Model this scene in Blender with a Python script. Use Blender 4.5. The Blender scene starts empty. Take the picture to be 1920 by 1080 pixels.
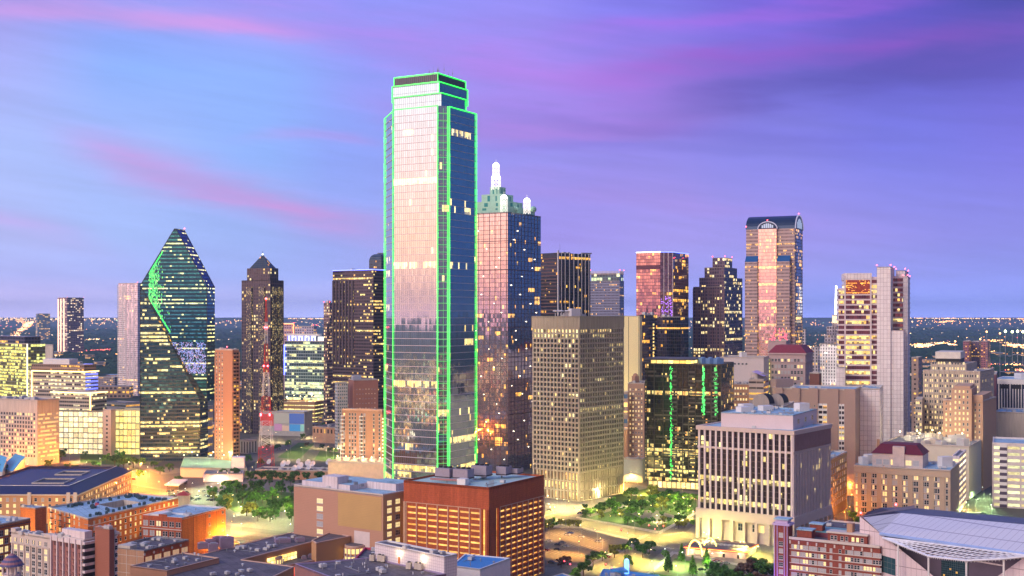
import bpy, math, random
from mathutils import Vector, Matrix, noise
R=random.Random(7); rad=math.radians
SC=bpy.context.scene; COL=SC.collection
# ---------- camera (level, on an observation deck 142 m up) ----------
F=2300.0; HC=142.0; EY=590.0
cam=bpy.data.cameras.new('camera'); cam.sensor_width=36; cam.lens=36*F/1920
cam.shift_y=-(540-EY)/1920*-1*-1; cam.clip_start=1; cam.clip_end=90000
cam.shift_y=(EY-540)/1920
camo=bpy.data.objects.new('camera',cam); COL.objects.link(camo)
camo.location=(0,0,HC); camo.rotation_euler=(rad(90),0,0); SC.camera=camo
SC.view_settings.view_transform='Standard'; SC.view_settings.look='None'
SC.view_settings.exposure=0.12; SC.view_settings.gamma=1
def lin(c):
    return tuple(((x/255)/12.92 if x/255<=.04045 else ((x/255+.055)/1.055)**2.4) for x in c)
# ---------- node helper ----------
class NT:
    def __init__(s,tree): s.t=tree; s.n=tree.nodes; s.l=tree.links
    def node(s,ty,**k):
        n=s.n.new(ty)
        for a,b in k.items(): setattr(n,a,b)
        return n
    def set(s,sock,v):
        if isinstance(v,bpy.types.NodeSocket): s.l.new(v,sock)
        elif v is not None:
            if isinstance(v,(tuple,list)) and len(v)==3 and sock.type=='RGBA': v=tuple(v)+(1,)
            sock.default_value=v
    def m(s,op,a,b=None,c=None,clamp=False):
        n=s.node('ShaderNodeMath',operation=op,use_clamp=clamp)
        s.set(n.inputs[0],a)
        if b is not None: s.set(n.inputs[1],b)
        if c is not None: s.set(n.inputs[2],c)
        return n.outputs[0]
    def mix(s,f,a,b,blend='MIX'):
        n=s.node('ShaderNodeMix',data_type='RGBA',blend_type=blend)
        s.set(n.inputs[0],f); s.set(n.inputs[6],a); s.set(n.inputs[7],b)
        return n.outputs[2]
    def mf(s,f,a,b):
        n=s.node('ShaderNodeMix',data_type='FLOAT')
        s.set(n.inputs[0],f); s.set(n.inputs[2],a); s.set(n.inputs[3],b)
        return n.outputs[0]
    def ramp(s,f,stops,interp='LINEAR'):
        n=s.node('ShaderNodeValToRGB'); s.set(n.inputs[0],f)
        e=n.color_ramp.elements; n.color_ramp.interpolation=interp
        e[0].position=stops[0][0]; e[0].color=tuple(stops[0][1])+(1,)
        e[1].position=stops[-1][0]; e[1].color=tuple(stops[-1][1])+(1,)
        for p,c in stops[1:-1]:
            x=e.new(p); x.color=tuple(c)+(1,)
        return n.outputs[0]
# ---------- world: dusk sky ----------
W=bpy.data.worlds.new('World'); SC.world=W; W.use_nodes=True; W.node_tree.nodes.clear()
w=NT(W.node_tree)
tc=w.node('ShaderNodeTexCoord'); sx=w.node('ShaderNodeSeparateXYZ'); w.l.new(tc.outputs['Generated'],sx.inputs[0])
AZ=w.m('MULTIPLY',w.m('ARCTAN2',sx.outputs[0],sx.outputs[1]),180/math.pi)
EL=w.m('MULTIPLY',w.m('ARCSINE',sx.outputs[2]),180/math.pi)
def azx(x): return math.degrees(math.atan((x-960)/F))
def ely(y,x=960): return math.degrees(math.atan((EY-y)/F*math.cos(rad(azx(x)))))
WB=1.45
azn=w.m('DIVIDE',w.m('ADD',AZ,180.0),360.0)
def row(px,west,east,mul=1.0):
    west=tuple(v*WB for v in west)
    st=[((azx(x)+180)/360,tuple(v*mul for v in lin(c))) for x,c in px]
    lo=tuple(.28*v for v in west); st+=[(0,lo),((-158+180)/360,tuple(.6*v for v in west)),((-142+180)/360,west),((-112+180)/360,west),((-84+180)/360,tuple(.2*a+.8*b for a,b in zip(west,lin(px[0][1])))),((-45+180)/360,lin(px[0][1]))]
    st+=[((44+180)/360,tuple(.4*a+.6*b for a,b in zip(lin(px[-1][1]),east))),((62+180)/360,east),((105+180)/360,east),((150+180)/360,tuple(.6*a+.1*b for a,b in zip(east,west))),(1,lo)]
    st.sort(key=lambda q:q[0]); return w.ramp(azn,st,'EASE')
H0=[(0,(178,170,222)),(450,(164,168,226)),(900,(156,158,226)),(1350,(144,150,226)),(1600,(134,146,228)),(1920,(134,146,228))]
rows=[
 (-.3,row(H0,(1.7,.8,.85),(.006,.08,.27),2.1)),
 (.9,row(H0,(1.6,.74,.62),(.006,.085,.29),1.5)),
 (ely(520),row([(0,(168,174,234)),(450,(154,172,236)),(900,(152,154,230)),(1350,(148,150,228)),(1920,(134,144,228))],(2.0,.92,.68),(.005,.10,.36),1.2)),
 (ely(450),row([(0,(170,184,242)),(200,(162,186,246)),(450,(152,176,240)),(650,(148,166,238)),(1050,(156,144,232)),(1250,(158,148,232)),(1500,(150,144,232)),(1900,(134,136,228))],(2.3,1.12,.72),(.005,.11,.40),1.04)),
 (ely(300),row([(0,(166,186,248)),(240,(158,182,248)),(480,(140,176,249)),(650,(138,160,244)),(960,(146,140,234)),(1200,(142,132,228)),(1440,(130,128,228)),(1700,(116,120,230)),(1920,(118,114,226))],(2.1,1.25,1.05),(.005,.12,.42))),
 (ely(150),row([(0,(164,172,244)),(240,(136,174,250)),(480,(138,174,250)),(720,(136,156,248)),(960,(152,134,234)),(1200,(138,122,228)),(1440,(112,106,218)),(1680,(92,86,200)),(1920,(92,84,200))],(1.8,1.5,1.45),(.004,.09,.34))),
 (ely(0),row([(0,(146,140,226)),(200,(134,150,242)),(480,(142,146,240)),(700,(136,144,242)),(960,(142,136,238)),(1200,(122,116,230)),(1440,(112,92,216)),(1650,(80,70,190)),(1920,(52,54,156))],(1.2,1.05,1.2),(.004,.035,.15))),
 (35.0,row([(0,(120,142,240)),(960,(112,128,238)),(1920,(92,100,215))],(.34,.34,.6),(.10,.12,.36))),
 (80.0,row([(0,(140,178,252)),(960,(135,172,250)),(1920,(128,160,245))],(.22,.33,.72),(.22,.36,.82)))]
sky=rows[0][1]
for i in range(1,len(rows)):
    e0,e1=rows[i-1][0],rows[i][0]
    n=w.node('ShaderNodeMapRange',interpolation_type='SMOOTHSTEP' if i<2 else 'LINEAR'); w.set(n.inputs[0],EL); n.inputs[1].default_value=e0; n.inputs[2].default_value=e1
    sky=w.mix(n.outputs[0],sky,rows[i][1])
# cirrus streaks: broad bands of lit cloud, defined by azimuth and elevation on the dome
cv=w.node('ShaderNodeCombineXYZ'); w.set(cv.inputs[0],w.m('MULTIPLY',AZ,.10)); w.set(cv.inputs[1],w.m('MULTIPLY',EL,.55)); cv.inputs[2].default_value=3.3
nz=w.node('ShaderNodeTexNoise'); w.l.new(cv.outputs[0],nz.inputs['Vector']); nz.inputs['Scale'].default_value=1.0; nz.inputs['Detail'].default_value=5; nz.inputs['Roughness'].default_value=.55
N1=w.m('SUBTRACT',nz.outputs[0],.5)
cv2=w.node('ShaderNodeCombineXYZ'); w.set(cv2.inputs[0],w.m('MULTIPLY',w.m('ADD',AZ,w.m('MULTIPLY',EL,2.2)),.16)); w.set(cv2.inputs[1],w.m('MULTIPLY',w.m('SUBTRACT',EL,w.m('MULTIPLY',AZ,-.12)),1.3))
nz2=w.node('ShaderNodeTexNoise'); w.l.new(cv2.outputs[0],nz2.inputs['Vector']); nz2.inputs['Scale'].default_value=1.0; nz2.inputs['Detail'].default_value=6; nz2.inputs['Roughness'].default_value=.6
N2=w.m('SUBTRACT',nz2.outputs[0],.5)
def band(pts,wd,col,amt,soft0=3,soft1=3,warp=2.0):
    wd*=1.15; amt*=.72; soft0*=1.4; soft1*=1.4; warp*=1.8
    # quadratic through three (x,y) points -> centre line elevation as a function of azimuth
    (a0,e0),(a1,e1),(a2,e2)=[(azx(x),ely(y,x)) for x,y in pts]
    # lagrange -> coefficients
    d0=e0/((a0-a1)*(a0-a2)); d1=e1/((a1-a0)*(a1-a2)); d2=e2/((a2-a0)*(a2-a1))
    A=d0+d1+d2; B=-(d0*(a1+a2)+d1*(a0+a2)+d2*(a0+a1)); C=d0*a1*a2+d1*a0*a2+d2*a0*a1
    ce=w.m('ADD',w.m('MULTIPLY',w.m('ADD',w.m('MULTIPLY',AZ,A),B),AZ),C)
    dd=w.m('ADD',w.m('SUBTRACT',EL,ce),w.m('MULTIPLY',N1,warp))
    g=w.m('POWER',2.718,w.m('MULTIPLY',w.m('POWER',w.m('ABSOLUTE',w.m('DIVIDE',dd,wd)),2.0),-1.0))
    n=w.node('ShaderNodeMapRange',interpolation_type='SMOOTHSTEP'); w.set(n.inputs[0],AZ); n.inputs[1].default_value=a0-soft0; n.inputs[2].default_value=a0+soft0
    n2=w.node('ShaderNodeMapRange',interpolation_type='SMOOTHSTEP'); w.set(n2.inputs[0],AZ); n2.inputs[1].default_value=a2+soft1; n2.inputs[2].default_value=a2-soft1
    tx=w.m('ADD',1.0,w.m('MULTIPLY',N2,1.6))
    f=w.m('MULTIPLY',w.m('MULTIPLY',w.m('MULTIPLY',g,amt),w.m('MULTIPLY',n.outputs[0],n2.outputs[0])),tx,clamp=True)
    return f,lin(col)
for b in [band([(-60,10),(250,22),(560,66)],.55,(206,150,226),1.0,3,2,1.2),
          band([(170,285),(420,365),(700,432)],.7,(196,146,218),1.05,2,2.5,1.2),
          band([(-120,395),(40,418),(150,450)],.45,(198,156,226),.5,2,2,1),
          band([(480,20),(850,110),(1300,150)],1.15,(190,118,226),.62,4,4,2.2),
          band([(700,190),(1000,235),(1300,215)],.7,(178,112,206),.55,3,3,1.8),
          band([(1150,140),(1500,95),(1950,60)],.7,(150,70,190),.7,3,4,1.6),
          band([(1100,60),(1450,25),(1700,-10)],.35,(176,96,222),.5,3,3,1.2),
          band([(1250,190),(1550,150),(1990,110)],.8,(72,62,160),.75,3,4,2.0),
          band([(950,270),(1350,275),(1800,310)],.35,(112,108,212),.5,3,4,1.5),
          band([(880,350),(1150,365),(1500,400)],.5,(168,136,222),.45,3,4,1.5),
          band([(500,255),(600,250),(700,262)],.25,(190,140,226),.5,2,1,1),
          band([(1000,215),(1300,240),(1700,260)],.3,(92,84,190),.4,3,4,1.5)]:
    sky=w.mix(b[0],sky,b[1])
# faint physical sky under the painted-by-sunset colours
st=w.node('ShaderNodeTexSky',sky_type='NISHITA',sun_disc=False); st.sun_elevation=rad(0.5); st.sun_rotation=rad(-120)
sky=w.mix(1.0,sky,w.m('MULTIPLY_ADD',N2,.3,1.0),'MULTIPLY')
sky=w.mix(.03,sky,(.48,.46,.62))
sa=w.node('ShaderNodeMix',data_type='RGBA',blend_type='ADD'); sa.inputs[0].default_value=.02
w.l.new(sky,sa.inputs[6]); w.l.new(st.outputs[0],sa.inputs[7])
bg=w.node('ShaderNodeBackground'); w.l.new(sa.outputs[2],bg.inputs[0]); bg.inputs[1].default_value=1.0
wo=w.node('ShaderNodeOutputWorld'); w.l.new(bg.outputs[0],wo.inputs[0])
# ---------- sun added after sunset to lighten left-hand faces: high, broad, warm ----------
sl=bpy.data.lights.new('fill_sun','SUN'); sl.energy=1.7; sl.angle=rad(24); sl.color=(1,.79,.62)
so=bpy.data.objects.new('fill_sun',sl); COL.objects.link(so)
so.rotation_euler=Vector((math.sin(rad(48)),math.cos(rad(48)),-math.tan(rad(32)))).to_track_quat('-Z','Y').to_euler()
# ---------- placing helpers: a measured picture column/row and a distance give a place in the world ----------
def px(x,D): return Vector(((x-960)/F*D,D,0))
def zz(y,D): return HC+(EY-y)/F*D
def gd(y): return HC*F/(y-EY)
def G(x,y): return px(x,gd(y))
def az(a): return Vector((math.sin(rad(a)),math.cos(rad(a)),0))
def hit(p,d,x):
    k=(x-960)/F; r=(k*p.y-p.x)/(d.x-k*d.y)
    return p+d*r
def fp(xL,xC,xR,D,th=29.5,lenR=None,lenL=None):
    C=px(xC,D)
    if not lenR:
        while th<88:
            u=az(th); k=(xR-960)/F; den=u.x-k*u.y
            if den>0 and 0<(k*D-C.x)/den<max(60,D*.04): break
            th+=1.5
    u=az(th); v=az(th-90)
    Rr=C+u*lenR if lenR else hit(C,u,xR)
    L=C+v*lenL if lenL else hit(C,v,xL)
    return [C,Rr,Rr+L-C,L]
def inset(poly,d):
    n=len(poly); o=[]
    for i in range(n):
        a,b,c=poly[i-1],poly[i],poly[(i+1)%n]
        e1=(b-a).normalized(); e2=(c-b).normalized()
        n1=Vector((-e1.y,e1.x,0)); n2=Vector((-e2.y,e2.x,0)); k=n1+n2
        o.append(b+k*(d/max(.2,k.dot(n1))))
    return o
def lerp(a,b,t): return a+(b-a)*t
def bil(q,s,t): return lerp(lerp(q[0],q[1],s),lerp(q[3],q[2],s),t)   # s toward R, t toward L
def sub(q,s0,s1,t0,t1): return [bil(q,s0,t0),bil(q,s1,t0),bil(q,s1,t1),bil(q,s0,t1)]
def cen(q):
    c=Vector((0,0,0))
    for p in q: c=c+p
    return c/len(q)
UP=Vector((0,0,1))
# ---------- mesh builder ----------
class MB:
    def __init__(s): s.v=[]; s.f=[]; s.uv=[]; s.m=[]
    def face(s,pts,uv=None,m=0):
        i=len(s.v); s.v+= [tuple(p) for p in pts]; s.f.append(tuple(range(i,i+len(pts))))
        if uv is None: uv=[(p[0],p[1]) for p in pts]
        s.uv+=uv; s.m.append(m)
    def wall(s,p0,p1,z0,z1,cell=None,k=0,m=0):
        L=(p1-p0).length
        if cell:
            n=max(1,round(L/cell[0])); r=max(1,round((z1-z0)/cell[1])); uv=[(k*997,0),(k*997+n,0),(k*997+n,r),(k*997,r)]
        else: uv=[(k*997,z0),(k*997+L,z0),(k*997+L,z1),(k*997,z1)]
        a,b=p0.copy(),p1.copy(); a.z=b.z=z0; c,d=p1.copy(),p0.copy(); c.z=d.z=z1
        s.face([a,b,c,d],uv,m)
    def cap(s,poly,z,m=0,down=False):
        pts=[Vector((p.x,p.y,z)) for p in poly]
        if down: pts.reverse()
        s.face(pts,None,m)
    def prism(s,poly,z0,z1,cell=None,m=0,mt=None,top=True,bottom=False,k0=0):
        for i in range(len(poly)): s.wall(poly[i],poly[(i+1)%len(poly)],z0,z1,cell,k0+i,m)
        if top: s.cap(poly,z1,m if mt is None else mt)
        if bottom: s.cap(poly,z0,m,True)
    def ring(s,poly,d,z0,z1,m=0):
        q=inset(poly,d); n=len(poly)
        for i in range(n):
            a,b,c,e=poly[i],poly[(i+1)%n],q[(i+1)%n],q[i]
            s.wall(a,b,z0,z1,None,i,m); s.wall(c,e,z0,z1,None,i,m)
            s.face([Vector((t.x,t.y,z1)) for t in (a,b,c,e)],None,m)
            s.face([Vector((t.x,t.y,z0)) for t in (e,c,b,a)],None,m)
    def fbox(s,p0,d,n,s0,s1,z0,z1,o0,o1,m=0):
        a=p0+d*s0+n*o0; b=p0+d*s1+n*o0; c=p0+d*s1+n*o1; e=p0+d*s0+n*o1   # o1 outward
        s.prism([e,c,b,a],z0,z1,None,m,bottom=True)
    def box(s,c,sx,sy,z0,z1,rot=0,m=0,bottom=True):
        u=Vector((math.cos(rad(rot)),math.sin(rad(rot)),0)); v=Vector((-u.y,u.x,0))
        q=[c-u*sx/2-v*sy/2,c+u*sx/2-v*sy/2,c+u*sx/2+v*sy/2,c-u*sx/2+v*sy/2]
        s.prism(q,z0,z1,None,m,bottom=bottom)
    def tube(s,a,b,r,n=6,m=0,r2=None,caps=True):
        a=Vector(a); b=Vector(b); r2=r if r2 is None else r2
        d=(b-a).normalized(); x=d.orthogonal().normalized(); y=d.cross(x)
        A=[a+x*(r*math.cos(2*math.pi*i/n))+y*(r*math.sin(2*math.pi*i/n)) for i in range(n)]
        B=[b+x*(r2*math.cos(2*math.pi*i/n))+y*(r2*math.sin(2*math.pi*i/n)) for i in range(n)]
        for i in range(n):
            j=(i+1)%n; s.face([A[i],A[j],B[j],B[i]],None,m)
        if caps: s.face(A[::-1],None,m); s.face(B,None,m)
    def ball(s,c,r,n=8,k=5,m=0,sz=1,half=False):
        c=Vector(c); t0=0 if half else -math.pi/2
        for j in range(k):
            a0=t0+(math.pi/2-t0)*j/k; a1=t0+(math.pi/2-t0)*(j+1)/k
            for i in range(n):
                p=[]
                for a,b in ((i,a0),(i+1,a0),(i+1,a1),(i,a1)):
                    th=2*math.pi*a/n; p.append(c+Vector((math.cos(th)*math.cos(b)*r,math.sin(th)*math.cos(b)*r,math.sin(b)*r*sz)))
                s.face(p,None,m)
ORG={}
def mesh_of(mb,name,mats,org,smooth=False):
    me=bpy.data.meshes.new(name)
    o=org
    me.from_pydata([(x-o.x,y-o.y,z-o.z) for x,y,z in mb.v],[],mb.f)
    ul=me.uv_layers.new(name='UVMap'); flat=[c for q in mb.uv for c in q]; ul.data.foreach_set('uv',flat)
    for mm in mats: me.materials.append(mm)
    if len(mats)>1: me.polygons.foreach_set('material_index',mb.m)
    if smooth: me.polygons.foreach_set('use_smooth',[True]*len(me.polygons))
    me.update(); return me
def obj(name,mb,mats,parent=None,label=None,smooth=False):
    if not isinstance(mats,(list,tuple)): mats=[mats]
    if not mb.f: return None
    org=ORG[parent.name] if parent else Vector((0,0,0))
    o=bpy.data.objects.new(name,mesh_of(mb,name,mats,org,smooth)); COL.objects.link(o)
    if parent: o.parent=parent
    ORG[o.name]=org
    if label: o['label']=label
    return o
def thing(name,label,cat,loc,group=None):
    o=bpy.data.objects.new(name,None); COL.objects.link(o); o.location=loc; o.empty_display_size=1
    o['label']=label; o['category']=cat
    if group: o['group']=group
    ORG[o.name]=Vector(loc); return o
def structure(name,mb,mats):
    o=obj(name,mb,mats); o['kind']='structure'; return o
def copy_tree(o,parent=None):
    c=o.copy(); COL.objects.link(c); c.parent=parent
    for ch in list(o.children): copy_tree(ch,c)
    return c
# ---------- materials ----------
def newmat(name):
    m=bpy.data.materials.new(name); m.use_nodes=True; m.node_tree.nodes.clear(); t=NT(m.node_tree)
    b=t.node('ShaderNodeBsdfPrincipled'); o=t.node('ShaderNodeOutputMaterial'); t.l.new(b.outputs[0],o.inputs[0])
    return m,t,b
def plain(name,col,rough=.8,metal=0,var=.18,scale=.25,em=None,es=0,spec=.3,streak=0,courses=0,fine=0,seams=0):
    m,t,b=newmat(name)
    if var:
        g=t.node('ShaderNodeNewGeometry')
        n=t.node('ShaderNodeTexNoise'); n.inputs['Scale'].default_value=scale; n.inputs['Detail'].default_value=5; n.inputs['Roughness'].default_value=.65
        mp=t.node('ShaderNodeMapping'); t.l.new(g.outputs['Position'],mp.inputs[0]); mp.inputs['Scale'].default_value=(1,1,.35 if streak else 1); t.l.new(mp.outputs[0],n.inputs['Vector'])
        f=t.m('MULTIPLY_ADD',t.m('SUBTRACT',n.outputs[0],.5),var*3.2,1.0)
        if fine:
            n3=t.node('ShaderNodeTexNoise'); n3.inputs['Scale'].default_value=fine; n3.inputs['Detail'].default_value=2; t.l.new(g.outputs['Position'],n3.inputs['Vector'])
            f=t.m('MULTIPLY',f,t.m('MULTIPLY_ADD',t.m('SUBTRACT',n3.outputs[0],.5),.7,1.0))
        if seams:
            sp=t.node('ShaderNodeSeparateXYZ'); t.l.new(g.outputs['Position'],sp.inputs[0]); ca,sb=math.cos(rad(30)),math.sin(rad(30))
            ux=t.m('ADD',t.m('MULTIPLY',sp.outputs[0],ca),t.m('MULTIPLY',sp.outputs[1],sb)); uy=t.m('SUBTRACT',t.m('MULTIPLY',sp.outputs[1],ca),t.m('MULTIPLY',sp.outputs[0],sb))
            q=t.m('MAXIMUM',t.m('LESS_THAN',t.m('FRACT',t.m('DIVIDE',ux,seams)),.09),t.m('LESS_THAN',t.m('FRACT',t.m('DIVIDE',uy,seams*2.7)),.035))
            f=t.m('MULTIPLY',f,t.m('MULTIPLY_ADD',q,-.3,1.0))
            n4=t.node('ShaderNodeTexNoise'); n4.inputs['Scale'].default_value=.07; n4.inputs['Detail'].default_value=8; n4.inputs['Roughness'].default_value=.75; t.l.new(g.outputs['Position'],n4.inputs['Vector'])
            mr=t.node('ShaderNodeMapRange'); t.set(mr.inputs[0],n4.outputs[0]); mr.inputs[1].default_value=.52; mr.inputs[2].default_value=.62; mr.inputs[3].default_value=1; mr.inputs[4].default_value=.62; f=t.m('MULTIPLY',f,mr.outputs[0])
        if streak:
            mp2=t.node('ShaderNodeMapping'); t.l.new(g.outputs['Position'],mp2.inputs[0]); mp2.inputs['Scale'].default_value=(.9,.9,.05); n5=t.node('ShaderNodeTexNoise'); n5.inputs['Scale'].default_value=1; n5.inputs['Detail'].default_value=4; t.l.new(mp2.outputs[0],n5.inputs['Vector']); f=t.m('MULTIPLY',f,t.m('MULTIPLY_ADD',t.m('SUBTRACT',n5.outputs[0],.5),.7,1.0))
        if courses:
            sp=t.node('ShaderNodeSeparateXYZ'); t.l.new(g.outputs['Position'],sp.inputs[0])
            q=t.m('LESS_THAN',t.m('FRACT',t.m('DIVIDE',sp.outputs[2],courses)),.1)
            f=t.m('MULTIPLY',f,t.m('MULTIPLY_ADD',q,-.22,1.0))
        c=t.mix(1.0,tuple(col),f,'MULTIPLY'); t.l.new(c,b.inputs['Base Color'])
        n.outputs  # colour varies by weather and age, not by light
    else: b.inputs['Base Color'].default_value=tuple(col)+(1,)
    b.inputs['Roughness'].default_value=rough; b.inputs['Metallic'].default_value=metal; b.inputs['Specular IOR Level'].default_value=spec
    if em: b.inputs['Emission Color'].default_value=tuple(em)+(1,); b.inputs['Emission Strength'].default_value=es
    return m
def glow(name,col,s): return plain(name,(.3,.3,.3),.5,var=0,em=col,es=s)
WARM=((1,.40,.035),(1,.60,.10)); PALE=((1,.62,.16),(1,.8,.38)); AMBER=((1,.4,.05),(1,.6,.15)); YEL=((1,.78,.18),(.95,.95,.35))
def facade(name,frame=(.3,.3,.3),glass=(.03,.05,.07),fw=.7,fh=.6,p=.12,pg=.05,pr=.05,s=1.4,lit=WARM,metal=.0,gr=.06,seed=1,tilt=.012,fr=.6,grp=5,cx=.5,cy=.5,fmetal=0,spec=.6,dirt=.12,gvar=.5):
    m,t,b=newmat(name)
    uv=t.node('ShaderNodeUVMap'); uv.uv_map='UVMap'; sp=t.node('ShaderNodeSeparateXYZ'); t.l.new(uv.outputs[0],sp.inputs[0])
    U,V=sp.outputs[0],sp.outputs[1]
    iu=t.m('FLOOR',U); iv=t.m('FLOOR',V); fu=t.m('SUBTRACT',U,iu); fv=t.m('SUBTRACT',V,iv)
    win=t.m('MULTIPLY',t.m('LESS_THAN',t.m('ABSOLUTE',t.m('SUBTRACT',fu,cx)),fw/2),t.m('LESS_THAN',t.m('ABSOLUTE',t.m('SUBTRACT',fv,cy)),fh/2))
    def wn(x,y):
        c=t.node('ShaderNodeCombineXYZ'); t.set(c.inputs[0],x); t.set(c.inputs[1],y)
        n=t.node('ShaderNodeTexWhiteNoise',noise_dimensions='2D'); t.l.new(c.outputs[0],n.inputs[0]); return n
    A=wn(t.m('ADD',iu,seed*13.0),iv); B=wn(t.m('ADD',t.m('FLOOR',t.m('DIVIDE',iu,float(grp))),seed*31.7),iv); Cc=wn(t.m('ADD',t.m('FLOOR',t.m('DIVIDE',iu,997.0)),.37),t.m('ADD',iv,seed*5.0))
    D=wn(t.m('ADD',iu,seed*3.0+55.0),t.m('ADD',iv,91.0))
    big=t.node('ShaderNodeTexNoise',noise_dimensions='2D'); cc=t.node('ShaderNodeCombineXYZ'); t.set(cc.inputs[0],t.m('MULTIPLY',iu,.14)); t.set(cc.inputs[1],t.m('MULTIPLY',iv,.2)); t.l.new(cc.outputs[0],big.inputs['Vector']); big.inputs['Scale'].default_value=1; big.inputs['Detail'].default_value=1
    kk=t.m('MAXIMUM',t.m('MULTIPLY',t.m('MAXIMUM',t.m('SUBTRACT',big.outputs[0],.3),.02),4.2),1.5 if p>=.99 else 0.0)
    l1=t.m('LESS_THAN',A.outputs[0],t.m('MULTIPLY',kk,p)); l2=t.m('MULTIPLY',t.m('LESS_THAN',B.outputs[0],t.m('MULTIPLY',kk,pg)),t.m('LESS_THAN',A.outputs[0],.85)); l3=t.m('MULTIPLY',t.m('LESS_THAN',Cc.outputs[0],pr),t.m('LESS_THAN',A.outputs[0],.93))
    L=t.m('MAXIMUM',t.m('MAXIMUM',l1,l2),l3)
    # inside a lit room: brighter ceiling fittings above, furniture below
    inn=t.node('ShaderNodeTexNoise',noise_dimensions='2D'); c3=t.node('ShaderNodeCombineXYZ'); t.set(c3.inputs[0],t.m('MULTIPLY',U,3.1)); t.set(c3.inputs[1],t.m('MULTIPLY',V,4.3)); t.l.new(c3.outputs[0],inn.inputs['Vector']); inn.inputs['Scale'].default_value=1; inn.inputs['Detail'].default_value=2
    br=t.m('MULTIPLY',t.m('MULTIPLY_ADD',D.outputs[0],.8,.6),t.m('MULTIPLY_ADD',inn.outputs[0],1.5,.25))
    rs=t.node('ShaderNodeSeparateColor'); t.l.new(A.outputs[1],rs.inputs[0])
    bl=t.m('MAXIMUM',t.m('GREATER_THAN',t.m('MULTIPLY_ADD',rs.outputs[2],.9,.35),t.m('SUBTRACT',1.0,fv)),1.0 if p>=.99 else .22)
    es=t.m('MULTIPLY',t.m('MULTIPLY',win,L),t.m('MULTIPLY',t.m('MULTIPLY',br,bl),s*1.08))
    ds=t.node('ShaderNodeSeparateColor'); t.l.new(D.outputs[1],ds.inputs[0])
    ec=t.mix(ds.outputs[1],lit[0],lit[1])
    g=t.node('ShaderNodeNewGeometry'); dn=t.node('ShaderNodeTexNoise'); dn.inputs['Scale'].default_value=.08; dn.inputs['Detail'].default_value=6; t.l.new(g.outputs['Position'],dn.inputs['Vector'])
    fc=t.mix(1.0,tuple(frame),t.m('MULTIPLY_ADD',t.m('SUBTRACT',dn.outputs[0],.5),dirt*4,1.0),'MULTIPLY')
    gc=t.mix(1.0,tuple(glass),t.m('MULTIPLY_ADD',ds.outputs[2],gvar,1-gvar/2),'MULTIPLY')
    t.l.new(t.mix(win,fc,gc),b.inputs['Base Color'])
    t.set(b.inputs['Metallic'],t.mf(win,fmetal,metal)); t.set(b.inputs['Roughness'],t.mf(win,fr,gr))
    b.inputs['Specular IOR Level'].default_value=spec
    t.l.new(ec,b.inputs['Emission Color']); t.set(b.inputs['Emission Strength'],es)
    if tilt:
        vm=t.node('ShaderNodeVectorMath',operation='SUBTRACT'); t.l.new(D.outputs[1],vm.inputs[0]); vm.inputs[1].default_value=(.5,.5,.5)
        vs=t.node('ShaderNodeVectorMath',operation='SCALE'); t.l.new(vm.outputs[0],vs.inputs[0]); t.set(vs.inputs[3],t.m('MULTIPLY',win,tilt*2))
        va=t.node('ShaderNodeVectorMath',operation='ADD'); t.l.new(g.outputs['Normal'],va.inputs[0]); t.l.new(vs.outputs[0],va.inputs[1])
        vn=t.node('ShaderNodeVectorMath',operation='NORMALIZE'); t.l.new(va.outputs[0],vn.inputs[0]); t.l.new(vn.outputs[0],b.inputs['Normal'])
    return m
M={}
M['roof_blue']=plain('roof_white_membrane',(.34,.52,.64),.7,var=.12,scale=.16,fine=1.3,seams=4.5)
M['roof_grey']=plain('roof_grey_gravel',(.26,.26,.28),.9,var=.15,scale=.1,fine=.8,seams=6)
M['roof_dark']=plain('roof_dark_tar',(.14,.12,.135),.8,var=.35,scale=.13,fine=1.1,seams=5)
M['steel']=plain('steel_grey',(.35,.36,.38),.5,.5,.1)
M['unit']=plain('rooftop_unit_paint',(.55,.55,.56),.6,.1,.1,1.0)
M['white']=plain('white_paint',(.75,.74,.74),.6,0,.06,.5)
M['dark']=plain('dark_metal',(.03,.03,.035),.5,.3,.1)
M['cream']=plain('cream_concrete',(.56,.50,.44),.8,0,.11,.15,streak=1)
M['pinkwhite']=plain('pale_stone',(.68,.6,.62),.7,0,.08,.15,streak=1)
M['tan']=plain('tan_brick',(.46,.27,.17),.85,0,.1,.1,courses=.9,streak=1)
M['red']=plain('red_brick',(.43,.10,.04),.85,0,.12,.12,courses=1.1,fine=1.2,streak=1)
M['orange']=plain('orange_brick',(.56,.17,.045),.85,0,.12,.12,courses=1.1,fine=1.2,streak=1)
M['brown']=plain('brown_brick',(.2,.085,.07),.85,0,.12,.15,courses=1.0,fine=1.0,streak=1)
M['stone_trim']=plain('stone_trim',(.62,.55,.5),.8,0,.06,.6)
M['red_lamp']=glow('red_beacon_glow',(1,.06,.08),14)
def led_gaps(m):
    t=NT(m.node_tree); b=[n for n in m.node_tree.nodes if n.type=='BSDF_PRINCIPLED'][0]; e=b.inputs['Emission Strength'].default_value; g=t.node('ShaderNodeNewGeometry'); sp=t.node('ShaderNodeSeparateXYZ'); t.l.new(g.outputs['Position'],sp.inputs[0])
    q=t.m('ADD',t.m('MULTIPLY',sp.outputs[2],.23),t.m('MULTIPLY',t.m('ADD',sp.outputs[0],sp.outputs[1]),.19)); n=t.node('ShaderNodeTexWhiteNoise',noise_dimensions='1D'); t.set(n.inputs['W'],t.m('FLOOR',q)); f=t.m('MULTIPLY_ADD',n.outputs[0],.7,.6); f=t.m('MULTIPLY',f,t.m('MULTIPLY_ADD',t.m('LESS_THAN',t.m('FRACT',q),.07),-.75,1.0)); t.l.new(t.m('MULTIPLY',f,e),b.inputs['Emission Strength']); return m
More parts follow.
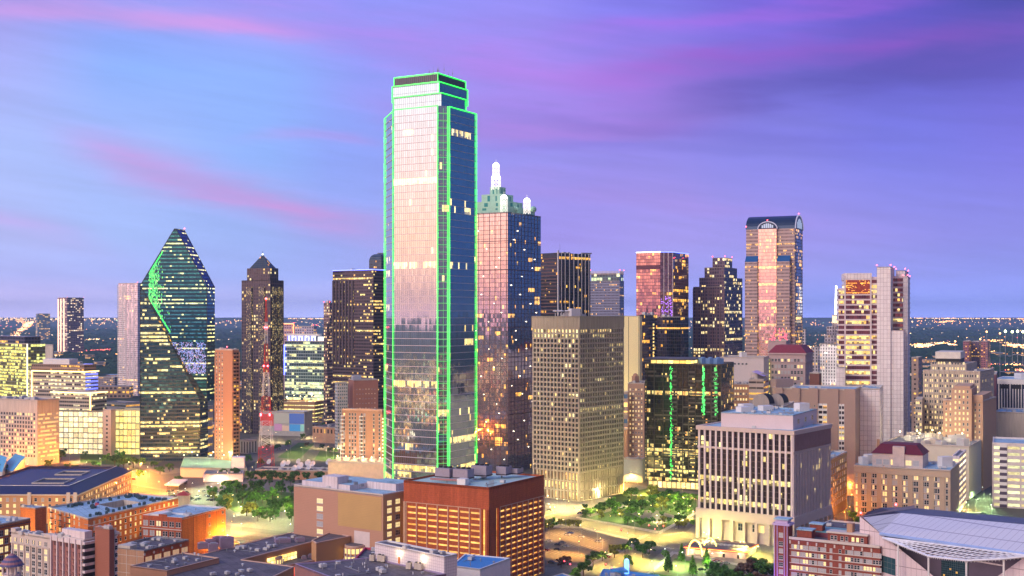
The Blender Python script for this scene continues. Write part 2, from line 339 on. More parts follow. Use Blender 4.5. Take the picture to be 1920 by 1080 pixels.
M['blue_led']=glow('blue_led_glow',(.10,.14,1),5)
M['green_led']=led_gaps(glow('green_led_glow',(.02,1,.07),2.3))
M['warm_led']=glow('warm_led_glow',(1,.62,.2),4)
M['white_led']=glow('white_led_glow',(1,.97,.85),5)
M['lamp']=glow('sodium_lamp_glow',(1,.72,.3),10)
M['lampw']=glow('white_lamp_glow',(.95,1,.8),10)
M['lampo']=glow('orange_lamp_glow',(1,.42,.1),10)
M['trunk']=plain('tree_bark',(.09,.06,.04),.9)
# ---------- generic building pieces ----------
def grid(T,q,z0,z1,cw,ch,glassm,barm,pw=.5,sh=1.0,proud=.5,faces=None,name='frame_grid',gname='glazing',corner=None,edge=0.0,every=1):
    """glazed prism with a real projecting grid of piers (pw wide) and spandrels (sh high)"""
    gb=MB(); bb=MB(); n=len(q)
    for i in range(n):
        a,b=q[i],q[(i+1)%n]; L=(b-a).length
        nc=max(1,round(L/cw)); nr=max(1,round((z1-z0)/ch))
        gb.wall(a,b,z0,z1,(L/nc,(z1-z0)/nr),i)
        d=(b-a).normalized(); nn=Vector((d.y,-d.x,0))
        if faces is not None and i not in faces: continue
        if pw:
            for k in range(0,nc+1,every):
                s=k*L/nc; bb.fbox(a,d,nn,s-pw/2,s+pw/2,z0,z1+.004*k%0.01,0.0,proud)
        if sh:
            for k in range(nr+1):
                z=z0+k*(z1-z0)/nr; bb.fbox(a,d,nn,-pw/2,L+pw/2,z-sh/2,z+sh/2,0.0,proud-.06)
    obj(gname,gb,glassm,T); obj(name,bb,barm,T)
def roof(T,q,z,m=None,par=1.0,pm=None,th=.6):
    mb=MB(); mb.cap(inset(q,.02),z); obj('roof',mb,m or M['roof_grey'],T)
    if par:
        mb=MB(); mb.ring(q,th,z-.3,z+par); obj('parapet',mb,pm or M['stone_trim'],T)
def units(T,q,z,n=4,s=5,h=3,m=None,seed=1,name='rooftop_unit'):
    r=random.Random(seed); e=(q[1]-q[0]); rot=math.degrees(math.atan2(e.y,e.x))
    for i in range(n):
        c=bil(q,r.uniform(.18,.82),r.uniform(.18,.82)); mb=MB(); a=s*r.uniform(.5,1.2); b=s*r.uniform(.5,1.1); hh=h*r.uniform(.5,1.1)
        mb.box(c,a,b,z,z+hh,rot); mb.box(c,a*.5,b*.5,z+hh,z+hh+.4,rot)
        obj(name,mb,m or M['unit'],T)
CLM={}
def clutter(T,q,z,seed=1,n=None):
    r=random.Random(seed*17+int(q[0].x)); e=(q[1]-q[0]); A=e.length*(q[3]-q[0]).length; n=n or int(max(4,min(16,A/55))); rot=math.degrees(math.atan2(e.y,e.x))
    if not CLM:
        CLM['v']=[]; 
        for hh,rr in ((1.1,.22),(.7,.4),(1.8,.15)):
            mb=MB(); mb.tube((0,0,0),(0,0,hh),rr,8); mb.tube((0,0,hh),(0,0,hh+.25),rr*1.9,8,0,rr*.6); CLM['v'].append(mesh_of(mb,'roof_vent',[M['steel']],Vector((0,0,0))))
        mb=MB(); mb.box(Vector((0,0,0)),1.6,1.3,0,.8,0); mb.box(Vector((0,0,0)),1.8,1.5,.8,.95,0); CLM['h']=mesh_of(mb,'roof_hatch',[M['unit']],Vector((0,0,0)))
        mb=MB(); mb.box(Vector((0,0,0)),2.6,1.9,.25,1.5,0); mb.tube((-.6,0,1.5),(-.6,0,1.7),.5,10); mb.tube((.6,0,1.5),(.6,0,1.7),.5,10); CLM['c']=mesh_of(mb,'condenser_unit',[M['unit']],Vector((0,0,0)))
    for i in range(n):
        p=bil(q,r.uniform(.08,.92),r.uniform(.08,.92)); k=r.random(); nm,me=('roof_vent',r.choice(CLM['v'])) if k<.5 else ('roof_hatch',CLM['h']) if k<.65 else ('condenser_unit',CLM['c'])
        o=bpy.data.objects.new(nm,me); COL.objects.link(o); o.parent=T; o.location=at(p,z)-ORG[T.name]; o.rotation_euler=(0,0,rad(rot+r.choice((0,90))))
    for i in range(max(1,n//5)):
        a=bil(q,r.uniform(.1,.5),r.uniform(.15,.85)); b=a+(e.normalized() if r.random()<.5 else (q[3]-q[0]).normalized())*r.uniform(5,12); mb=MB(); mb.tube(at(a,z+.3),at(b,z+.3),.14,5); obj('roof_pipe',mb,M['steel'],T)
def beacons(T,pts):
    for p in pts:
        mb=MB(); mb.tube(p,p+UP*1.2,.12,5,0); mb.ball(p+UP*1.6,.55,6,4,1); obj('aviation_light',mb,[M['dark'],M['red_lamp']],T)
def at(p,z): return Vector((p.x,p.y,z))
def strip(T,a,b,r,m,name='led_strip'):
    mb=MB(); mb.tube(a,b,r,4); obj(name,mb,m,T)
# windows as parts (shared meshes), at most 100 per building, the rest in one mesh
WINM={}
def win_mats(kind):
    if not WINM:
        WINM['frame']=plain('window_frame',(.6,.58,.56),.6,var=0)
        WINM['dark']=plain('window_glass_dark',(.02,.03,.045),.06,var=0,spec=.8)
        WINM['lit']=plain('window_glass_lit',(.2,.15,.1),.3,var=.3,scale=1.5,em=(1,.7,.25),es=1.35)
        WINM['pale']=plain('window_glass_pale_lit',(.3,.28,.2),.3,var=.3,scale=1.5,em=(1,.74,.32),es=.95)
        WINM['blind']=plain('window_glass_blinds',(.42,.42,.45),.4,var=.1,scale=1,spec=.6)
    return [WINM['frame'],WINM[kind]]
def winmb(w,h,kind,panes=2,fr=.12,sill=True):
    mb=MB(); o=Vector((0,0,0)); d=Vector((1,0,0)); n=Vector((0,-1,0))
    mb.face([Vector((-w/2,-.04,0)),Vector((w/2,-.04,0)),Vector((w/2,-.04,h)),Vector((-w/2,-.04,h))],None,1)
    for k in range(panes+1):
        s=-w/2+k*w/panes; mb.fbox(o,d,n,s-fr/2,s+fr/2,0,h,.0,.1,0)
    for z in (0,h*.5,h): mb.fbox(o,d,n,-w/2,w/2,z-fr/2,z+fr/2,.0,.09,0)
    if sill: mb.fbox(o,d,n,-w/2-.15,w/2+.15,-.35,-.1,.0,.25,0)
    return mb
def windows(T,items,w,h,mix=(('dark',.6),('lit',.2),('pale',.1),('blind',.1)),panes=2,seed=1,cap=100,label=None):
    """items: (position on wall, wall direction)"""
    r=random.Random(seed); org=ORG[T.name]; meshes={}
    items=sorted(items,key=lambda t:(t[0]-Vector((0,0,HC))).length)
    rest={}
    for i,(p,d) in enumerate(items):
        x=r.random(); kind=mix[-1][0]
        for kd,pr in mix:
            if x<pr: kind=kd; break
            x-=pr
        rot=math.atan2(d.y,d.x)
        if i<cap:
            if kind not in meshes: meshes[kind]=mesh_of(winmb(w,h,kind,panes),'window',win_mats(kind),Vector((0,0,0)))
            o=bpy.data.objects.new('window',meshes[kind]); COL.objects.link(o); o.parent=T; o.location=p-org; o.rotation_euler=(0,0,rot)
        else: rest.setdefault(kind,[]).append((p,rot))
    if rest:
        mb=MB(); mats=win_mats('dark')[:1]; ki={}
        for kind,L in rest.items():
            base=winmb(w,h,kind,panes); mats.append(win_mats(kind)[1]); gi=len(mats)-1
            for p,rot in L:
                c,s=math.cos(rot),math.sin(rot); i0=len(mb.v)
                mb.v+=[(x*c-y*s+p.x,x*s+y*c+p.y,z+p.z) for x,y,z in base.v]
                mb.f+=[tuple(i0+k for k in f) for f in base.f]; mb.uv+=base.uv; mb.m+=[gi if k else 0 for k in base.m]
        o=obj('window_rows',mb,mats,T); o['kind']='stuff'
def wgrid(a,b,z0,pitch_z,rows,cols,m0=0,m1=0,skip=None):
    d=(b-a).normalized(); L=(b-a).length-m0-m1; out=[]
    for j in range(rows):
        for i in range(cols):
            if skip and skip(i,j): continue
            p=a+d*(m0+(i+.5)*L/cols); out.append((at(p,z0+j*pitch_z),d))
    return out
def tower(name,label,q,z1,cat='office tower',group=None):
    c=cen(q); return thing(name,label,cat,(c.x,c.y,0),group)
def walls(T,q,z0,z1,m,cell=None,name='wall'):
    mb=MB(); mb.prism(q,z0,z1,cell,top=False); obj(name,mb,m,T)
# =================== LARGE STRUCTURE: ground ===================
def ground_mat():
    m,t,b=newmat('ground_surface')
    g=t.node('ShaderNodeNewGeometry')
    n=t.node('ShaderNodeTexNoise'); n.inputs['Scale'].default_value=.004; n.inputs['Detail'].default_value=6; t.l.new(g.outputs['Position'],n.inputs['Vector'])
    n2=t.node('ShaderNodeTexNoise'); n2.inputs['Scale'].default_value=.06; n2.inputs['Detail'].default_value=6; t.l.new(g.outputs['Position'],n2.inputs['Vector'])
    sp=t.node('ShaderNodeSeparateXYZ'); t.l.new(g.outputs['Position'],sp.inputs[0])
    far=t.node('ShaderNodeMapRange'); t.set(far.inputs[0],sp.outputs[1]); far.inputs[1].default_value=1300; far.inputs[2].default_value=2300
    near=t.mix(n2.outputs[0],(.08,.075,.065),(.15,.14,.12))
    fr=t.ramp(n.outputs[0],[(0,(.02,.05,.03)),(.5,(.025,.055,.035)),(.6,(.10,.10,.09)),(1,(.15,.15,.14))])
    fr=t.mix(n2.outputs[0],fr,t.mix(.5,fr,(.01,.02,.012)))
    t.l.new(t.mix(far.outputs[0],near,fr),b.inputs['Base Color']); b.inputs['Roughness'].default_value=.95; b.inputs['Specular IOR Level'].default_value=.1
    return m
mb=MB(); mb.face([Vector((-60000,-8000,0)),Vector((60000,-8000,0)),Vector((60000,60000,0)),Vector((-60000,60000,0))])
structure('ground',mb,ground_mat())
TH=29.5
# ---------- signature tower: stepped glass tower outlined in green ----------
def green_tower():
    D=760; th=TH
    C1=px(820,D); v=az(th-90); u=az(th); L1=hit(C1,v,738); C2=hit(C1,az(th+45),842); Rr=hit(C2,u,892); L2=hit(L1,az(th-45),722)
    R2=Rr+az(th-45)*12; B=R2+v*((L1-C1).length*.95); B2=L2+u*10
    q=[C1,C2,Rr,R2,B,B2,L2,L1]
    zM=zz(198,D); zR=zz(200,C2.y); zL=zz(222,L2.y)
    T=thing('glass_skyscraper','tallest tower, mirrored pink and blue glass outlined in bright green light','skyscraper',tuple(cen(q)))
    gl=facade('green_tower_glass',frame=(.14,.15,.18),glass=(.40,.50,.57),fw=.9,fh=.97,p=.01,pg=.03,pr=.02,s=1.3,metal=.87,gr=.04,seed=3,tilt=.0035,gvar=.12,fr=.3,lit=((1,.66,.12),(1,.8,.3)),grp=9,fmetal=.5)
    mb=MB(); lo_=MB(); ch=4.35
    for i in range(8):
        a,b=q[i],q[(i+1)%8]; z=zM if i in (0,7) else (zL if i in (5,6) else zR)
        nr=round(z/ch)
        mb.wall(a,b,48,z,(1.5,(z-48)/round((z-48)/ch)),i); lo_.wall(a,b,0,48,(1.5,48/11),i+20)
    obj('glass_curtain_wall',mb,gl,T); obj('lower_glass_wall',lo_,facade('green_tower_lower',frame=(.12,.16,.2),glass=(.34,.54,.62),fw=.9,fh=.8,p=.06,pg=.22,pr=.34,s=1.2,metal=.78,gr=.05,seed=4,tilt=.004,gvar=.3,fr=.3,lit=((1,.6,.08),(1,.8,.25)),grp=9,fmetal=.5),T)
    mb=MB(); mb.cap(q,zL-.1); obj('roof',mb,M['roof_dark'],T)
    # ledge at each storey
    led=plain('tower_ledge_metal',(.72,.62,.68),.35,.25,.05)
    mb=MB()
    for i in (0,1,2,3,6,7):
        a,b=q[i],q[(i+1)%8]; L=(b-a).length; d=(b-a)/L; n=Vector((d.y,-d.x,0)); z1=zM if i in(0,7) else (zL if i==6 else zR)
        nr=round(z1/ch)
        for k in range(1,nr):
            z=k*z1/nr; mb.fbox(a,d,n,0,L,z-.13,z+.13,0,.3)
    obj('storey_ledges',mb,led,T)
    gm=M['green_led']; r=.5
    def S(a,b,rr=.33): strip(T,a,b,rr,gm,'green_led_strip')
    o=.6
    dd=az(th+45-90)*0
    for p,z in ((C1,zM),(C2,zR),(Rr,zR),(L1,zM),(L2,zL)):
        out=(p-cen(q)).normalized()*o
        S(at(p+out,2),at(p+out,z),.5 if p in(C1,C2) else .33)
    out=(C2-cen(q)).normalized()*o; m2=lerp(C1,C2,.86)+out
    S(at(m2,2),at(m2,zR),.3)
    S(at(C2+out,zR),at(Rr+out,zR)); S(at(C1,zM)+out,at(L1,zM)+out); S(at(L2,zL),at(L1,zL))
    # notched corner: caught green light put into storey lines as a dim glow
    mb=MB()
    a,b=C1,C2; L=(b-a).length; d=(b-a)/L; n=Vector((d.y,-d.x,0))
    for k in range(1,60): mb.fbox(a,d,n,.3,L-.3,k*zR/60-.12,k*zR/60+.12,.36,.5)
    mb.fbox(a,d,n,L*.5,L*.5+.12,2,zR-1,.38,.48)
    obj('notch_caught_glow',mb,glow('caught_green_glow',(.02,.9,.1),.7),T)
    # body block that carries the main face higher, then the three crown tiers
    def tier(xl,xc,xr,D2,y0,y1,inner=None):
        qq=fp(xl,xc,xr,D2,th); z0,z1=y0,zz(y1,D2)
        mb=MB(); mb.prism(qq,z0,z1,(1.5,4.35),top=False,k0=9); obj('crown_glass',mb,gl,T)
        roof(T,qq,z1-.6,M['roof_dark'],.6,M['steel'])
        c=cen(qq); e=[at(p+(p-c).normalized()*.4,z1) for p in qq]
        S(e[0],e[1],.38); S(e[3],e[0],.38)
        for i in (0,1,3): 
            if i==0 and y1>170: continue
            S(at(e[i],z0),e[i],.3 if i==0 else .36)
        return qq,z1
    t1,za=tier(738.5,827.5,873,D+6,zL-.1,174)
    t2,zb=tier(736.5,823,876,D+9,za-3,153)
    t3,zc=tier(740,820.5,872,D+12,zb-.1,137)
    # dark louvre band under the top edge
    mb=MB(); lv=facade('crown_louvres',frame=(.12,.10,.14),glass=(.05,.05,.07),fw=.5,fh=.96,p=0,pg=0,pr=0,s=0,metal=.3,gr=.3,seed=5)
    qq=[p+(p-cen(t3)).normalized()*.25 for p in t3]; mb.prism(qq,zc-6.5,zc-.8,(1.5,5.7),top=False); obj('louvre_band',mb,lv,T)
    rr=random.Random(4)
    for i in range(12):
        p=bil(t3,.1+.75*rr.random(),.1+.5*rr.random()); h=rr.uniform(4,9.5); mb=MB(); mb.tube(at(p,zc-.6),at(p,zc+h),.12,4,0,.06)
        mb.tube(at(p,zc+h*.5),at(p,zc+h*.5+1.2),.22,5); obj('rooftop_antenna',mb,M['steel'],T)
    return T
green_tower()
# ---------- pink and blue mirror tower with lit antenna crown ----------
def antenna_tower():
    D=1100; q=fp(876,952,1014,D,TH); z=zz(397,D)
    T=tower('crowned_glass_tower','pink and blue mirrored tower with white lit antenna masts on its roof',q,z,'skyscraper')
    gl=facade('mirror_tower_glass',frame=(.10,.09,.11),glass=(.44,.42,.5),fw=.92,fh=.9,p=.02,pg=.04,pr=.025,s=1.4,metal=.88,gr=.05,seed=8,tilt=.007,gvar=.15,fr=.3,fmetal=.7,grp=6)
    mb=MB(); mb.prism(q,0,z,(2.0,4.0),top=False); obj('mirrored_glazing',mb,gl,T)
    roof(T,q,z-1,M['roof_grey'],1,M['steel'])
    mb=MB()
    for i in (0,3):
        a,b=q[i],q[(i+1)%4]; L=(b-a).length; d=(b-a)/L; n=Vector((d.y,-d.x,0))
        for k in range(0,int(L/6)+1):
            s=min(k*6.0,L); mb.fbox(a,d,n,s-.14,s+.14,2,z,0,.3)
        for k in range(1,9): mb.fbox(a,d,n,0,L,k*z/9-.3,k*z/9+.3,0,.25)
    obj('glazing_ribs',mb,plain('rib_metal',(.14,.1,.12),.4,.6),T)
    st=[]; r=random.Random(11)
    for i in (0,3):
        a,b=q[i],q[(i+1)%4]; d=(b-a).normalized(); n=Vector((d.y,-d.x,0)); L=(b-a).length
        for k in range(26):
            s=L*(abs(((k*.37)%2)-1)*.85+.07); zz_=12+(z-20)*k/26; mb=MB(); p=a+d*s+n*.5; mb.ball(at(p,zz_),.42,6,4)
            st.append(obj('facade_spark_lamp',mb,glow('spark_lamp_glow',(1,.86,.6),6) if not st else st[0].data.materials[0],T))
    # crown: pale green plant blocks, then lattice masts with round heads
    gm=plain('crown_pale_green',(.35,.62,.5),.6,0,.15,.3); gd_=plain('crown_teal_recess',(.02,.25,.25),.5)
    for (s0,s1,t0,t1,h) in ((.06,.94,.1,.92,5),(.1,.62,.15,.88,10),(.18,.52,.3,.8,17),(.26,.44,.42,.66,24)):
        mb=MB(); qq=sub(q,s0,s1,t0,t1); mb.prism(qq,z-.5,z+h); mb.ring(qq,.3,z+h,z+h+.8); 
        for i in (0,3):
            a,b=qq[i],qq[(i+1)%4]; d=(b-a).normalized(); n=Vector((d.y,-d.x,0)); L=(b-a).length
            mb.fbox(a,d,n,L*.3,L*.42,z+h*.5,z+h-.5,0,.2,1); mb.fbox(a,d,n,L*.7,L*.76,z+h*.5,z+h-1,0,.2,1)
        obj('crown_block',mb,[gm,gd_],T)
    wl=glow('mast_white_light',(1,.92,.8),1.3); wb=glow('mast_head_light',(1,1,.92),5)
    def mast(p,z0,zt,w,name='lattice_mast'):
        mb=MB(); k=8; w2=w*.75; n=max(3,int((zt-z0)/w/.9))
        P=[p+Vector((math.cos(t)*1,math.sin(t)*1,0)) for t in [2*math.pi*i/6 for i in range(6)]]
        for j in range(n):
            za=z0+(zt-z0)*j/n; zb=z0+(zt-z0)*(j+1)/n; wa=w/2; 
            ring=[p+Vector((math.cos(2*math.pi*i/6)*wa,math.sin(2*math.pi*i/6)*wa,0)) for i in range(6)]
            for i in range(6):
                a,b=ring[i],ring[(i+1)%6]
                mb.tube(at(a,za),at(a,zb),.22,4); mb.tube(at(a,za),at(b,zb),.13,4); mb.tube(at(b,za),at(a,zb),.13,4); mb.tube(at(a,zb),at(b,zb),.2,4)
        mb.ball(at(p,zt),w*.5,8,4,1,1.1,True); mb.tube(at(p,zt+w*.5),at(p,zt+w*.5+3),.15,4,0)
        obj(name,mb,[wl,wb],T)
    c=px(930,D+25); mast(c,z+22,zz(335,c.y),8.5); mast(c,zz(335,c.y),zz(312,c.y),6.3)
    for x,dy,y in ((945,6,372),(988,17,378)):
        c=px(x,D+dy); mast(c,z-.5,zz(y,c.y),6.2)
    for x,dy in ((966,20),(1000,22)): 
        p=px(x,D+dy); mb=MB(); mb.ball(at(p,z+4),3,8,5); mb.tube(at(p,z-.5),at(p,z+3),.4); obj('satellite_dome',mb,[gm],T)
    for i in range(7):
        p=bil(q,.1+.12*i,.35+.05*(i%3)); mb=MB(); mb.tube(at(p,z),at(p,z+10+3*(i%3)),.1,4); obj('rooftop_antenna',mb,M['white'],T)
    for x,y in ((960,398),(990,396)): beacons(T,[])
antenna_tower()
# ---------- prismatic blue-green glass tower ----------
def prism_tower():
    D=1175; C=px(388,D); th=8; v=az(th-90); A=hit(C,v,263); u=az(th)
    def on(x,y):                       # point on the front plane
        p=hit(C,v,x); return at(p,zz(y,p.y))
    dp=u*20
    T=thing('prism_glass_tower','faceted dark blue-green glass tower with a sharp pointed top and green reflections','skyscraper',(px(325,D).x,D+10,0))
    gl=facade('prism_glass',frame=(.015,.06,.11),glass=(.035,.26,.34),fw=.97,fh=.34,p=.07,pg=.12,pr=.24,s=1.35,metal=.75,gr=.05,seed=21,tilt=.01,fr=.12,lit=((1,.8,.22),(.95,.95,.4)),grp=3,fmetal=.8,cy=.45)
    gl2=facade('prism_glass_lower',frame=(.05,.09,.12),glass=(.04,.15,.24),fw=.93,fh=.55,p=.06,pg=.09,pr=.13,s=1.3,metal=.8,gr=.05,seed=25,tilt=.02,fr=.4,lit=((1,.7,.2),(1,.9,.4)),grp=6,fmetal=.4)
    cw,ch=2.0,3.6
    def poly(mb,pts,k=0,m=0,org=None,dirv=None):
        o=org or pts[0]; d=dirv or v
        mb.face(pts,[((p-o).dot(d)/cw+k*997+100,p.z/ch) for p in pts],m)
    a,ap,ap2,r_,rb=on(263,535),on(327,429),on(330,429),on(388,538),on(388,752)
    mb=MB()
    poly(mb,[rb,r_,ap2,ap,a][::-1][::-1],0) if False else poly(mb,[a,rb,r_,ap2,ap],0)
    # sloping roofs and sides
    poly(mb,[r_,r_+dp,ap2+dp,ap2],1,dirv=u); poly(mb,[ap,ap+dp,a+dp,a],2,dirv=u); poly(mb,[ap2,ap2+dp,ap+dp,ap],3,dirv=u)
    poly(mb,[rb,rb+dp,r_+dp,r_],4,dirv=u)
    poly(mb,[a+dp,ap+dp,ap2+dp,r_+dp,rb+dp],5)
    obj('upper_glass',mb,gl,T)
    # lower body leans away from the diagonal cut
    a0=at(a,0); e=hit(px(375,D+15),v,375); e0=at(px(375,D+15),0); e1=at(px(375,D+15),zz(752,D+15)); 
    mb=MB(); dl=(e0-a0).normalized()
    poly(mb,[a0,e0,e1,a],6,dirv=dl); 
    bk=dp*1.6
    poly(mb,[e0,e0+dp,e1+dp,e1],7,dirv=u); poly(mb,[a0+bk,a0,a,a+bk],8,dirv=u); poly(mb,[e0+dp,a0+bk,a+bk,e1+dp],9)
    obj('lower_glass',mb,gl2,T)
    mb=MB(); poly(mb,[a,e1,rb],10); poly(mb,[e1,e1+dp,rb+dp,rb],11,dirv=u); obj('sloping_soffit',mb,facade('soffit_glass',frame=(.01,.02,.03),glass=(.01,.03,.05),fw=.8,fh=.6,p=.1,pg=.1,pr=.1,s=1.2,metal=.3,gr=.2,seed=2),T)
    mb=MB()
    for p,s in ((a,ap),(ap,ap2),(ap2,r_),(r_,rb),(a,rb),(a,a0),(e1,e0),(ap2,ap2+dp),(r_,r_+dp),(r_+dp,ap2+dp)): mb.tube(p,s,.35,4)
    obj('edge_trim',mb,M['dark'],T)
    # green reflection on the upper left facet, put in as small glowing quads
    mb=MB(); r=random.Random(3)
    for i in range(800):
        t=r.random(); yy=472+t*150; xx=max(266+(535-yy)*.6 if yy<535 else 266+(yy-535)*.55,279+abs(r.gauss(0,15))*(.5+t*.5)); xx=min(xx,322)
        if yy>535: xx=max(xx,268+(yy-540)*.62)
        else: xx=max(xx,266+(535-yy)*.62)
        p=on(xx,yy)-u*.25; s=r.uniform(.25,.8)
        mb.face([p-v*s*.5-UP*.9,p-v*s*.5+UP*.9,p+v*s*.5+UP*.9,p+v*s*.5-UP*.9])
    obj('green_reflection_quads',mb,glow('green_reflection_glow',(.0,.9,.12),1.1),T)
    mb=MB()  # small glowing blue and violet quads scattered just off the glass
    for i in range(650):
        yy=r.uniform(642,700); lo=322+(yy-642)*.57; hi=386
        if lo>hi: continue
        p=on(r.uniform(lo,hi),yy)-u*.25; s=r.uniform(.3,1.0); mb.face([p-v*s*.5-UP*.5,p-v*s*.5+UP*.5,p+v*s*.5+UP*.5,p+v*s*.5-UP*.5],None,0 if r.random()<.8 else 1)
    obj('blue_speckle_quads',mb,[glow('blue_quad_glow',(.08,.3,1),.7),glow('violet_quad_glow',(.6,.3,.9),.6)],T)
    beacons(T,[at(ap2+dp,ap2.z)])
prism_tower()
# ---------- simple-form towers ----------
def glass_tower(name,label,q,z,gl,cell,rm=None,cat='office tower',par=.8,units_n=3,z0=0,us=6,uh=4,seed=1):
    T=tower(name,label,q,z,cat); mb=MB(); mb.prism(q,z0,z,cell,top=False); obj('facade',mb,gl,T)
    roof(T,q,z-.6,rm or M['roof_dark'],par,M['steel'])
    if units_n: units(T,q,z-.6,units_n,us,uh,seed=seed)
    return T
# pyramid-topped dark tower
def pyramid_tower():
    D=1450; q=fp(452,0,532,D,8,lenL=None,lenR=30) if False else None
    c=px(492,D+25); half=25*1.0; th=14
    C=px(507,D); q=fp(453,507,532,D,28); z=zz(525,D)
    T=tower('pyramid_roof_tower','dark brown tower with a pointed pyramid roof, behind the red and white mast',q,z)
    gm=facade('pyramid_tower_wall',frame=(.06,.04,.06),glass=(.04,.04,.07),fw=.55,fh=.62,p=.24,pg=.04,pr=.01,s=1.1,metal=.2,gr=.1,seed=31,lit=((1,.62,.14),(1,.85,.4)),fr=.4)
    mb=MB(); mb.prism(q,0,z,(3.6,4.1),top=False); obj('facade',mb,gm,T)
    mb=MB()
    for i in range(4):
        a,b=q[i],q[(i+1)%4]; L=(b-a).length; d=(b-a)/L; n=Vector((d.y,-d.x,0))
        for s in (0.28,.72): mb.fbox(a,d,n,L*s-4,L*s+4,0,z-8,0,1.5)
    obj('wall_pier',mb,gm,T)
    roof(T,q,z-.5,M['roof_dark'],.5,M['dark'])
    q2=inset(q,4.5); z2=zz(502,D); mb=MB(); mb.prism(q2,z-.5,z2,(3.6,4.1),top=True); obj('upper_storeys',mb,gm,T)
    q3=inset(q,6.5); ap=cen(q); za=zz(477,ap.y)
    mb=MB(); pg=facade('pyramid_glass',frame=(.02,.02,.03),glass=(.03,.06,.10),fw=.9,fh=.8,p=.08,pg=.15,pr=.0,s=1.2,metal=.5,gr=.1,seed=6)
    for i in range(4):
        a,b=at(q3[i],z2),at(q3[(i+1)%4],z2); mb.face([a,b,at(ap,za)],[(i*997,0),(i*997+9,0),(i*997+4.5,7)])
    obj('pyramid_roof',mb,pg,T)
    mb=MB(); mb.tube(at(ap,za-.5),at(ap,za+4),.2,5); mb.ball(at(ap,za),.9,6,4,1); obj('spire',mb,[M['dark'],M['white_led']],T)
pyramid_tower()
# brown wide tower with blue edge light
D=1450; q=fp(624,700,760,D,TH+4); z=zz(506,D)
gl=facade('brown_tower_wall',frame=(.075,.05,.07),glass=(.035,.03,.045),fw=.85,fh=.5,p=.1,pg=.1,pr=.06,s=1.2,metal=.2,gr=.12,seed=41,lit=((1,.5,.1),(1,.85,.3)),fr=.45)
T=glass_tower('banded_brown_tower','wide dark brown office tower with a blue light line along its roof edge',q,z,gl,(2.6,3.9))
strip(T,at(q[3],z+.5),at(q[0],z+.5),.6,M['blue_led']); strip(T,at(q[0],z+.5),at(q[1],z+.5),.6,M['blue_led'])
mb=MB()
for i in (3,):
    a,b=q[i],q[(i+1)%4]; L=(b-a).length; d=(b-a)/L; n=Vector((d.y,-d.x,0))
    for k in range(int(L*.62/5.2)): mb.fbox(a,d,n,k*5.2,k*5.2+2.2,z*.42,z-12,0,1.2)
obj('wall_pier',mb,plain('brown_pier',(.10,.075,.095),.5,.1),T)
# round-topped dark tower peeking over
D=1650; q=fp(692,715,745,D,TH); z=zz(476,D)
gl=facade('round_top_wall',frame=(.04,.06,.1),glass=(.03,.06,.11),fw=.8,fh=.6,p=.12,pg=.08,pr=.04,s=1.1,metal=.5,gr=.1,seed=43)
T=tower('round_shouldered_tower','dark blue round-shouldered tower top showing above the brown tower',q,z)
mb=MB(); mb.prism(q,0,z-8,(2.6,3.9),top=False)
for k in range(4):
    i0,i1=inset(q,[0,.9,2.6,5][k]),inset(q,[.9,2.6,5,8][k]); za,zb=z-8+[0,3.6,6.4,8][k],z-8+[3.6,6.4,8,8.6][k]
    for i in range(4): mb.face([at(i0[i],za),at(i0[(i+1)%4],za),at(i1[(i+1)%4],zb),at(i1[i],zb)],[(0,0),(9,0),(9,1),(0,1)])
mb.cap(inset(q,8),z+.6); obj('facade',mb,gl,T)
mb=MB(); c=cen(q); mb.box(at(c,0),16,5,z+.6,z+2.2,30); mb.tube(at(c,z+2),at(c,z+6),.2,4); obj('rooftop_unit',mb,M['steel'],T)
# narrow red-topped tower left of brown tower
D=1560; q=fp(607,618,640,D,TH); z=zz(568,D)
gl=facade('narrow_tower_wall',frame=(.3,.2,.22),glass=(.05,.04,.06),fw=.6,fh=.5,p=.3,pg=.1,pr=.12,s=1.3,seed=44,lit=((1,.5,.25),(1,.85,.4)))
T=glass_tower('narrow_stone_tower','slim pinkish stone tower with a red lamp, squeezed against the brown tower',q,z,gl,(2.4,3.9),units_n=1); beacons(T,[at(q[0],z),at(q[3],z)])
q2=fp(607,613,626,1540,TH); z2=zz(606,1540); mb=MB(); mb.prism(q2,0,z2,(2.4,3.9)); obj('lower_wing',mb,gl,T)
# dark tower with white vertical fins
D=1500; q=fp(1010,1045,1107,D,TH); z=zz(474,D)
gl=facade('black_glass',frame=(.02,.02,.03),glass=(.025,.03,.05),fw=.92,fh=.8,p=.05,pg=.05,pr=.03,s=1.1,metal=.3,gr=.08,seed=51)
T=tower('striped_black_tower','black glass tower with thin white vertical stripes, behind the beige grid tower',q,z)
mb=MB(); mb.prism(q,0,z,(2.2,3.9),top=False); obj('black_glazing',mb,gl,T); roof(T,q,z-.5,M['roof_dark'],.6,M['dark'])
mb=MB(); a,b=q[0],q[1]; L=(b-a).length; d=(b-a)/L; n=Vector((d.y,-d.x,0))
for k in (0,.11,.22,.35,.48,.61,.72,.83,.94): mb.fbox(a,d,n,L*k,L*k+(2.2 if k==0 else .75),0,z+(3 if k==0 else 0),0,.8)
obj('white_fins',mb,M['white'],T)
mb=MB(); a,b=q[3],q[0]; L=(b-a).length; d=(b-a)/L; n=Vector((d.y,-d.x,0))
for k in range(int(z/4.2)): mb.fbox(a,d,n,0,L-1,k*4.2,k*4.2+1.5,0,.5)
obj('balcony_bands',mb,plain('bronze_band',(.12,.07,.07),.5,.1),T)
units(T,q,z,3,7,3,seed=4); mb=MB(); p=bil(q,.3,.4); mb.tube(at(p,z),at(p,z+12),.15,4); obj('rooftop_antenna',mb,M['dark'],T)
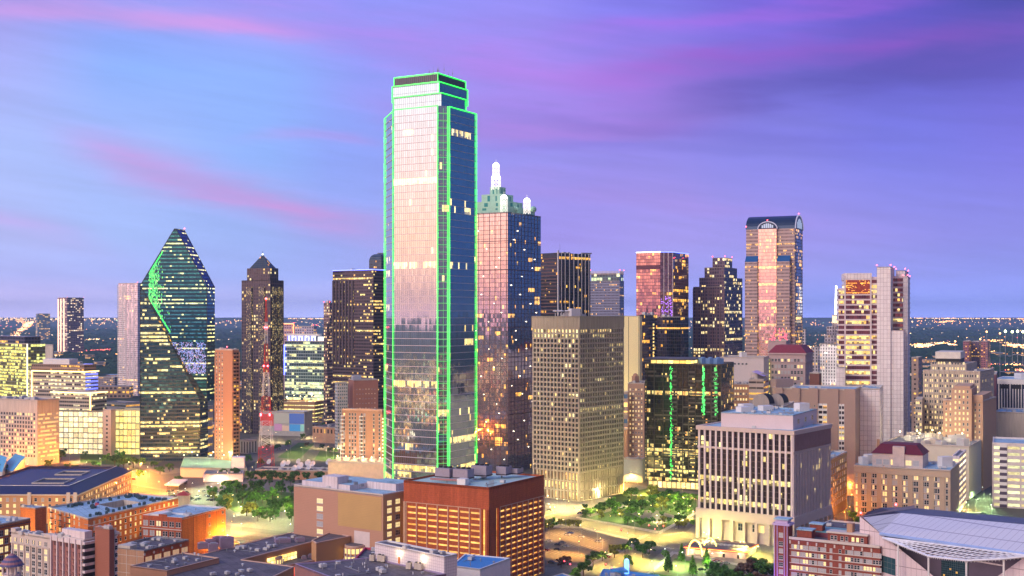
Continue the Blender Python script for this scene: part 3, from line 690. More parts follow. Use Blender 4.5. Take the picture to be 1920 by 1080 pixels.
mb=MB(); p=bil(q,.93,.1); mb.box(p,14,4,z+.5,z+2,30); obj('roof_canopy',mb,M['steel'],T)
# blue-grey gridded tower
D=1750; q=fp(1107,1162,1170,D,TH-10); z=zz(508,D)
gl=facade('bluegrey_wall',frame=(.22,.24,.38),glass=(.03,.03,.06),fw=.6,fh=.42,p=.08,pg=.06,pr=.06,s=1.3,metal=.2,gr=.1,seed=61)
T=glass_tower('blue_grey_tower','blue-grey office tower with rows of tiny windows and a pale crown band',q,z-14,gl,(2.0,3.8),units_n=0)
q2=inset(q,.8); mb=MB(); gl2=facade('crown_windows',frame=(.1,.2,.25),glass=(.04,.1,.14),fw=.85,fh=.8,p=.35,pg=.3,pr=.2,s=1.2,seed=62,lit=((.8,1,.5),(1,.9,.4))); mb.prism(q2,z-14.6,z-3,(4,6)); obj('crown_storeys',mb,gl2,T)
mb=MB(); fm=M['pinkwhite']
for i in (0,3):
    a,b=q[i],q[(i+1)%4]; L=(b-a).length; d=(b-a)/L; n=Vector((d.y,-d.x,0))
    for k in range(int(L/1.9)): mb.fbox(a,d,n,k*1.9,k*1.9+.9,z-5,z,-.4,.2)
obj('roof_fins',mb,fm,T); beacons(T,[at(q[0],z),at(q[1],z),at(q[3],z)])
# ---------- beige concrete grid tower ----------
D=932; q=fp(1001,1086,1167,D,TH-4); z=zz(593,D)
T=tower('concrete_grid_tower','big beige concrete office tower with a square grid of windows on the park edge',q,z)
conc=plain('beige_concrete',(.42,.37,.29),.85,0,.06,.08,streak=1)
gl=facade('grid_tower_glass',frame=(.03,.03,.03),glass=(.02,.03,.04),fw=.98,fh=.98,p=.07,pg=.04,pr=.05,s=1.2,metal=.1,gr=.08,seed=71,lit=((1,.72,.24),(1,.9,.45)),grp=6)
zt=z-9.5; zb=22
grid(T,q,zb,zt,3.25,3.75,gl,conc,1.15,1.3,1.1)
mb=MB(); lb=facade('top_row_lit',frame=(.1,.08,.05),glass=(.3,.25,.15),fw=.98,fh=.98,p=.9,pg=.5,pr=1,s=1.2,lit=((1,.66,.2),(1,.8,.4)),seed=5)
mb.wall(lerp(q[3],q[0],.2),q[0],zt-3.4,zt-.6,(3.25,3),1)
mb.wall(q[0],lerp(q[0],q[1],.72),zt-3.4,zt-.6,(3.25,3),2); mb.v=[(x+.04,y-.2,z_) for x,y,z_ in mb.v]; obj('lit_top_row',mb,lb,T)
mb=MB(); qo=inset(q,-1.15); mb.prism(qo,zt+.6,z,top=False)
for i in (0,3):
    a,b=qo[i],qo[(i+1)%4]; L=(b-a).length; d=(b-a)/L; n=Vector((d.y,-d.x,0))
    for k in range(int(L/1.6)): mb.fbox(a,d,n,k*1.6,k*1.6+.5,zt+.7,z,0,.22)
obj('blank_top_wall',mb,conc,T); roof(T,qo,z-1,M['roof_dark'],1.1,conc)
gl3=facade('arcade_glass',frame=(.1,.06,.04),glass=(.3,.16,.06),fw=.9,fh=.7,p=.75,pg=.3,pr=.4,s=1.3,seed=73,lit=((1,.5,.15),(1,.8,.35)))
grid(T,inset(q,.5),0,zb,3.25,7.3,gl3,conc,1.3,1.0,1.6,name='arcade_piers',gname='arcade_glazing')
units(T,q,z-1,7,7,4,seed=9)
for s,t in ((.06,.45),(.1,.5),(.14,.4),(.08,.6)):
    p=bil(q,s,t); mb=MB(); mb.tube(at(p,z-1),at(p,z+2.5),.25,5); mb.ball(at(p,z+4),2.2,8,4,0,.35); obj('satellite_dish',mb,M['white'],T)
mb=MB(); mb.box(bil(q,.2,.3),8,5,z-1,z+6,28); obj('white_plant_box',mb,M['white'],T)
beacons(T,[])
# ---------- lit yellow blank slab and its glass neighbour ----------
D=1330; q=fp(1160,1199,1204,D,TH); z=zz(592,D)
T=tower('pale_slab_block','pale yellow windowless slab wall lit from below, right of the beige grid tower',q,z)
mb=MB(); mb.prism(q,0,z,None,top=False); pal=plain('pale_yellow_panel',(.82,.74,.40),.7,0,.05,.03); obj('wall',mb,pal,T); roof(T,q,z-.5,M['roof_grey'],.5,M['white'])
mb=MB(); a,b=q[3],q[0]; L=(b-a).length; d=(b-a)/L; n=Vector((d.y,-d.x,0)); mb.fbox(a,d,n,L*.47,L*.49,30,z-1,0,.15); mb.fbox(a,d,n,L*.955,L*.97,30,z-1,0,.15); obj('wall_joint',mb,M['dark'],T)
for k in (.2,.45,.7,.92):
    p=a+d*L*k+n*5; l=bpy.data.lights.new('floodlight','POINT'); l.energy=42000; l.color=(1,.8,.3); l.shadow_soft_size=1.5
    mb=MB(); mb.box(p,1.6,1,29,30,0); f=obj('floodlight_housing',mb,M['lamp'],T); lo=bpy.data.objects.new('floodlight',l); COL.objects.link(lo); lo.parent=f; lo.location=at(p,32)-ORG[T.name]
    mb=MB(); mb.tube(at(p,0),at(p,29),.2,5); obj('floodlight_pole',mb,M['steel'],T)
D=1336; q2=fp(1199.5,1201,1232,D,TH); z2=zz(590,D)
gl=facade('slab_side_glass',frame=(.10,.10,.16),glass=(.05,.05,.09),fw=.9,fh=.85,p=.04,pg=.06,pr=.02,s=1.4,metal=.35,gr=.1,seed=81)
T=glass_tower('violet_glass_block','dim violet glass block with a column of lit stair windows, beside the pale slab',q2,z2,gl,(2.4,3.9),units_n=3)
a,b=q2[0],q2[1]; L=(b-a).length; d=(b-a)/L; n=Vector((d.y,-d.x,0)); sg=glow('stair_light',(1,.68,.2),1.4)
for k in range(22): mb=MB(); mb.fbox(a,d,n,L*.74,L*.82,z2-12-k*3.9,z2-10-k*3.9,0,.15); obj('stair_window',mb,sg,T)
# ---------- chamfered pink/black glass tower with blue crown ----------
def octo_tower():
    D=1450; C=px(1238,D); th=TH; v=az(th-90); L=hit(C,v,1193); C2=hit(C,az(th+45+6),1262); Rr=hit(C2,az(th),1291)
    B=Rr+v*(C-L).length*1.1; B2=L+az(th)*14; q=[C,C2,Rr,B,B2,L]; z=zz(473,D)
    T=thing('chamfered_mirror_tower','dark chamfered mirror tower with one pink face, white pinstripes and a blue roof line','office tower',tuple(cen(q)))
    gl=facade('octo_glass',frame=(.12,.06,.09),glass=(.34,.22,.26),fw=.88,fh=.86,p=.04,pg=.06,pr=.04,s=1.4,metal=.9,gr=.05,seed=91,tilt=.01,fr=.3,fmetal=.5,grp=4)
    mb=MB(); mb.prism(q,0,z,(2.6,3.9),top=False); obj('mirrored_glazing',mb,gl,T); roof(T,q,z-.5,M['roof_dark'],.6,M['steel'])
    mb=MB(); a,b=C,C2; LL=(b-a).length; d=(b-a)/LL; n=Vector((d.y,-d.x,0))
    for k in (.28,.62,.97): mb.fbox(a,d,n,LL*k-.3,LL*k+.3,60,z,0,.5)
    obj('white_pinstripe',mb,M['pinkwhite'],T)
    for a,b in ((L,C),(C,C2),(C2,Rr)): strip(T,at(a,z+.4),at(b,z+.4),.6,M['blue_led'] if b is not C else M['white_led'])
    a,b=L,C; LL=(b-a).length; d=(b-a)/LL; n=Vector((d.y,-d.x,0)); mb=MB(); mb.fbox(a,d,n,0,LL,z-20,z-15,0,.3); obj('louvre_band',mb,plain('maroon_band',(.12,.03,.06),.4),T)
    mb=MB(); r=random.Random(8); a,b=C,C2; LL=(b-a).length; d=(b-a)/LL; n=Vector((d.y,-d.x,0))
    for i in range(90):
        s=r.uniform(.04,.94)*LL; zc=zz(r.uniform(556,596),D); mb.fbox(a,d,n,s,s+r.uniform(.5,1.2),zc,zc+r.uniform(.4,1.4),0,.2)
    obj('violet_light_panels',mb,glow('violet_led_glow',(.4,.12,1),1.8),T)
    units(T,q[:3]+[B],z-.5,3,6,3,seed=3)
    # dark lower block in front of it
    q2=fp(1228,1277,1291,1400,TH); z2=zz(618,1400)
    return T
octo_tower()
D=1385; q=fp(1228,1276,1291,D,TH); z=zz(594,D)
gl=facade('dark_lower_glass',frame=(.015,.015,.03),glass=(.012,.015,.035),fw=.9,fh=.85,p=.015,pg=.02,pr=.02,s=1.2,metal=.4,gr=.08,seed=95)
T=glass_tower('black_glass_block','low black glass block with one bright band of windows',q,z,gl,(2.4,3.9),units_n=2)
mb=MB(); zb=zz(617,D)
for i in (3,0):
    a,b=q[i],q[(i+1)%4]; L=(b-a).length; d=(b-a)/L; n=Vector((d.y,-d.x,0)); mb.fbox(a,d,n,.5,L-.5,zb,zb+1.8,0,.2)
obj('lit_window_band',mb,facade('band_lit',frame=(.5,.35,.15),glass=(.4,.3,.15),fw=.9,fh=.9,p=1,pg=1,pr=1,s=1.4,seed=3),T)
# ---------- stepped tower ----------
def stepped_tower():
    D=1500; C=px(1358,D)
    T=thing('stepped_violet_tower','violet stone and glass tower stepping up to a square cap, left of the arch-roofed tower','office tower',(C.x,D+20,0))
    gl=facade('stepped_wall',frame=(.13,.09,.13),glass=(.09,.07,.13),fw=.72,fh=.7,p=.14,pg=.1,pr=.07,s=1.3,metal=.35,gr=.12,seed=101,lit=((1,.66,.2),(1,.86,.45)),fr=.5,grp=5)
    for xl,xc,xr,dd,y in ((1300,1358,1392,0,537),(1311,1358,1392,3,520),(1321,1358,1382,7,501),(1336,1359,1373,12,483)):
        q=fp(xl,xc,xr,D+dd,TH); z=zz(y,D+dd); mb=MB(); mb.prism(q,0 if dd==0 else zz(540,D),z,(3.1,4.2),top=False,k0=dd); obj('stepped_facade',mb,gl,T); roof(T,q,z-.5,M['roof_dark'],.5,M['stone_trim'])
    beacons(T,[at(q[0],z),at(q[1],z),at(q[3],z)])
    mb=MB(); q=fp(1300,1358,1392,D,TH); a,b=q[3],q[0]; L=(b-a).length; d=(b-a)/L; n=Vector((d.y,-d.x,0))
    for k in range(9): mb.fbox(a,d,n,L*k/8-.5,L*k/8+.5,0,zz(540,D),0,.7)
    obj('stone_piers',mb,plain('violet_stone',(.18,.12,.15),.7),T)
stepped_tower()
# ---------- arch-roofed stone tower ----------
def arch_tower():
    D=1400; th=25
    C=px(1490,D); q=fp(1399,1490,1505,D,th); z=zz(428,D)
    T=tower('barrel_vault_tower','tall pale stone tower with crossing barrel-vault roof and lit arched windows',q,z,'skyscraper')
    w=facade('vault_stone',frame=(.46,.34,.33),glass=(.08,.06,.09),fw=.6,fh=.48,p=.10,pg=.05,pr=.05,s=1.3,metal=.2,gr=.12,seed=111,fr=.7)
    w2=facade('vault_bay_glass',frame=(.5,.36,.36),glass=(.62,.46,.48),fw=.94,fh=.86,p=.07,pg=.08,pr=.1,s=1.1,metal=.9,gr=.1,seed=113,fr=.4,tilt=.008,gvar=.2)
    w3=facade('vault_side_glass',frame=(.12,.14,.24),glass=(.12,.2,.36),fw=.9,fh=.8,p=.1,pg=.1,pr=.1,s=1.3,metal=.6,gr=.1,seed=114)
    mb=MB(); mb.prism(q,0,z,(1.45,3.9),top=True); obj('stone_wall',mb,w,T)
    a,b=q[3],q[0]; L=(b-a).length; d=(b-a)/L; n=Vector((d.y,-d.x,0))
    # central glazed bay
    s0,s1=L*.27,L*.64
    mb=MB(); bay=[a+d*s0+n*3,a+d*s1+n*3,a+d*s1-n*1,a+d*s0-n*1]; mb.prism(bay,0,z,(1.5,3.9),top=False); obj('glazed_bay',mb,w2,T)
    # lower shoulders stand forward of the shaft
    z2=zz(490,D)
    for (e0,e1,nm) in ((-.0,.26,2),(.66,.92,2)):
        mb=MB(); sh=[a+d*L*e0+n*6,a+d*L*e1+n*6,a+d*L*e1,a+d*L*e0]; mb.prism(sh,0,z2,(1.45,3.9),top=True); obj('shoulder_wing',mb,w,T)
        mb=MB(); A=a+d*L*e0; Bq=a+d*L*e1
        mb.face([at(A+n*6,z2),at(Bq+n*6,z2),at(Bq+n*.1,z2+7),at(A+n*.1,z2+7)]); mb.face([at(Bq+n*6,z2),at(Bq+n*.1,z2),at(Bq+n*.1,z2+7)]); mb.face([at(A+n*.1,z2),at(A+n*6,z2),at(A+n*.1,z2+7)])
        obj('sloping_skylight',mb,plain('blue_skylight',(.04,.14,.28),.15,.6,.1),T)
    a2,b2=q[0],q[1]; L2=(b2-a2).length; d2=(b2-a2)/L2; n2=Vector((d2.y,-d2.x,0))
    mb=MB(); mb.wall(a2+d2*L2*.18+n2*.2,a2+d2*L2*.82+n2*.2,0,z,(3,3.9)); obj('side_glazing',mb,w3,T)
    # vaults: arch profile extruded
    dark=plain('vault_metal',(.02,.035,.08),.3,.5,.1)
    def vault(c0,c1,hw,axis_n,z0,cap=True):
        # extrude a half circle of half-width hw from c0 to c1
        side=axis_n; K=14; mb=MB(); ring0=[];ring1=[]
        for k in range(K+1):
            t=math.pi*k/K; off=side*(-math.cos(t)*hw)+UP*(math.sin(t)*hw*.74); ring0.append(at(c0,z0)+off); ring1.append(at(c1,z0)+off)
        for k in range(K): mb.face([ring0[k],ring0[k+1],ring1[k+1],ring1[k]][::-1])
        mb.face(ring0[::1]); mb.face(ring1[::-1]); obj('barrel_vault',mb,dark,T)
        mb=MB()
        for k in range(K): mb.tube(ring0[k],ring0[k+1],.75,4)
        obj('arch_rim',mb,glow('arch_rim_glow',(.7,.65,1),.42),T)
        axn=(c0-c1).normalized()
        mb=MB(); W=hw*.62; p=at(c0,z0)+axn*.25
        for k in range(6):
            x0=-W+k*W/3+.25; x1=x0+W/3-.5; h=math.sqrt(max(.1,(hw*.8)**2-(max(abs(x0),abs(x1)))**2))*.72
            mb.face([p+side*x0+UP*1,p+side*x1+UP*1,p+side*x1+UP*h,p+side*x0+UP*h])
        obj('arched_window',mb,glow('arch_window_glow',(.5,.62,.9),.6),T)
    bc=a+d*(s0+s1)/2; hw=(s1-s0)/2+.8
    vault(bc+n*3,bc-n*(L2+1),hw,d,z)
    ec=lerp(a2,b2,.5); hw2=L2*.5
    vault(ec+d*.8,lerp(q[3],q[2],.5)-d*.5,hw2,-n*-1 if False else (b2-a2).normalized(),z)
    beacons(T,[at(bc+n*3,z+hw*.76),at(q[3],z+2),at(ec,z+hw2*.76)])
arch_tower()
# ---------- white slab tower group on the right ----------
def banded_tower():
    D=1150; wm=plain('white_panel_stone',(.66,.58,.62),.65,0,.05,.2)
    # panel joints
    m,t,b=newmat('white_panel_jointed'); uv=t.node('ShaderNodeUVMap'); uv.uv_map='UVMap'; sp=t.node('ShaderNodeSeparateXYZ'); t.l.new(uv.outputs[0],sp.inputs[0])
    j=t.m('MAXIMUM',t.m('LESS_THAN',t.m('FRACT',t.m('DIVIDE',sp.outputs[0],3.0)),.07),t.m('LESS_THAN',t.m('FRACT',t.m('DIVIDE',sp.outputs[1],4.0)),.05))
    c=t.node('ShaderNodeCombineXYZ'); t.set(c.inputs[0],t.m('FLOOR',t.m('DIVIDE',sp.outputs[0],3.0))); t.set(c.inputs[1],t.m('FLOOR',t.m('DIVIDE',sp.outputs[1],4.0))); wn=t.node('ShaderNodeTexWhiteNoise',noise_dimensions='2D'); t.l.new(c.outputs[0],wn.inputs[0])
    base=t.mix(wn.outputs[0],(.76,.70,.72),(.86,.81,.82)); t.l.new(t.mix(j,base,(.34,.29,.33)),b.inputs['Base Color']); b.inputs['Roughness'].default_value=.6
    M['panel']=m
    band=facade('bronze_band_glass',frame=(.5,.42,.45),glass=(.16,.05,.08),fw=.985,fh=.98,p=.1,pg=.14,pr=.4,s=1.1,metal=.5,gr=.1,seed=121,lit=((1,.6,.12),(1,.9,.35)),grp=3,tilt=.03)
    th=TH-18
    q=fp(1584,1633,1640,D,th,lenR=38); z=zz(517,D)
    T=tower('white_banded_tower','white panelled tower with bronze window bands and two blank white shafts',q,z)
    zb=zz(545,D)
    grid(T,q,0,z-3.5,2.2,4.75,band,wm,.0,1.5,.6,name='spandrel_bands')
    mb=MB(); mb.prism([p for p in inset(q,-.7)],z-3.5,z+2.5,top=False); obj('top_wall',mb,M['panel'],T); roof(T,q,z+1,M['roof_grey'],1.2,wm)
    a,b=q[3],q[0]; L=(b-a).length; d=(b-a)/L; n=Vector((d.y,-d.x,0))
    mb=MB()
    for s in (0,.985): mb.fbox(a,d,n,L*s-.5,L*s+.9,0,z,0,.9)
    obj('corner_pier',mb,wm,T)
    mb=MB(); mb.fbox(a,d,n,1,L-1,z-17,z-4,.62,.8); obj('tall_lobby_glazing',mb,facade('red_reflect',frame=(.3,.06,.04),glass=(.42,.10,.07),fw=.95,fh=.98,p=.1,pg=.1,pr=.1,s=1.2,metal=.7,gr=.1,seed=9),T)
    # left lower wing
    qs=[a-d*5.5-n*2,a-n*2,a-n*30,a-d*5.5-n*30]; zl=zz(541,D)
    grid(T,qs,0,zl-1,2.2,4.75,band,wm,.0,1.6,.5,name='wing_bands',gname='wing_glazing'); roof(T,qs,zl-1,M['roof_grey'],1.4,wm)
    # right: narrow window strip then blank shafts
    qr=[b+n*-2,b+d*6-n*2,b+d*6-n*30,b-n*30]; grid(T,qr,0,z-3,2.2,4.75,band,wm,.0,1.6,.5,name='wing_bands',gname='wing_glazing'); roof(T,qr,z-2,M['roof_grey'],1,wm)
    def shaft(x0,x1,x2,D2,y,name='blank_shaft'):
        qq=fp(x0,x1,x2,D2,th+8); zt=zz(y,D2); mb=MB(); mb.prism(qq,0,zt,top=False); obj(name,mb,M['panel'],T); roof(T,qq,zt-.6,M['roof_dark'],.6,wm)
        beacons(T,[at(qq[0],zt),at(qq[3],zt),at(qq[1],zt)]); return qq
    shaft(1644,1670,1677,D-12,500)
    shaft(1680,1697,1703,D+22,507)
    qm=fp(1670,1700,1706,D+16,th+8); grid(T,qm,0,zz(520,D+16),2.2,4.75,band,wm,0,1.8,.5,name='wing_bands',gname='wing_glazing'); roof(T,qm,zz(519,D+16),M['roof_grey'],.8,wm)
    shaft(1693,1702,1706,D+8,519,'blank_shaft'); qq=fp(1669,1694,1696,D-14,th+8); zt=zz(619,D-14); mb=MB(); mb.prism(qq,0,zt,top=False); obj('low_blank_wall',mb,M['panel'],T); roof(T,qq,zt-.5,M['roof_grey'],.5,wm)
    qq=fp(1568,1584,1586,D-20,th); zt=zz(689,D-20); mb=MB(); mb.prism(qq,0,zt,top=False); obj('podium_block',mb,M['panel'],T); roof(T,qq,zt-.5,M['roof_grey'],.5,wm)
banded_tower()
# =================== MID-DISTANCE AND NEAR BUILDINGS ===================
def onz(x,y,z): 
    p=px(x,(HC-z)*F/(y-EY)); return p
def blk(name,label,q,z,wm,rm=None,par=1.0,pm=None,cat='building',cell=None,un=0,us=4,uh=2.5,z0=0,seed=1,wname='wall'):
    T=tower(name,label,q,z,cat); walls(T,q,z0,z,wm,cell,wname); roof(T,q,z-.4,rm or M['roof_grey'],par,pm or M['stone_trim'])
    if un: units(T,q,z-.4,un,us,uh,seed=seed)
    if q[0].y<1180 and abs(q[0].x)<q[0].y*.5: clutter(T,q,z-.4,seed)
    return T
YL=((1,.75,.12),(.85,.95,.3))
# --- left background ---
q=fp(108,126,157,4300,TH+12); z=zz(558,4300)
gl=facade('violet_stone_windows',frame=(.42,.22,.22),glass=(.08,.05,.1),fw=.7,fh=.55,p=.25,pg=.12,pr=.1,s=1.5,seed=201,lit=((1,.6,.3),(1,.85,.6)))
T=blk('far_lit_tower','distant violet tower with glowing vertical light lines on its left side',q,z,gl,M['roof_dark'],cell=(6,6),cat='tower')
a,b=q[3],q[0]
for k in (.03,.3,.62): 
    d=(b-a).normalized(); n=Vector((d.y,-d.x,0)); mb=MB(); L=(b-a).length; mb.fbox(a,d,n,L*k,L*k+L*.1,6,z-4,0,1); obj('vertical_light_strip',mb,glow('peach_strip_glow',(1,.55,.35),2.2),T)
beacons(T,[at(q[0],z),at(q[1],z)])
q=fp(67,70,94,6500,TH+30); T=blk('far_glass_office','distant blue glass office block on the horizon at far left',q,zz(588,6500),facade('far_glass',frame=(.2,.25,.32),glass=(.2,.3,.4),fw=.8,fh=.6,p=.3,pg=.1,pr=.1,s=1.2,seed=202),M['roof_dark'],cell=(9,7),cat='office building')
q=fp(222,258,265,2150,TH); z=zz(531,2150)
gl=facade('white_resid_glass',frame=(.8,.74,.78),glass=(.8,.68,.74),fw=.84,fh=.8,p=.02,pg=.02,pr=.01,s=1.2,metal=.6,gr=.2,seed=203,fr=.5,tilt=.02,spec=.4)
T=blk('white_apartment_tower','slender white and pale pink apartment tower behind the pointed glass tower',q,z,gl,M['roof_grey'],cell=(3.4,3.6),cat='apartment tower')
mb=MB(); a,b=q[3],q[0]; L=(b-a).length; d=(b-a)/L; n=Vector((d.y,-d.x,0))
for k in range(int(z/3.6)): mb.fbox(a,d,n,-1,L*.4,k*3.6,k*3.6+1.1,0,1.2)
mb.fbox(a,d,n,-1.2,-1,0,z-2,0,1.25); obj('balcony_rows',mb,M['white'],T)
mb=MB(); a,b=q[3],q[0]; L=(b-a).length; d=(b-a)/L; n=Vector((d.y,-d.x,0))
for k in (.22,.4,.6,.8): mb.fbox(a,d,n,L*k,L*k+.6,0,z,0,.6)
obj('white_mullions',mb,M['white'],T); beacons(T,[at(q[0],z)])
# --- left mid ---
q=fp(-60,52,85,1500,TH+12); z=zz(645,1500)
gl=facade('yellow_office_glass',frame=(.22,.22,.15),glass=(.16,.15,.06),fw=.9,fh=.74,p=.62,pg=.4,pr=.3,s=1.15,seed=211,lit=YL,tilt=.01)
T=blk('yellow_lit_glass_office','yellow-lit glass office block with a dark top storey at the left edge',q,z,gl,M['roof_dark'],cell=(3.6,4),un=4,cat='office building')
q2=[lerp(p,cen(q),.12) for p in q]; mb=MB(); mb.prism(q2,z-.4,z+9,(4,4)); obj('dark_penthouse',mb,facade('dark_pent',frame=(.08,.07,.12),glass=(.03,.03,.06),p=.05,pg=.05,pr=0,seed=4,fw=.8),T)
mb=MB(); a,b=q[3],q[0]; L=(b-a).length; d=(b-a)/L; n=Vector((d.y,-d.x,0)); mb.fbox(a,d,n,L-1.5,L+.5,40,z,0,.6); obj('vertical_light_strip',mb,glow('pale_strip',(1,.95,.7),2.0),T)
q=fp(-70,22,40,1900,TH); T=blk('banded_brown_office','brown banded office block behind the yellow-lit glass office',q,zz(655,1900),facade('brownband',frame=(.35,.22,.2),glass=(.06,.05,.07),fw=.97,fh=.4,p=.3,pg=.3,pr=.2,s=1.0,seed=212),cell=(4,4),un=2)
q=fp(85,99,101,1460,TH); T=blk('blank_concrete_core','plain grey concrete stair core between the two lit offices',q,zz(647,1460),M['cream'])
# office outlined with warm light
q=fp(55,160,184,1360,TH-8); z=zz(697,1360)
gl=facade('framed_office_windows',frame=(.46,.38,.32),glass=(.06,.06,.06),fw=.9,fh=.5,p=.35,pg=.3,pr=.2,s=1.1,seed=214,lit=((1,.75,.3),(1,.9,.55)),grp=3)
T=blk('light_framed_office','pale banded office building outlined with glowing warm light strips',q,z,gl,M['roof_dark'],cell=(3,4.1),cat='office building')
q2=[lerp(p,cen(q),.06) for p in q]; mb=MB(); mb.prism(q2,z-.4,zz(684,1360),(3,4)); obj('brown_attic_storey',mb,facade('attic',frame=(.25,.17,.14),glass=(.1,.07,.05),fw=.8,fh=.4,p=.1,pg=.2,pr=0,seed=5),T); mb=MB(); mb.prism(sub(q2,.1,.8,.3,.8),z+4,zz(673,1380)); obj('white_penthouse',mb,M['white'],T)
def ledline(pts,r=.7,m=None,TT=None):
    mb=MB()
    for a,b in zip(pts,pts[1:]): mb.tube(a,b,r,5)
    obj('warm_light_strip',mb,m or M['warm_led'],TT or T)
o=Vector((-.5,-1.2,0))
ledline([at(lerp(q[3],q[0],.06),zz(746,1385))+o,at(lerp(q[3],q[0],.06),z)+o,at(q[0],z)+o,at(q[1],z)+Vector((1,-.5,0))])
mb=MB(); a,b=q[0],q[1]; d=(b-a).normalized(); n=Vector((d.y,-d.x,0)); L=(b-a).length
for k in range(6): mb.fbox(a,d,n,.5,L-.5,z-4-k*4.1,z-2-k*4.1,0,.3)
mb.prism(sub(q2,.82,.97,.05,.2),z,z+8); obj('blue_lit_windows',mb,glow('blue_window_glow',(.15,.18,1),1.6),T)
q=fp(96,171,200,1290,TH-8); z=zz(737,1290); T=blk('light_framed_lower_wing','lower pale banded office wing with a glowing warm light strip on its corner',q,z,gl,M['roof_grey'],cell=(3,4.1),cat='office building')
ledline([at(q[3],z)+o,at(q[0],z)+o,at(q[1],z)+Vector((1,-.5,0))]); ledline([at(q[0],z)+o,at(q[0],zz(773,1290))+o])
# cream block with square windows
def cream_block():
    D=1150; q=fp(-50,70,111,D,TH-4); z=zz(751,D); T=blk('cream_square_window_office','cream concrete office block with rows of deep square windows at left',q,z,M['cream'],M['roof_grey'],un=6,us=7,uh=3,cat='office building')
    a,b=q[3],q[0]; L=(b-a).length; d=(b-a)/L; it=wgrid(a,b,8,3.9,11,int(L/3.6),1,2)
    windows(T,it,2.3,2.4,(('dark',.75),('lit',.17),('pale',.08)),1,seed=5)
    it=wgrid(q[0],q[1],8,3.9,11,9,1,1); windows(T,it,2.6,1.6,(('blind',.3),('lit',.4),('pale',.3)),2,seed=6,cap=0)
cream_block()
# lit parking garages
def garage(name,label,q,z,floors,lit,barm,cw=6,sh=1.2,pw=.5,seed=1,proud=.4,rm=None,s=1.3):
    T=tower(name,label,q,z,'parking garage')
    gm=facade(name+'_decks',frame=lit[0],glass=(.3,.25,.15),fw=.99,fh=.97,p=1,pg=1,pr=1,s=s,lit=lit,seed=seed,tilt=0,metal=0,gr=.8)
    grid(T,q,0,z,cw,z/floors,gm,barm,pw,sh,proud,name='deck_edge_grid',gname='lit_deck_interior'); roof(T,q,z,rm or M['roof_grey'],1.1,barm); return T
q=fp(110,193,195,1245,TH-20); garage('round_ended_garage','pale lit parking garage with thin dark verticals, left of the stair tower',q,zz(772,1245),8,((1,.85,.4),(1,.95,.65)),plain('garage_dark_frame',(.3,.27,.2),.8),cw=5.5,sh=.9,pw=.4,s=.95)
q=fp(216,285,300,1240,TH-20); garage('yellow_deck_garage','yellow-green lit parking garage with pale deck edges beside the pointed glass tower',q,zz(770,1240),7,((1,.8,.2),(.95,.95,.35)),plain('garage_yellow_edge',(.6,.55,.35),.8),cw=4.5,sh=1.3,s=.95)
q=fp(193,208,217,1232,TH); T=blk('garage_stair_tower','grey concrete stair tower with dark openings between the two lit garages',q,zz(769,1232),M['cream'])
windows(T,wgrid(q[3],q[0],5,4.2,9,1,2,2),3,2,(('dark',1),),1)
q=fp(193,236,262,1420,TH); T=blk('low_white_hall','low white building with a band of windows behind the lit garages',q,zz(756,1420),facade('whiteband',frame=(.6,.56,.58),glass=(.1,.12,.12),fw=.97,fh=.3,p=.3,pg=.3,pr=.3,seed=3,s=.9),M['roof_grey'],cell=(5,7))
q=fp(180,222,226,1600,TH); 
q=fp(182,215,240,2250,TH); T=blk('long_grey_block','long low grey block of flats left of the white apartment tower',q,zz(683,2250)-24,facade('greyflats',frame=(.3,.25,.28),glass=(.05,.05,.06),fw=.6,fh=.5,p=.2,seed=8),cell=(4,4))
q=fp(374,388,399,1215,TH); T=blk('grey_banded_annex','small grey annex with glowing stair windows beside the pointed glass tower',q,zz(762,1215),facade('annexband',frame=(.4,.4,.45),glass=(.3,.2,.1),fw=.95,fh=.25,p=.8,pg=.5,pr=.4,seed=9,s=1.2),cell=(5,9))
# orange slab block
def slab_block():
    D=1130; q=fp(403,436,448,D,TH+6); z=zz(656,D); om=plain('orange_stucco',(.44,.235,.14),.85,0,.05,.1)
    T=blk('orange_slab_apartments','tall narrow orange-tan apartment slab with a blank central panel and balcony edges',q,z,om,M['roof_grey'],cat='apartment tower',un=2)
    a,b=q[3],q[0]; L=(b-a).length; d=(b-a)/L; n=Vector((d.y,-d.x,0)); rows=31; p_=(z-6)/rows
    windows(T,wgrid(a,b,5,p_,rows,3,.5,L*.5),1.5,1.7,(('dark',.6),('lit',.15),('blind',.25)),1,seed=8)
    mb=MB(); 
    for k in range(rows): mb.fbox(a,d,n,0,L*.47,4+k*p_-.2,4+k*p_+.1,0,.5)
    a2,b2=q[0],q[1]; L2=(b2-a2).length; d2=(b2-a2)/L2; n2=Vector((d2.y,-d2.x,0)); mb.fbox(a2,d2,n2,L2-.3,L2,4,z-2,0,1.35); mb.fbox(a,d,n,0,.25,4,z-3,0,.55)
    for k in range(rows): mb.fbox(a2,d2,n2,1,L2,4+k*p_-.1,4+k*p_+1,0,1.3)
    obj('balcony_rows',mb,plain('balcony_concrete',(.5,.3,.2),.8),T)
    mb=MB(); mb.wall(a2+n2*.1+d2*1,b2+n2*.1,4,z-2,(3,p_)); obj('balcony_windows',mb,facade('balc_win',frame=(.3,.16,.1),glass=(.05,.04,.04),fw=.7,fh=.6,p=.25,pg=.1,pr=0,seed=4,s=1.1),T)
    beacons(T,[at(cen(q),z+1)])
slab_block()
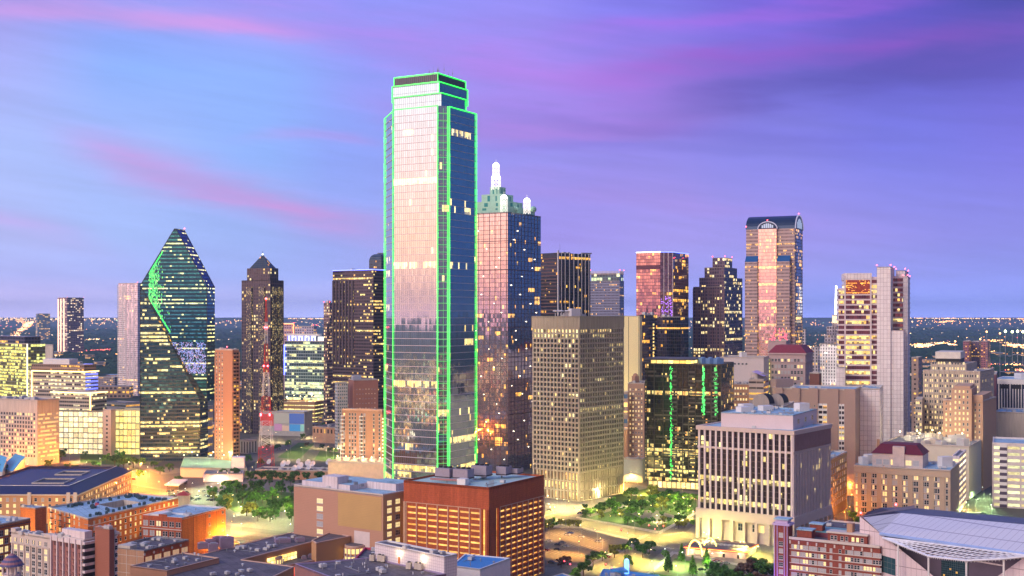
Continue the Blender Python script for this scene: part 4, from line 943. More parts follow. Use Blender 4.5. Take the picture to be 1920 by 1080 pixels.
# blue-edged office
D=1650; q=fp(534,612,618,D,TH-10); z=zz(640,D)
gl=facade('gridline_office_glass',frame=(.28,.36,.4),glass=(.05,.1,.14),fw=.92,fh=.78,p=.12,pg=.12,pr=.14,s=1.1,metal=.5,gr=.1,seed=221,lit=((1,.85,.3),(.8,.95,.5)),grp=4)
T=blk('blue_edged_office','glass office block with a blue neon edge and blue lit roof screen',q,z,gl,M['roof_dark'],cell=(3.6,4.2),cat='office building')
strip(T,at(q[3],zz(704,D))+Vector((-1,-1,0)),at(q[3],z-5)+Vector((-1,-1,0)),1.6,M['blue_led'])
a,b=q[3],q[0]; L=(b-a).length; d=(b-a)/L; n=Vector((d.y,-d.x,0)); mb=MB(); mb.fbox(a,d,n,3,L*.72,z,z+7,-3,-2,0); mb.fbox(a,d,n,2,L*.8,z+7,z+10,-10,-1,1)
obj('rooftop_screen',mb,[glow('blue_screen_glow',(.08,.12,1),1.6),M['white']],T)
for k in range(9):
    mb=MB(); s=5+k*5; mb.fbox(a,d,n,s,s+1.3,z+.5,z+6.8,-2,-1.7); 
    if k%2: mb.fbox(a,d,n,s,s+3.6,z+5.4,z+6.8,-2,-1.7)
    obj('sign_letter',mb,glow('sign_letter_glow',(.8,.85,1),2.5),T)
mb=MB(); mb.fbox(a,d,n,L*.78,L*.98,z,z+6,-6,-2); obj('bright_plant_room',mb,glow('white_sign_glow',(1,.95,1),1.6),T)
q=fp(528,551,553,2300,TH-14); T=blk('red_framed_hotel','distant pinkish hotel block with a glowing orange frame line',q,zz(608,2300),facade('pinkhotel',frame=(.5,.34,.45),glass=(.12,.07,.14),fw=.6,fh=.5,p=.25,seed=222,s=1.1),cell=(5,4.5))
ledline([at(q[3],zz(608,2300)+1)+o,at(q[0],zz(608,2300)+1)+o,at(q[0],60)+o],1.1,glow('orange_line_glow',(1,.3,.1),3),T); beacons(T,[at(q[0],zz(608,2300)+1)])
q=fp(553,588,594,2350,TH-14); T=blk('pale_window_hotel','distant pale hotel block with a grid of small dark windows and red roof lamps',q,zz(612,2350),facade('palehotel',frame=(.55,.48,.6),glass=(.06,.05,.12),fw=.5,fh=.5,p=.15,pg=.2,seed=223,s=1.3),cell=(4.6,5)); beacons(T,[at(q[0],zz(611,2350)),at(q[1],zz(611,2350))])
# pale hall with coloured light panels, yellow-topped garage
def color_hall():
    D=1430; q=fp(487,571,586,D,TH-14); z=zz(773,D); T=blk('colour_panel_hall','white studio hall with a wall of large pastel light panels by the mast',q,z,plain('hall_grey_white',(.45,.44,.44),.8),M['roof_blue'])
    a,b=q[3],q[0]; L=(b-a).length; d=(b-a)/L; n=Vector((d.y,-d.x,0))
    def pane(s0,s1,y0,y1,c,e=.75):
        mb=MB(); mb.fbox(a,d,n,L*s0,L*s1,zz(y1,D),zz(y0,D),0,.3); obj('light_panel',mb,plain('panel_light',tuple(v*.25 for v in lin(c)),.6,var=0,em=lin(c),es=e*.75),T)
    for s0,s1,y0,y1,c in ((.33,.66,776,795,(190,180,170)),(.665,.99,776,795,(90,120,200)),(.33,.5,796,809,(210,150,190)),(.505,.66,799,809,(230,190,170)),(.665,.905,796,809,(80,160,225)),(.91,.99,796,809,(160,220,210))): pane(s0,s1,y0,y1,c)
    pane(.02,.31,778,800,(235,90,90),.6)
color_hall()
q=fp(515,590,611,1600,TH-14); T=garage('yellow_topped_garage','open-topped parking garage glowing yellow behind the colour panel hall',q,zz(757,1600),5,((1,.8,.2),(1,.9,.4)),plain('garage_brown',(.4,.24,.14),.8),cw=9,sh=4,seed=3,rm=plain('lit_top_deck',(.5,.45,.3),.9))
for s,t in ((.2,.3),(.5,.5),(.8,.3),(.5,.15),(.2,.75),(.8,.75)):
    p=bil(q,s,t); l=bpy.data.lights.new('deck_light','POINT'); l.energy=14000; l.color=(1,.82,.3); l.shadow_soft_size=.6
    mb=MB(); mb.tube(at(p,zz(757,1600)),at(p,zz(757,1600)+8),.15,5); mb.box(at(p,0),1,1,zz(757,1600)+8,zz(757,1600)+8.5,m=1); f=obj('deck_lamp_post',mb,[M['steel'],M['lamp']],T); lo=bpy.data.objects.new('deck_light',l); COL.objects.link(lo); lo.parent=f; lo.location=at(p,zz(757,1600)+7)-ORG[T.name]
q=fp(446,466,482,1250,TH); T=blk('white_pier_annex','small white building with narrow piers at the foot of the pyramid-roof tower',q,zz(827,1250),facade('pierannex',frame=(.62,.6,.55),glass=(.04,.05,.05),fw=.35,fh=.85,p=.1,seed=14),M['roof_grey'],cell=(4,12))
q=fp(586,645,700,1345,TH-22); T=blk('low_orange_store','low orange-tan commercial block with a row of small windows behind the parking lot',q,zz(803,1345),facade('orangestore',frame=(.62,.36,.22),glass=(.06,.05,.05),fw=.4,fh=.25,p=.2,seed=15,cy=.75),M['roof_dark'],cell=(4.5,12),un=3)
# pink brick with white patterned wing
D=1300; q=fp(653,663,709,D,64); z=zz(713,D); T=blk('pink_brick_block','plain pink brick block with a blank side wall, left of the green-outlined tower',q,z,plain('pink_brick',(.45,.22,.17),.85,0,.08,.1,courses=1.2),M['roof_blue'],un=1,us=9,uh=6)
windows(T,wgrid(q[0],q[1],z-50,5,9,7,2,2),.8,.8,(('dark',.6),('lit',.4)),1,seed=3)
q=fp(628,633,652,D-6,64); T=blk('checkered_white_wing','white wing with staggered teal panels beside the pink brick block',q,zz(718,D),facade('checker',frame=(.66,.68,.64),glass=(.04,.16,.17),fw=.5,fh=.4,p=.12,pg=.05,pr=0,seed=17,s=1.0),M['roof_grey'],cell=(2.2,3.4)) 
# tan balcony hotel left of signature tower
def balcony_hotel():
    D=985; q=fp(641,716,724,D,TH-12); z=zz(771,D); T=blk('tan_balcony_hotel','tan hotel with white-edged balconies and dark window columns at the foot of the green-outlined tower',q,z,plain('tan_stucco',(.48,.27,.17),.85,0,.05,.1),M['roof_blue'],cat='hotel',par=1.5,pm=plain('tan_cornice',(.66,.42,.28),.8))
    a,b=q[3],q[0]; L=(b-a).length; d=(b-a)/L; n=Vector((d.y,-d.x,0)); rows=18; p_=3.05
    it=[]
    for s in (.06,.20,.27,.34,.50,.57,.66,.73,.80,.94):
        for j in range(rows): 
            if s>.6 and s<.75 and j<13: continue
            it.append((at(a+d*L*s,z-4.2-j*p_),d))
    windows(T,it,1.5,2.0,(('dark',.84),('lit',.08),('blind',.08)),1,seed=12)
    mb=MB()
    for j in range(rows):
        for s in (-.02,.455): mb.fbox(a,d,n,L*s,L*s+3,z-5-j*p_,z-4.1-j*p_,0,1.3)
    for s in (-.02,.455): mb.fbox(a,d,n,L*s-.15,L*s,z-5-(rows-1)*p_,z-4.1,0,1.35)
    obj('balcony_rows',mb,M['white'],T)
    for j in range(19):
        mb=MB(); mb.ball(at(q[0],z-6-j*2.9)+Vector((.8,-.9,0)),.42,6,4); obj('edge_lamp',mb,M['lamp'],T)
    qp=fp(615,722,735,955,TH-12); zp=zz(884,955)+6; P_=blk('hotel_podium','low cream podium with glowing terraces under the tan balcony hotel',qp,zp,plain('podium_stone',(.66,.5,.38),.8),plain('podium_roof',(.6,.45,.34),.8),cat='podium')
    a,b=qp[3],qp[0]; L=(b-a).length; d=(b-a)/L; n=Vector((d.y,-d.x,0))
    for k in range(6):
        mb=MB(); mb.fbox(a,d,n,L*(.1+.15*k),L*(.18+.15*k),zp+.5,zp+3,-8,-4); obj('terrace_bay',mb,M['cream'],P_)
        l=bpy.data.lights.new('terrace_light','POINT'); l.energy=3800; l.color=(1,.66,.25); l.shadow_soft_size=.3
        mb=MB(); mb.ball(at(a+d*L*(.14+.15*k)-n*3,zp+4.2),.4,6,4); f=obj('terrace_lamp',mb,M['lamp'],P_); lo=bpy.data.objects.new('terrace_light',l); COL.objects.link(lo); lo.parent=f; lo.location=at(a+d*L*(.14+.15*k)-n*2,zp+5.2)-ORG[P_.name]
balcony_hotel()
# --- centre right ---
def beige_hotel_old():
    D=1150; q=fp(1177,1208,1220,D,TH-14); z=zz(719,D); T=blk('old_tan_brick_tower','old tan brick tower with small lit windows beside the beige grid tower',q,z,plain('old_tan',(.42,.27,.2),.85,0,.1,.15),M['roof_dark'],cat='brick tower',un=2)
    a,b=q[3],q[0]; windows(T,wgrid(a,b,6,4.05,17,5,1,1),1.1,1.8,(('dark',.42),('lit',.33),('pale',.25)),1,seed=22)
    mb=MB(); c=bil(q,.4,.7); mb.box(c,5,5,z,z+6,30); mb.ball(at(c,z+6),2.6,8,4,0,1.1,True); obj('rooftop_turret',mb,M['tan'],T)
    q=fp(1168,1177,1178,D-4,TH-14); zq=zz(735,D); T=blk('narrow_glass_infill','narrow infill building with blue and lit glass beside the old tan brick tower',q,zq,facade('infill',frame=(.4,.3,.25),glass=(.1,.2,.35),fw=.9,fh=.5,p=.3,pg=.3,pr=.2,seed=31),M['roof_grey'],cell=(4,8))
    q=fp(1168,1205,1209,1040,TH-14); T=blk('low_blue_tiled_block','low pale blue tiled block at the end of the street by the park',q,zz(862,1040),plain('pale_blue_tile',(.5,.56,.58),.6,0,.1,.6),M['roof_blue'])
    q=fp(1166,1177,1178,1060,TH-14); T=blk('brown_blank_wall_block','plain brown wall block squeezed behind the low pale blue block',q,zz(805,1060),M['tan'])
beige_hotel_old()
def bay_tower():
    D=985; q=fp(1210,1352,1376,D,TH-10); z=zz(684,D)
    T=tower('dark_bay_tower','dark glass apartment tower with grey balcony bays and green light strips facing the park',q,z,'apartment tower')
    gl=facade('bay_glass',frame=(.03,.028,.022),glass=(.03,.027,.022),fw=.93,fh=.9,p=.035,pg=.05,pr=.02,s=1.15,metal=.4,gr=.08,seed=231,lit=((1,.45,.1),(1,.85,.3)),grp=3)
    gd=facade('bay_glass_low',frame=(.045,.04,.022),glass=(.05,.045,.025),fw=.93,fh=.8,p=.2,pg=.16,pr=.12,s=1.1,metal=.4,gr=.1,seed=233,lit=((1,.6,.15),(1,.9,.35)),grp=3)
    gr=plain('bay_grey_panel',(.13,.12,.10),.6,.1,.12)
    a,b=q[3],q[0]; L=(b-a).length; d=(b-a)/L; n=Vector((d.y,-d.x,0))
    mb=MB(); mb.prism(q,40,z,(1.4,3.55),top=False); obj('glazing',mb,gl,T); mb=MB(); mb.prism(q,6,40,(1.4,3.55),top=False); obj('lower_glazing',mb,gd,T)
    mb=MB(); mb.prism(inset(q,2),0,6,(4,6),top=False); obj('lobby_glazing',mb,facade('lobby_lit',frame=(.4,.3,.15),glass=(.4,.3,.1),fw=.8,fh=.8,p=1,pg=1,pr=1,s=1.6,lit=((1,.7,.2),(1,.85,.4)),seed=6),T)
    for s0,s1 in ((.0,.02),(.36,.42),(.58,.66),(.88,.95)):
        mb=MB()
        for k in range(int((z-6)/3.55)): mb.fbox(a,d,n,L*s0,L*s1,6+k*3.55+.1,6+k*3.55+1.5,0,1.2)
        mb.fbox(a,d,n,L*s0-.12,L*s0,6,z,0,1.25); obj('balcony_rows',mb,gr,T)
    r=random.Random(5); mb=MB()
    for k in range(int((z-8)/3.55)):
        for s0,s1 in ((.03,.35),(.43,.57),(.67,.87)):
            if r.random()<.42: 
                w=r.uniform(.3,1)*(s1-s0); e=s0 if r.random()<.5 else s1-w; mb.fbox(a,d,n,L*e,L*(e+w),6+k*3.55,6+k*3.55+1.5,0,.12)
    for s in (.02,.12,.24,.355,.425,.5,.575,.665,.77,.87,.955,1): mb.fbox(a,d,n,L*s-.3,L*s+.3,6,z,0,.7,1)
    obj('facade_frame',mb,[gr,plain('bay_fin',(.07,.065,.055),.6)],T)
    for s,lo in ((.345,.0),(.77,.1),(.93,.35)):
        mb=MB(); 
        for i in range(150):
            zc=lerp_f(zz(905 if s<.5 else 780,D),z-2,r.random()); ss=L*s+r.gauss(0,.55); hh=r.uniform(.5,1.8); mb.fbox(a,d,n,ss,ss+r.uniform(.2,.7),zc,zc+hh,.1,.9)
        obj('green_light_strip',mb,glow('green_strip_glow',(.02,.9,.12),1.7 if s<.9 else .9),T)
    qo=inset(q,2.2); roof(T,q,z-.3,M['roof_dark'],.8,gr); mb=MB(); mb.prism(sub(qo,.05,.8,.4,.98),z,z+3.2,(5,3.2)); obj('lit_penthouse',mb,facade('lit_pent',frame=(.5,.35,.12),glass=(.4,.3,.1),fw=.9,fh=.8,p=1,pg=1,pr=1,s=1.6,lit=((1,.6,.1),(1,.85,.35)),seed=8),T)
    mb=MB(); mb.prism(sub(q,-.03,.86,.36,1.02),z+3.2,z+4.3,bottom=True); obj('roof_canopy',mb,gr,T)
    for t in (.1,.2,.3): mb=MB(); mb.box(bil(q,.35,t),7,6,z,z+4.5,30); mb.tube(at(bil(q,.35,t),z+4.5),at(bil(q,.35,t),z+5.4),2,10); obj('cooling_unit',mb,plain('blue_unit',(.2,.35,.6),.5),T)
def lerp_f(a,b,t): return a+(b-a)*t
bay_tower()
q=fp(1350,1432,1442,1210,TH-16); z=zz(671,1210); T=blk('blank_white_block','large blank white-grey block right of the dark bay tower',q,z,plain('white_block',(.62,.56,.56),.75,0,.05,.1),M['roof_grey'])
windows(T,wgrid(lerp(q[3],q[0],.3),lerp(q[3],q[0],.65),z-7,4,1,4),2,1.6,(('dark',1),),1)
mb=MB(); mb.box(bil(q,.2,.5),6,5,z,z+5,20); obj('rooftop_unit',mb,M['white'],T)
q=fp(1374,1404,1408,1100,TH-16); T=blk('lit_brick_flats','brown brick block with scattered warm windows below the blank white block',q,zz(721,1100),M['tan'],M['roof_dark']); windows(T,wgrid(q[3],q[0],20,5,12,5,1,1),1.4,1.9,(('dark',.5),('lit',.35),('pale',.15)),1,seed=33)
D=1085; q=fp(1404,1432,1441,D,TH-10); z=zz(712,D); T=blk('cream_banded_turret','cream banded block with a small lavender roof, below the red-roofed old hotel',q,z,facade('creamband',frame=(.58,.47,.40),glass=(.1,.08,.07),fw=.95,fh=.35,p=.25,pg=.3,pr=.2,seed=35,s=.9),cell=(6,5))
mb=MB(); c=cen(q); mb.box(c,11,9,z,z+5,30); mb.face([at(bil(q,0,0),z+3),at(bil(q,1,0),z+3),at(bil(q,1,.8),z+7),at(bil(q,0,.8),z+7)],None,1); obj('lavender_roof',mb,[M['cream'],plain('lavender_roof_metal',(.6,.45,.75),.4)],T)
q=fp(1432,1441,1444,1290,TH); T=blk('slim_lit_glass_shaft','slim yellow-green lit glass shaft between white block and old hotel',q,zz(672,1290),facade('slimlit',frame=(.3,.3,.2),glass=(.2,.2,.1),fw=.9,fh=.7,p=.7,pg=.5,pr=.5,seed=36,lit=YL),cell=(3,4))
def old_hotel():
    D=1280; q=fp(1442,1510,1524,D,TH-12); z=zz(664,D); st=plain('mauve_limestone',(.48,.36,.37),.8,0,.07,.2)
    T=blk('red_roofed_old_hotel','ornate mauve stone hotel block with a dark red mansard roof',q,z,st,M['roof_dark'],cat='hotel')
    windows(T,wgrid(q[3],q[0],z-52,6.2,8,10,2,2)+wgrid(q[0],q[1],z-52,6.2,8,3,2,2),2.2,3.4,(('dark',.45),('blind',.4),('lit',.15)),2,seed=40)
    mb=MB(); n=4; qo=inset(q,-1.2); qi=inset(q,6); 
    mb.prism(qo,z-.5,z+1.0,bottom=True)
    for i in range(4): mb.face([at(qo[i],z+1),at(qo[(i+1)%4],z+1),at(qi[(i+1)%4],z+9),at(qi[i],z+9)],None,1)
    mb.cap(qi,z+9,1); obj('mansard_roof',mb,[st,plain('dark_red_roof',(.22,.03,.05),.6,0,.15,.4)],T)
    mb=MB(); mb.ring(inset(q,-.8),1.2,z-9,z-8); obj('cornice',mb,st,T)
    D=1330; q=fp(1440,1474,1482,D,TH-12); z=zz(640,D); T=blk('setback_hotel_tower','mauve stone setback with a red neon roof frame behind the red-roofed old hotel',q,z,st,M['roof_dark'])
    mb=MB(); rr=random.Random(2); c=cen(q)
    for i in range(26):
        p=at(c+Vector((rr.uniform(-9,9),rr.uniform(-3,3),0)),z+rr.uniform(1,10)); mb.tube(p,p+Vector((rr.uniform(-3,3),0,rr.uniform(-3,3))),.35,4)
    for s in (-9,0,9): mb.tube(at(c+Vector((s,0,0)),z),at(c+Vector((s*.4,0,0)),z+14),.25,4)
    obj('red_neon_frame',mb,glow('red_neon_glow',(1,.05,.12),2.4),T)
old_hotel()
def deco_spire():
    D=1500; wl=facade('white_brick_deco',frame=(.66,.6,.62),glass=(.08,.08,.1),fw=.4,fh=.6,p=.1,pg=.05,pr=.03,s=1.2,seed=241)
    q=fp(1537,1577,1590,D,TH-14); T=blk('white_deco_tower','white stepped art-deco tower with a glowing white spire, behind the white banded tower',q,zz(645,D),wl,cell=(3.4,4),cat='tower')
    for a,b,y,dd in ((1546,1580,628,5),(1550,1580,612,8),(1560,1582,590,12)):
        qq=fp(a,b,b+8,D+dd,TH-14); mb=MB(); mb.prism(qq,zz(648,D),zz(y,D+dd),(3.4,4)); obj('setback_storey',mb,wl,T)
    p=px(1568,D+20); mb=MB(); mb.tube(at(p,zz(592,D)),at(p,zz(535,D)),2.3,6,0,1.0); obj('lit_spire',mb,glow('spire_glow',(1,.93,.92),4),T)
    a,b=q[3],q[0]; d=(b-a).normalized(); n=Vector((d.y,-d.x,0)); L=(b-a).length; fm=M['lampw']
    for s_,zf in ((.2,50),(.6,50),(.9,50),(.4,95)):
        p=a+d*L*s_+n*(22 if zf==50 else 16); mb=MB(); mb.tube(at(p,0),at(p,zf),.3,5); mb.box(p,1.6,1.2,zf,zf+1,0,1); f=obj('floodlight_housing',mb,[M['steel'],fm],T); l=bpy.data.lights.new('floodlight','POINT'); l.energy=13000; l.color=(1,.88,.78); l.shadow_soft_size=1; lo=bpy.data.objects.new('floodlight',l); COL.objects.link(lo); lo.parent=f; lo.location=at(p,zf+2.5)-ORG[T.name]
    for k in range(5):
        mb=MB(); mb.box(at(px(1562+k*3.4,D+6),0),1.6,1,zz(606,D),zz(592,D),0); obj('crown_light_panel',mb,glow('crown_peach_glow',(1,.75,.45),1.6),T)
    q=fp(1522,1534,1537,1600,TH); T=blk('small_white_block','small white block beside the white deco tower',q,zz(651,1600),wl,cell=(4,4))
    q=fp(1503,1510,1512,1700,TH); T=blk('thin_white_block','thin white block just right of the barrel-vault tower',q,zz(618,1700),wl,cell=(4,4))
    q=fp(1518,1536,1540,1250,TH); T=blk('blue_roofed_low_block','low dark block with a blue roof between old hotel and white deco tower',q,zz(700,1250),M['brown'],M['roof_blue'])
deco_spire()
def brown_flats():
    D=962; q=fp(1449,1604,1614,D,TH-16); z=zz(731,D); bm=plain('taupe_concrete',(.40,.29,.25),.85,0,.06,.1)
    T=blk('taupe_balcony_flats','long taupe apartment block with columns of white balconies between blank piers',q,z,bm,M['roof_blue'],cat='apartment block')
    a,b=q[3],q[0]; L=(b-a).length; d=(b-a)/L; n=Vector((d.y,-d.x,0)); p_=4.0
    cols=((.125,.24),(.335,.445),(.555,.665),(.80,.87))
    for s0,s1 in cols:
        mb=MB(); mb.wall(a+d*L*s0+n*.05,a+d*L*s1+n*.05,6,z-12,(3.3,p_)); obj('balcony_glazing',mb,facade('flats_recess',frame=(.12,.09,.08),glass=(.05,.04,.05),fw=.85,fh=.9,p=.28,pg=.15,pr=0,s=1.2,lit=((1,.45,.08),(1,.8,.3)),seed=251),T)
        mb=MB()
        for k in range(int((z-18)/p_)+1):
            for h in ((s0,(s0+s1)/2-.004),((s0+s1)/2+.004,s1)): mb.fbox(a,d,n,L*h[0],L*h[1],6+k*p_,6+k*p_+1.7,0,.9)
        for h in (s0,(s0+s1)/2-.004,s1-.004): mb.fbox(a,d,n,L*h,L*h+.5,6,z-12,0,.95)
        obj('balcony_rows',mb,M['white'],T)
    mb=MB()
    for s0,s1 in ((0,.125),(.24,.335),(.445,.555),(.665,.80),(.87,1.0)): mb.fbox(a,d,n,L*s0,L*s1,0,z+.6,0,1.7)
    obj('blank_pier',mb,bm,T); mb=MB(); mb.box(bil(q,.4,.93),16,8,z,zz(715,D),20); obj('lift_house',mb,bm,T)
    mb=MB(); rr=random.Random(4); windows(T,[(at(a+d*L*.515+n*1.75,z-14-k*4),d) for k in range(9)],1.4,1.4,(('dark',.5),('pale',.5)),1)
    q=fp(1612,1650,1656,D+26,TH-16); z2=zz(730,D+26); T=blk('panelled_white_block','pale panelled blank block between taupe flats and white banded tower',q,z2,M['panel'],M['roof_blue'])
    windows(T,wgrid(q[0],q[1],8,5.5,15,1,.5,.5),2,2,(('dark',1),),1)
brown_flats()
# rooftop barrel ventilators (on a mid block behind the striped cream office)
D=880; q=fp(1395,1468,1490,D,TH-10); z=zz(764,D); T=blk('barrel_vent_block','low block carrying two large round-topped ventilator hoods behind the pinstriped office',q,z,M['cream'],M['roof_dark'])
for x,y,r_,dd in ((1426,765,7,4),(1455,757,6.2,16)):
    c=px(x,D+dd); mb=MB(); K=12; d=az(40)
    A=[];B_=[]
    for k in range(K+1):
        t=math.pi*k/K; off=Vector((-math.cos(t)*r_*.95,-math.cos(t)*r_*.2,0))+UP*(math.sin(t)*r_*1.1+2); A.append(at(c,z)+off); B_.append(at(c,z)+off+d*8)
    for k in range(K): mb.face([A[k],B_[k],B_[k+1],A[k+1]],None,1)
    A2=[at(A[0],z)]+A+[at(A[-1],z)]; mb.face(A2[::-1]); B2=[at(B_[0],z)]+B_+[at(B_[-1],z)]; mb.face(B2); mb.face([A2[0],B2[0],B_[0],A[0]]); mb.face([A[-1],B_[-1],B2[-1],A2[-1]])
    obj('barrel_hood',mb,[M['cream'],M['dark']],T)
# pinstriped cream office
def pinstripe():
    D=745; q=fp(1310,1487,1556,D,TH-4); z=zz(809,D); pm=plain('pink_granite',(.62,.50,.46),.75,0,.06,.2); fin=plain('white_fin',(.72,.62,.63),.7,0,.04,.3)
    T=tower('pinstriped_office','broad pinkish office block with tall white fins and dark windows, right of the park',q,z,'office building')
    g1=facade('pin_glass',frame=(.09,.06,.06),glass=(.035,.025,.03),fw=.9,fh=.86,p=.05,pg=.05,pr=.03,s=1.1,metal=.2,gr=.08,seed=261,grp=4,lit=((1,.7,.18),(1,.9,.4)))
    zb=19; zt=z-2.2; mb=MB(); mb.prism(q,zb,zt,(1.75,3.45),top=False); obj('glazing',mb,g1,T)
    mb=MB(); qo=inset(q,-1.3); mb.ring(qo,2,zt,z+.4); mb.ring(inset(q,-.6),1.2,zt-11.5,zt-10.2); obj('cornice',mb,pm,T)
    for i,nf in ((3,17),(0,25)):
        a,b=q[i],q[(i+1)%4]; L=(b-a).length; d=(b-a)/L; n=Vector((d.y,-d.x,0)); w=1.25 if i==3 else .7; mb=MB()
        for k in range(nf): s=k*(L-w)/(nf-1); mb.fbox(a,d,n,s,s+w,zb,zt,0,.7 if i==3 else .6)
        obj('white_fins',mb,fin,T)
    a,b=q[0],q[1]; L=(b-a).length; d=(b-a)/L; n=Vector((d.y,-d.x,0)); mb=MB(); mb.fbox(a,d,n,1,L,zt-10,zt,0,.7); obj('side_top_band',mb,plain('dusky_granite',(.3,.17,.17),.75),T)
    qb=inset(q,-1.4); mb=MB(); mb.ring(qb,2.4,13,zb); mb.prism(inset(q,1.5),0,13,(6,6.5),top=False); 
    for i,nf in ((3,9),(0,9)):
        a,b=qb[i],qb[(i+1)%4]; L=(b-a).length; d=(b-a)/L; n=Vector((d.y,-d.x,0))
        for k in range(nf): s=k*(L-1.8)/(nf-1); mb.fbox(a,d,n,s,s+1.8,0,13,-1.8,0)
    obj('granite_base',mb,pm,T)
    a,b=inset(q,1.4)[3],inset(q,1.4)[0]; L=(b-a).length; d=(b-a)/L
    windows(T,[(at(a+d*L*s,7),d) for s in (.46,.62,.66)],5.5,4.5,(('lit',.5),('dark',.5)),3)
    roof(T,q,z-.2,M['roof_blue'],0)
    qp=fp(1352,1487,1532,757,TH-4); zp=zz(779,757); mb=MB(); mb.prism(qp,z-.2,zp,top=False); obj('penthouse_wall',mb,plain('pent_pink',(.70,.58,.6),.75,0,.05,.2),T)
    mb=MB(); mb.cap(inset(qp,.02),zp-.3); mb.ring(qp,.5,zp-.4,zp+.3); obj('penthouse_roof',mb,M['roof_blue'],T)
    windows(T,wgrid(qp[0],qp[1],zp-6,0,1,3,4,4),4,3,(('dark',1),),1)
    for s,t,h in ((.7,.12,5),(.6,.6,3),(.5,.85,4),(.3,.8,3)): mb=MB(); mb.box(bil(qp,s,t),8,6,zp-.3,zp+h,25); obj('rooftop_unit',mb,M['white'],T)
    mb=MB(); rr=random.Random(3)
    for k in range(26): p=bil(qp,rr.uniform(.1,.9),rr.uniform(.1,.9)); mb.box(p,rr.uniform(.4,3),.4,zp-.3,zp+.3,rr.choice((25,115)))
    obj('roof_pipes',mb,M['steel'],T); clutter(T,qp,zp-.3,5,14); clutter(T,q,z-.2,6,12)
pinstripe()
D=850; q=fp(1530,1557,1588,D,TH-4); z=zz(862,D); T=blk('yellow_lit_warehouse','old yellow-lit stone block with arched street windows, behind the pinstriped office',q,z,plain('ochre_stone',(.5,.36,.16),.85,0,.1,.2),M['roof_blue'])
windows(T,wgrid(q[0],q[1],8,4.6,7,9,1,1),1.8,2.6,(('dark',.3),('blind',.4),('lit',.3)),2,seed=44)
def red_roof_flats():
    D=835; q=fp(1601,1782,1798,D,TH-12); z=zz(883,D); st=plain('buff_brick',(.50,.40,.30),.85,0,.08,.2)
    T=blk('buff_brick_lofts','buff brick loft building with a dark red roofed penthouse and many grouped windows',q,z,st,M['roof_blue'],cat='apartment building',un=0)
    a,b=q[3],q[0]; L=(b-a).length; d=(b-a)/L; n=Vector((d.y,-d.x,0)); it=[]
    for j in range(7):
        for i in range(8):
            s=.10+i*.108
            for e in (-1.55,0,1.55): it.append((at(a+d*(L*s+e),z-7.5-j*4.1),d))
    for j in range(7): it+= [(at(a+d*L*.03,z-7.5-j*4.1),d),(at(a+d*L*.965,z-7.5-j*4.1),d)]
    windows(T,it,1.3,2.9,(('dark',.5),('blind',.28),('lit',.11),('pale',.11)),1,seed=52)
    mb=MB()
    for i in range(9): mb.fbox(a,d,n,L*(.055+.108*i),L*(.055+.108*i)+1.6,0,z-4.8,0,.5)
    mb.fbox(a,d,n,0,L,z-4.8,z-4.2,0,.8); obj('brick_piers',mb,st,T)
    qp=sub(q,.2,.75,.3,.83); zp=z+9; mb=MB(); mb.prism(qp,z-.4,zp,top=False); mb.fbox(qp[3],(qp[0]-qp[3]).normalized(),n,14,22,z,zp+5,-3,1); obj('penthouse_wall',mb,plain('pent_pinkish',(.62,.5,.46),.8),T)
    qo=inset(qp,-.8); qi=inset(qp,5); mb=MB()
    for i in range(4): mb.face([at(qo[i],zp-.3),at(qo[(i+1)%4],zp-.3),at(qi[(i+1)%4],zp+6),at(qi[i],zp+6)])
    mb.cap(qi,zp+6); obj('hipped_red_roof',mb,plain('maroon_roof',(.13,.012,.03),.6,0,.12,.5),T)
    windows(T,wgrid(qp[3],qp[0],z+1,0,1,6,2,2),4,3.6,(('blind',.5),('lit',.3),('pale',.2)),2,seed=8)
    for s,t,w_,h in ((.3,.94,5,5),(.5,.9,7,6),(.5,.1,9,7),(.7,.06,4,3)): mb=MB(); mb.box(bil(q,s,t),w_,5,z-.4,z+h,20); obj('rooftop_unit',mb,M['white'],T)
    mb=MB(); mb.tube(at(bil(q,.3,.78),z),at(bil(q,.3,.78),zp+9),1.2,4); obj('chimney',mb,M['tan'],T)
red_roof_flats()
q=fp(1786,1798,1811,880,TH-8); z=zz(858,880); T=garage('ramp_garage','slanting lit ramp garage squeezed behind the buff brick lofts',q,z,9,((1,.7,.3),(1,.85,.6)),M['pinkwhite'],cw=30,sh=2.2,seed=9)
def rear_white():
    D=940; q=fp(1655,1817,1840,D,TH-10); z=zz(838,D); T=blk('white_plant_roof_block','white block with a roof full of lit machinery behind the buff brick lofts',q,z,plain('white_ribbed',(.62,.58,.5),.75,0,.05,.2),M['roof_grey'],cat='building')
    r=random.Random(6)
    for i in range(22):
        mb=MB(); c=bil(q,r.uniform(.05,.95),r.uniform(.05,.9)); mb.box(c,r.uniform(3,9),r.uniform(3,6),z,z+r.uniform(2,6),r.choice((20,110))); obj('rooftop_machine',mb,M['unit'] if i%3 else M['cream'],T)
    for s,t in ((.3,.85),(.6,.7),(.4,.4),(.5,.15),(.8,.55),(.2,.6)):
        p=bil(q,s,t); l=bpy.data.lights.new('roof_light','POINT'); l.energy=4200; l.color=(1,.8,.4); l.shadow_soft_size=.3
        mb=MB(); mb.ball(at(p,z+7.6),.6,6,4); f=obj('roof_lamp',mb,M['lamp'],T); lo=bpy.data.objects.new('roof_light',l); COL.objects.link(lo); lo.parent=f; lo.location=at(p,z+9)-ORG[T.name]
rear_white()
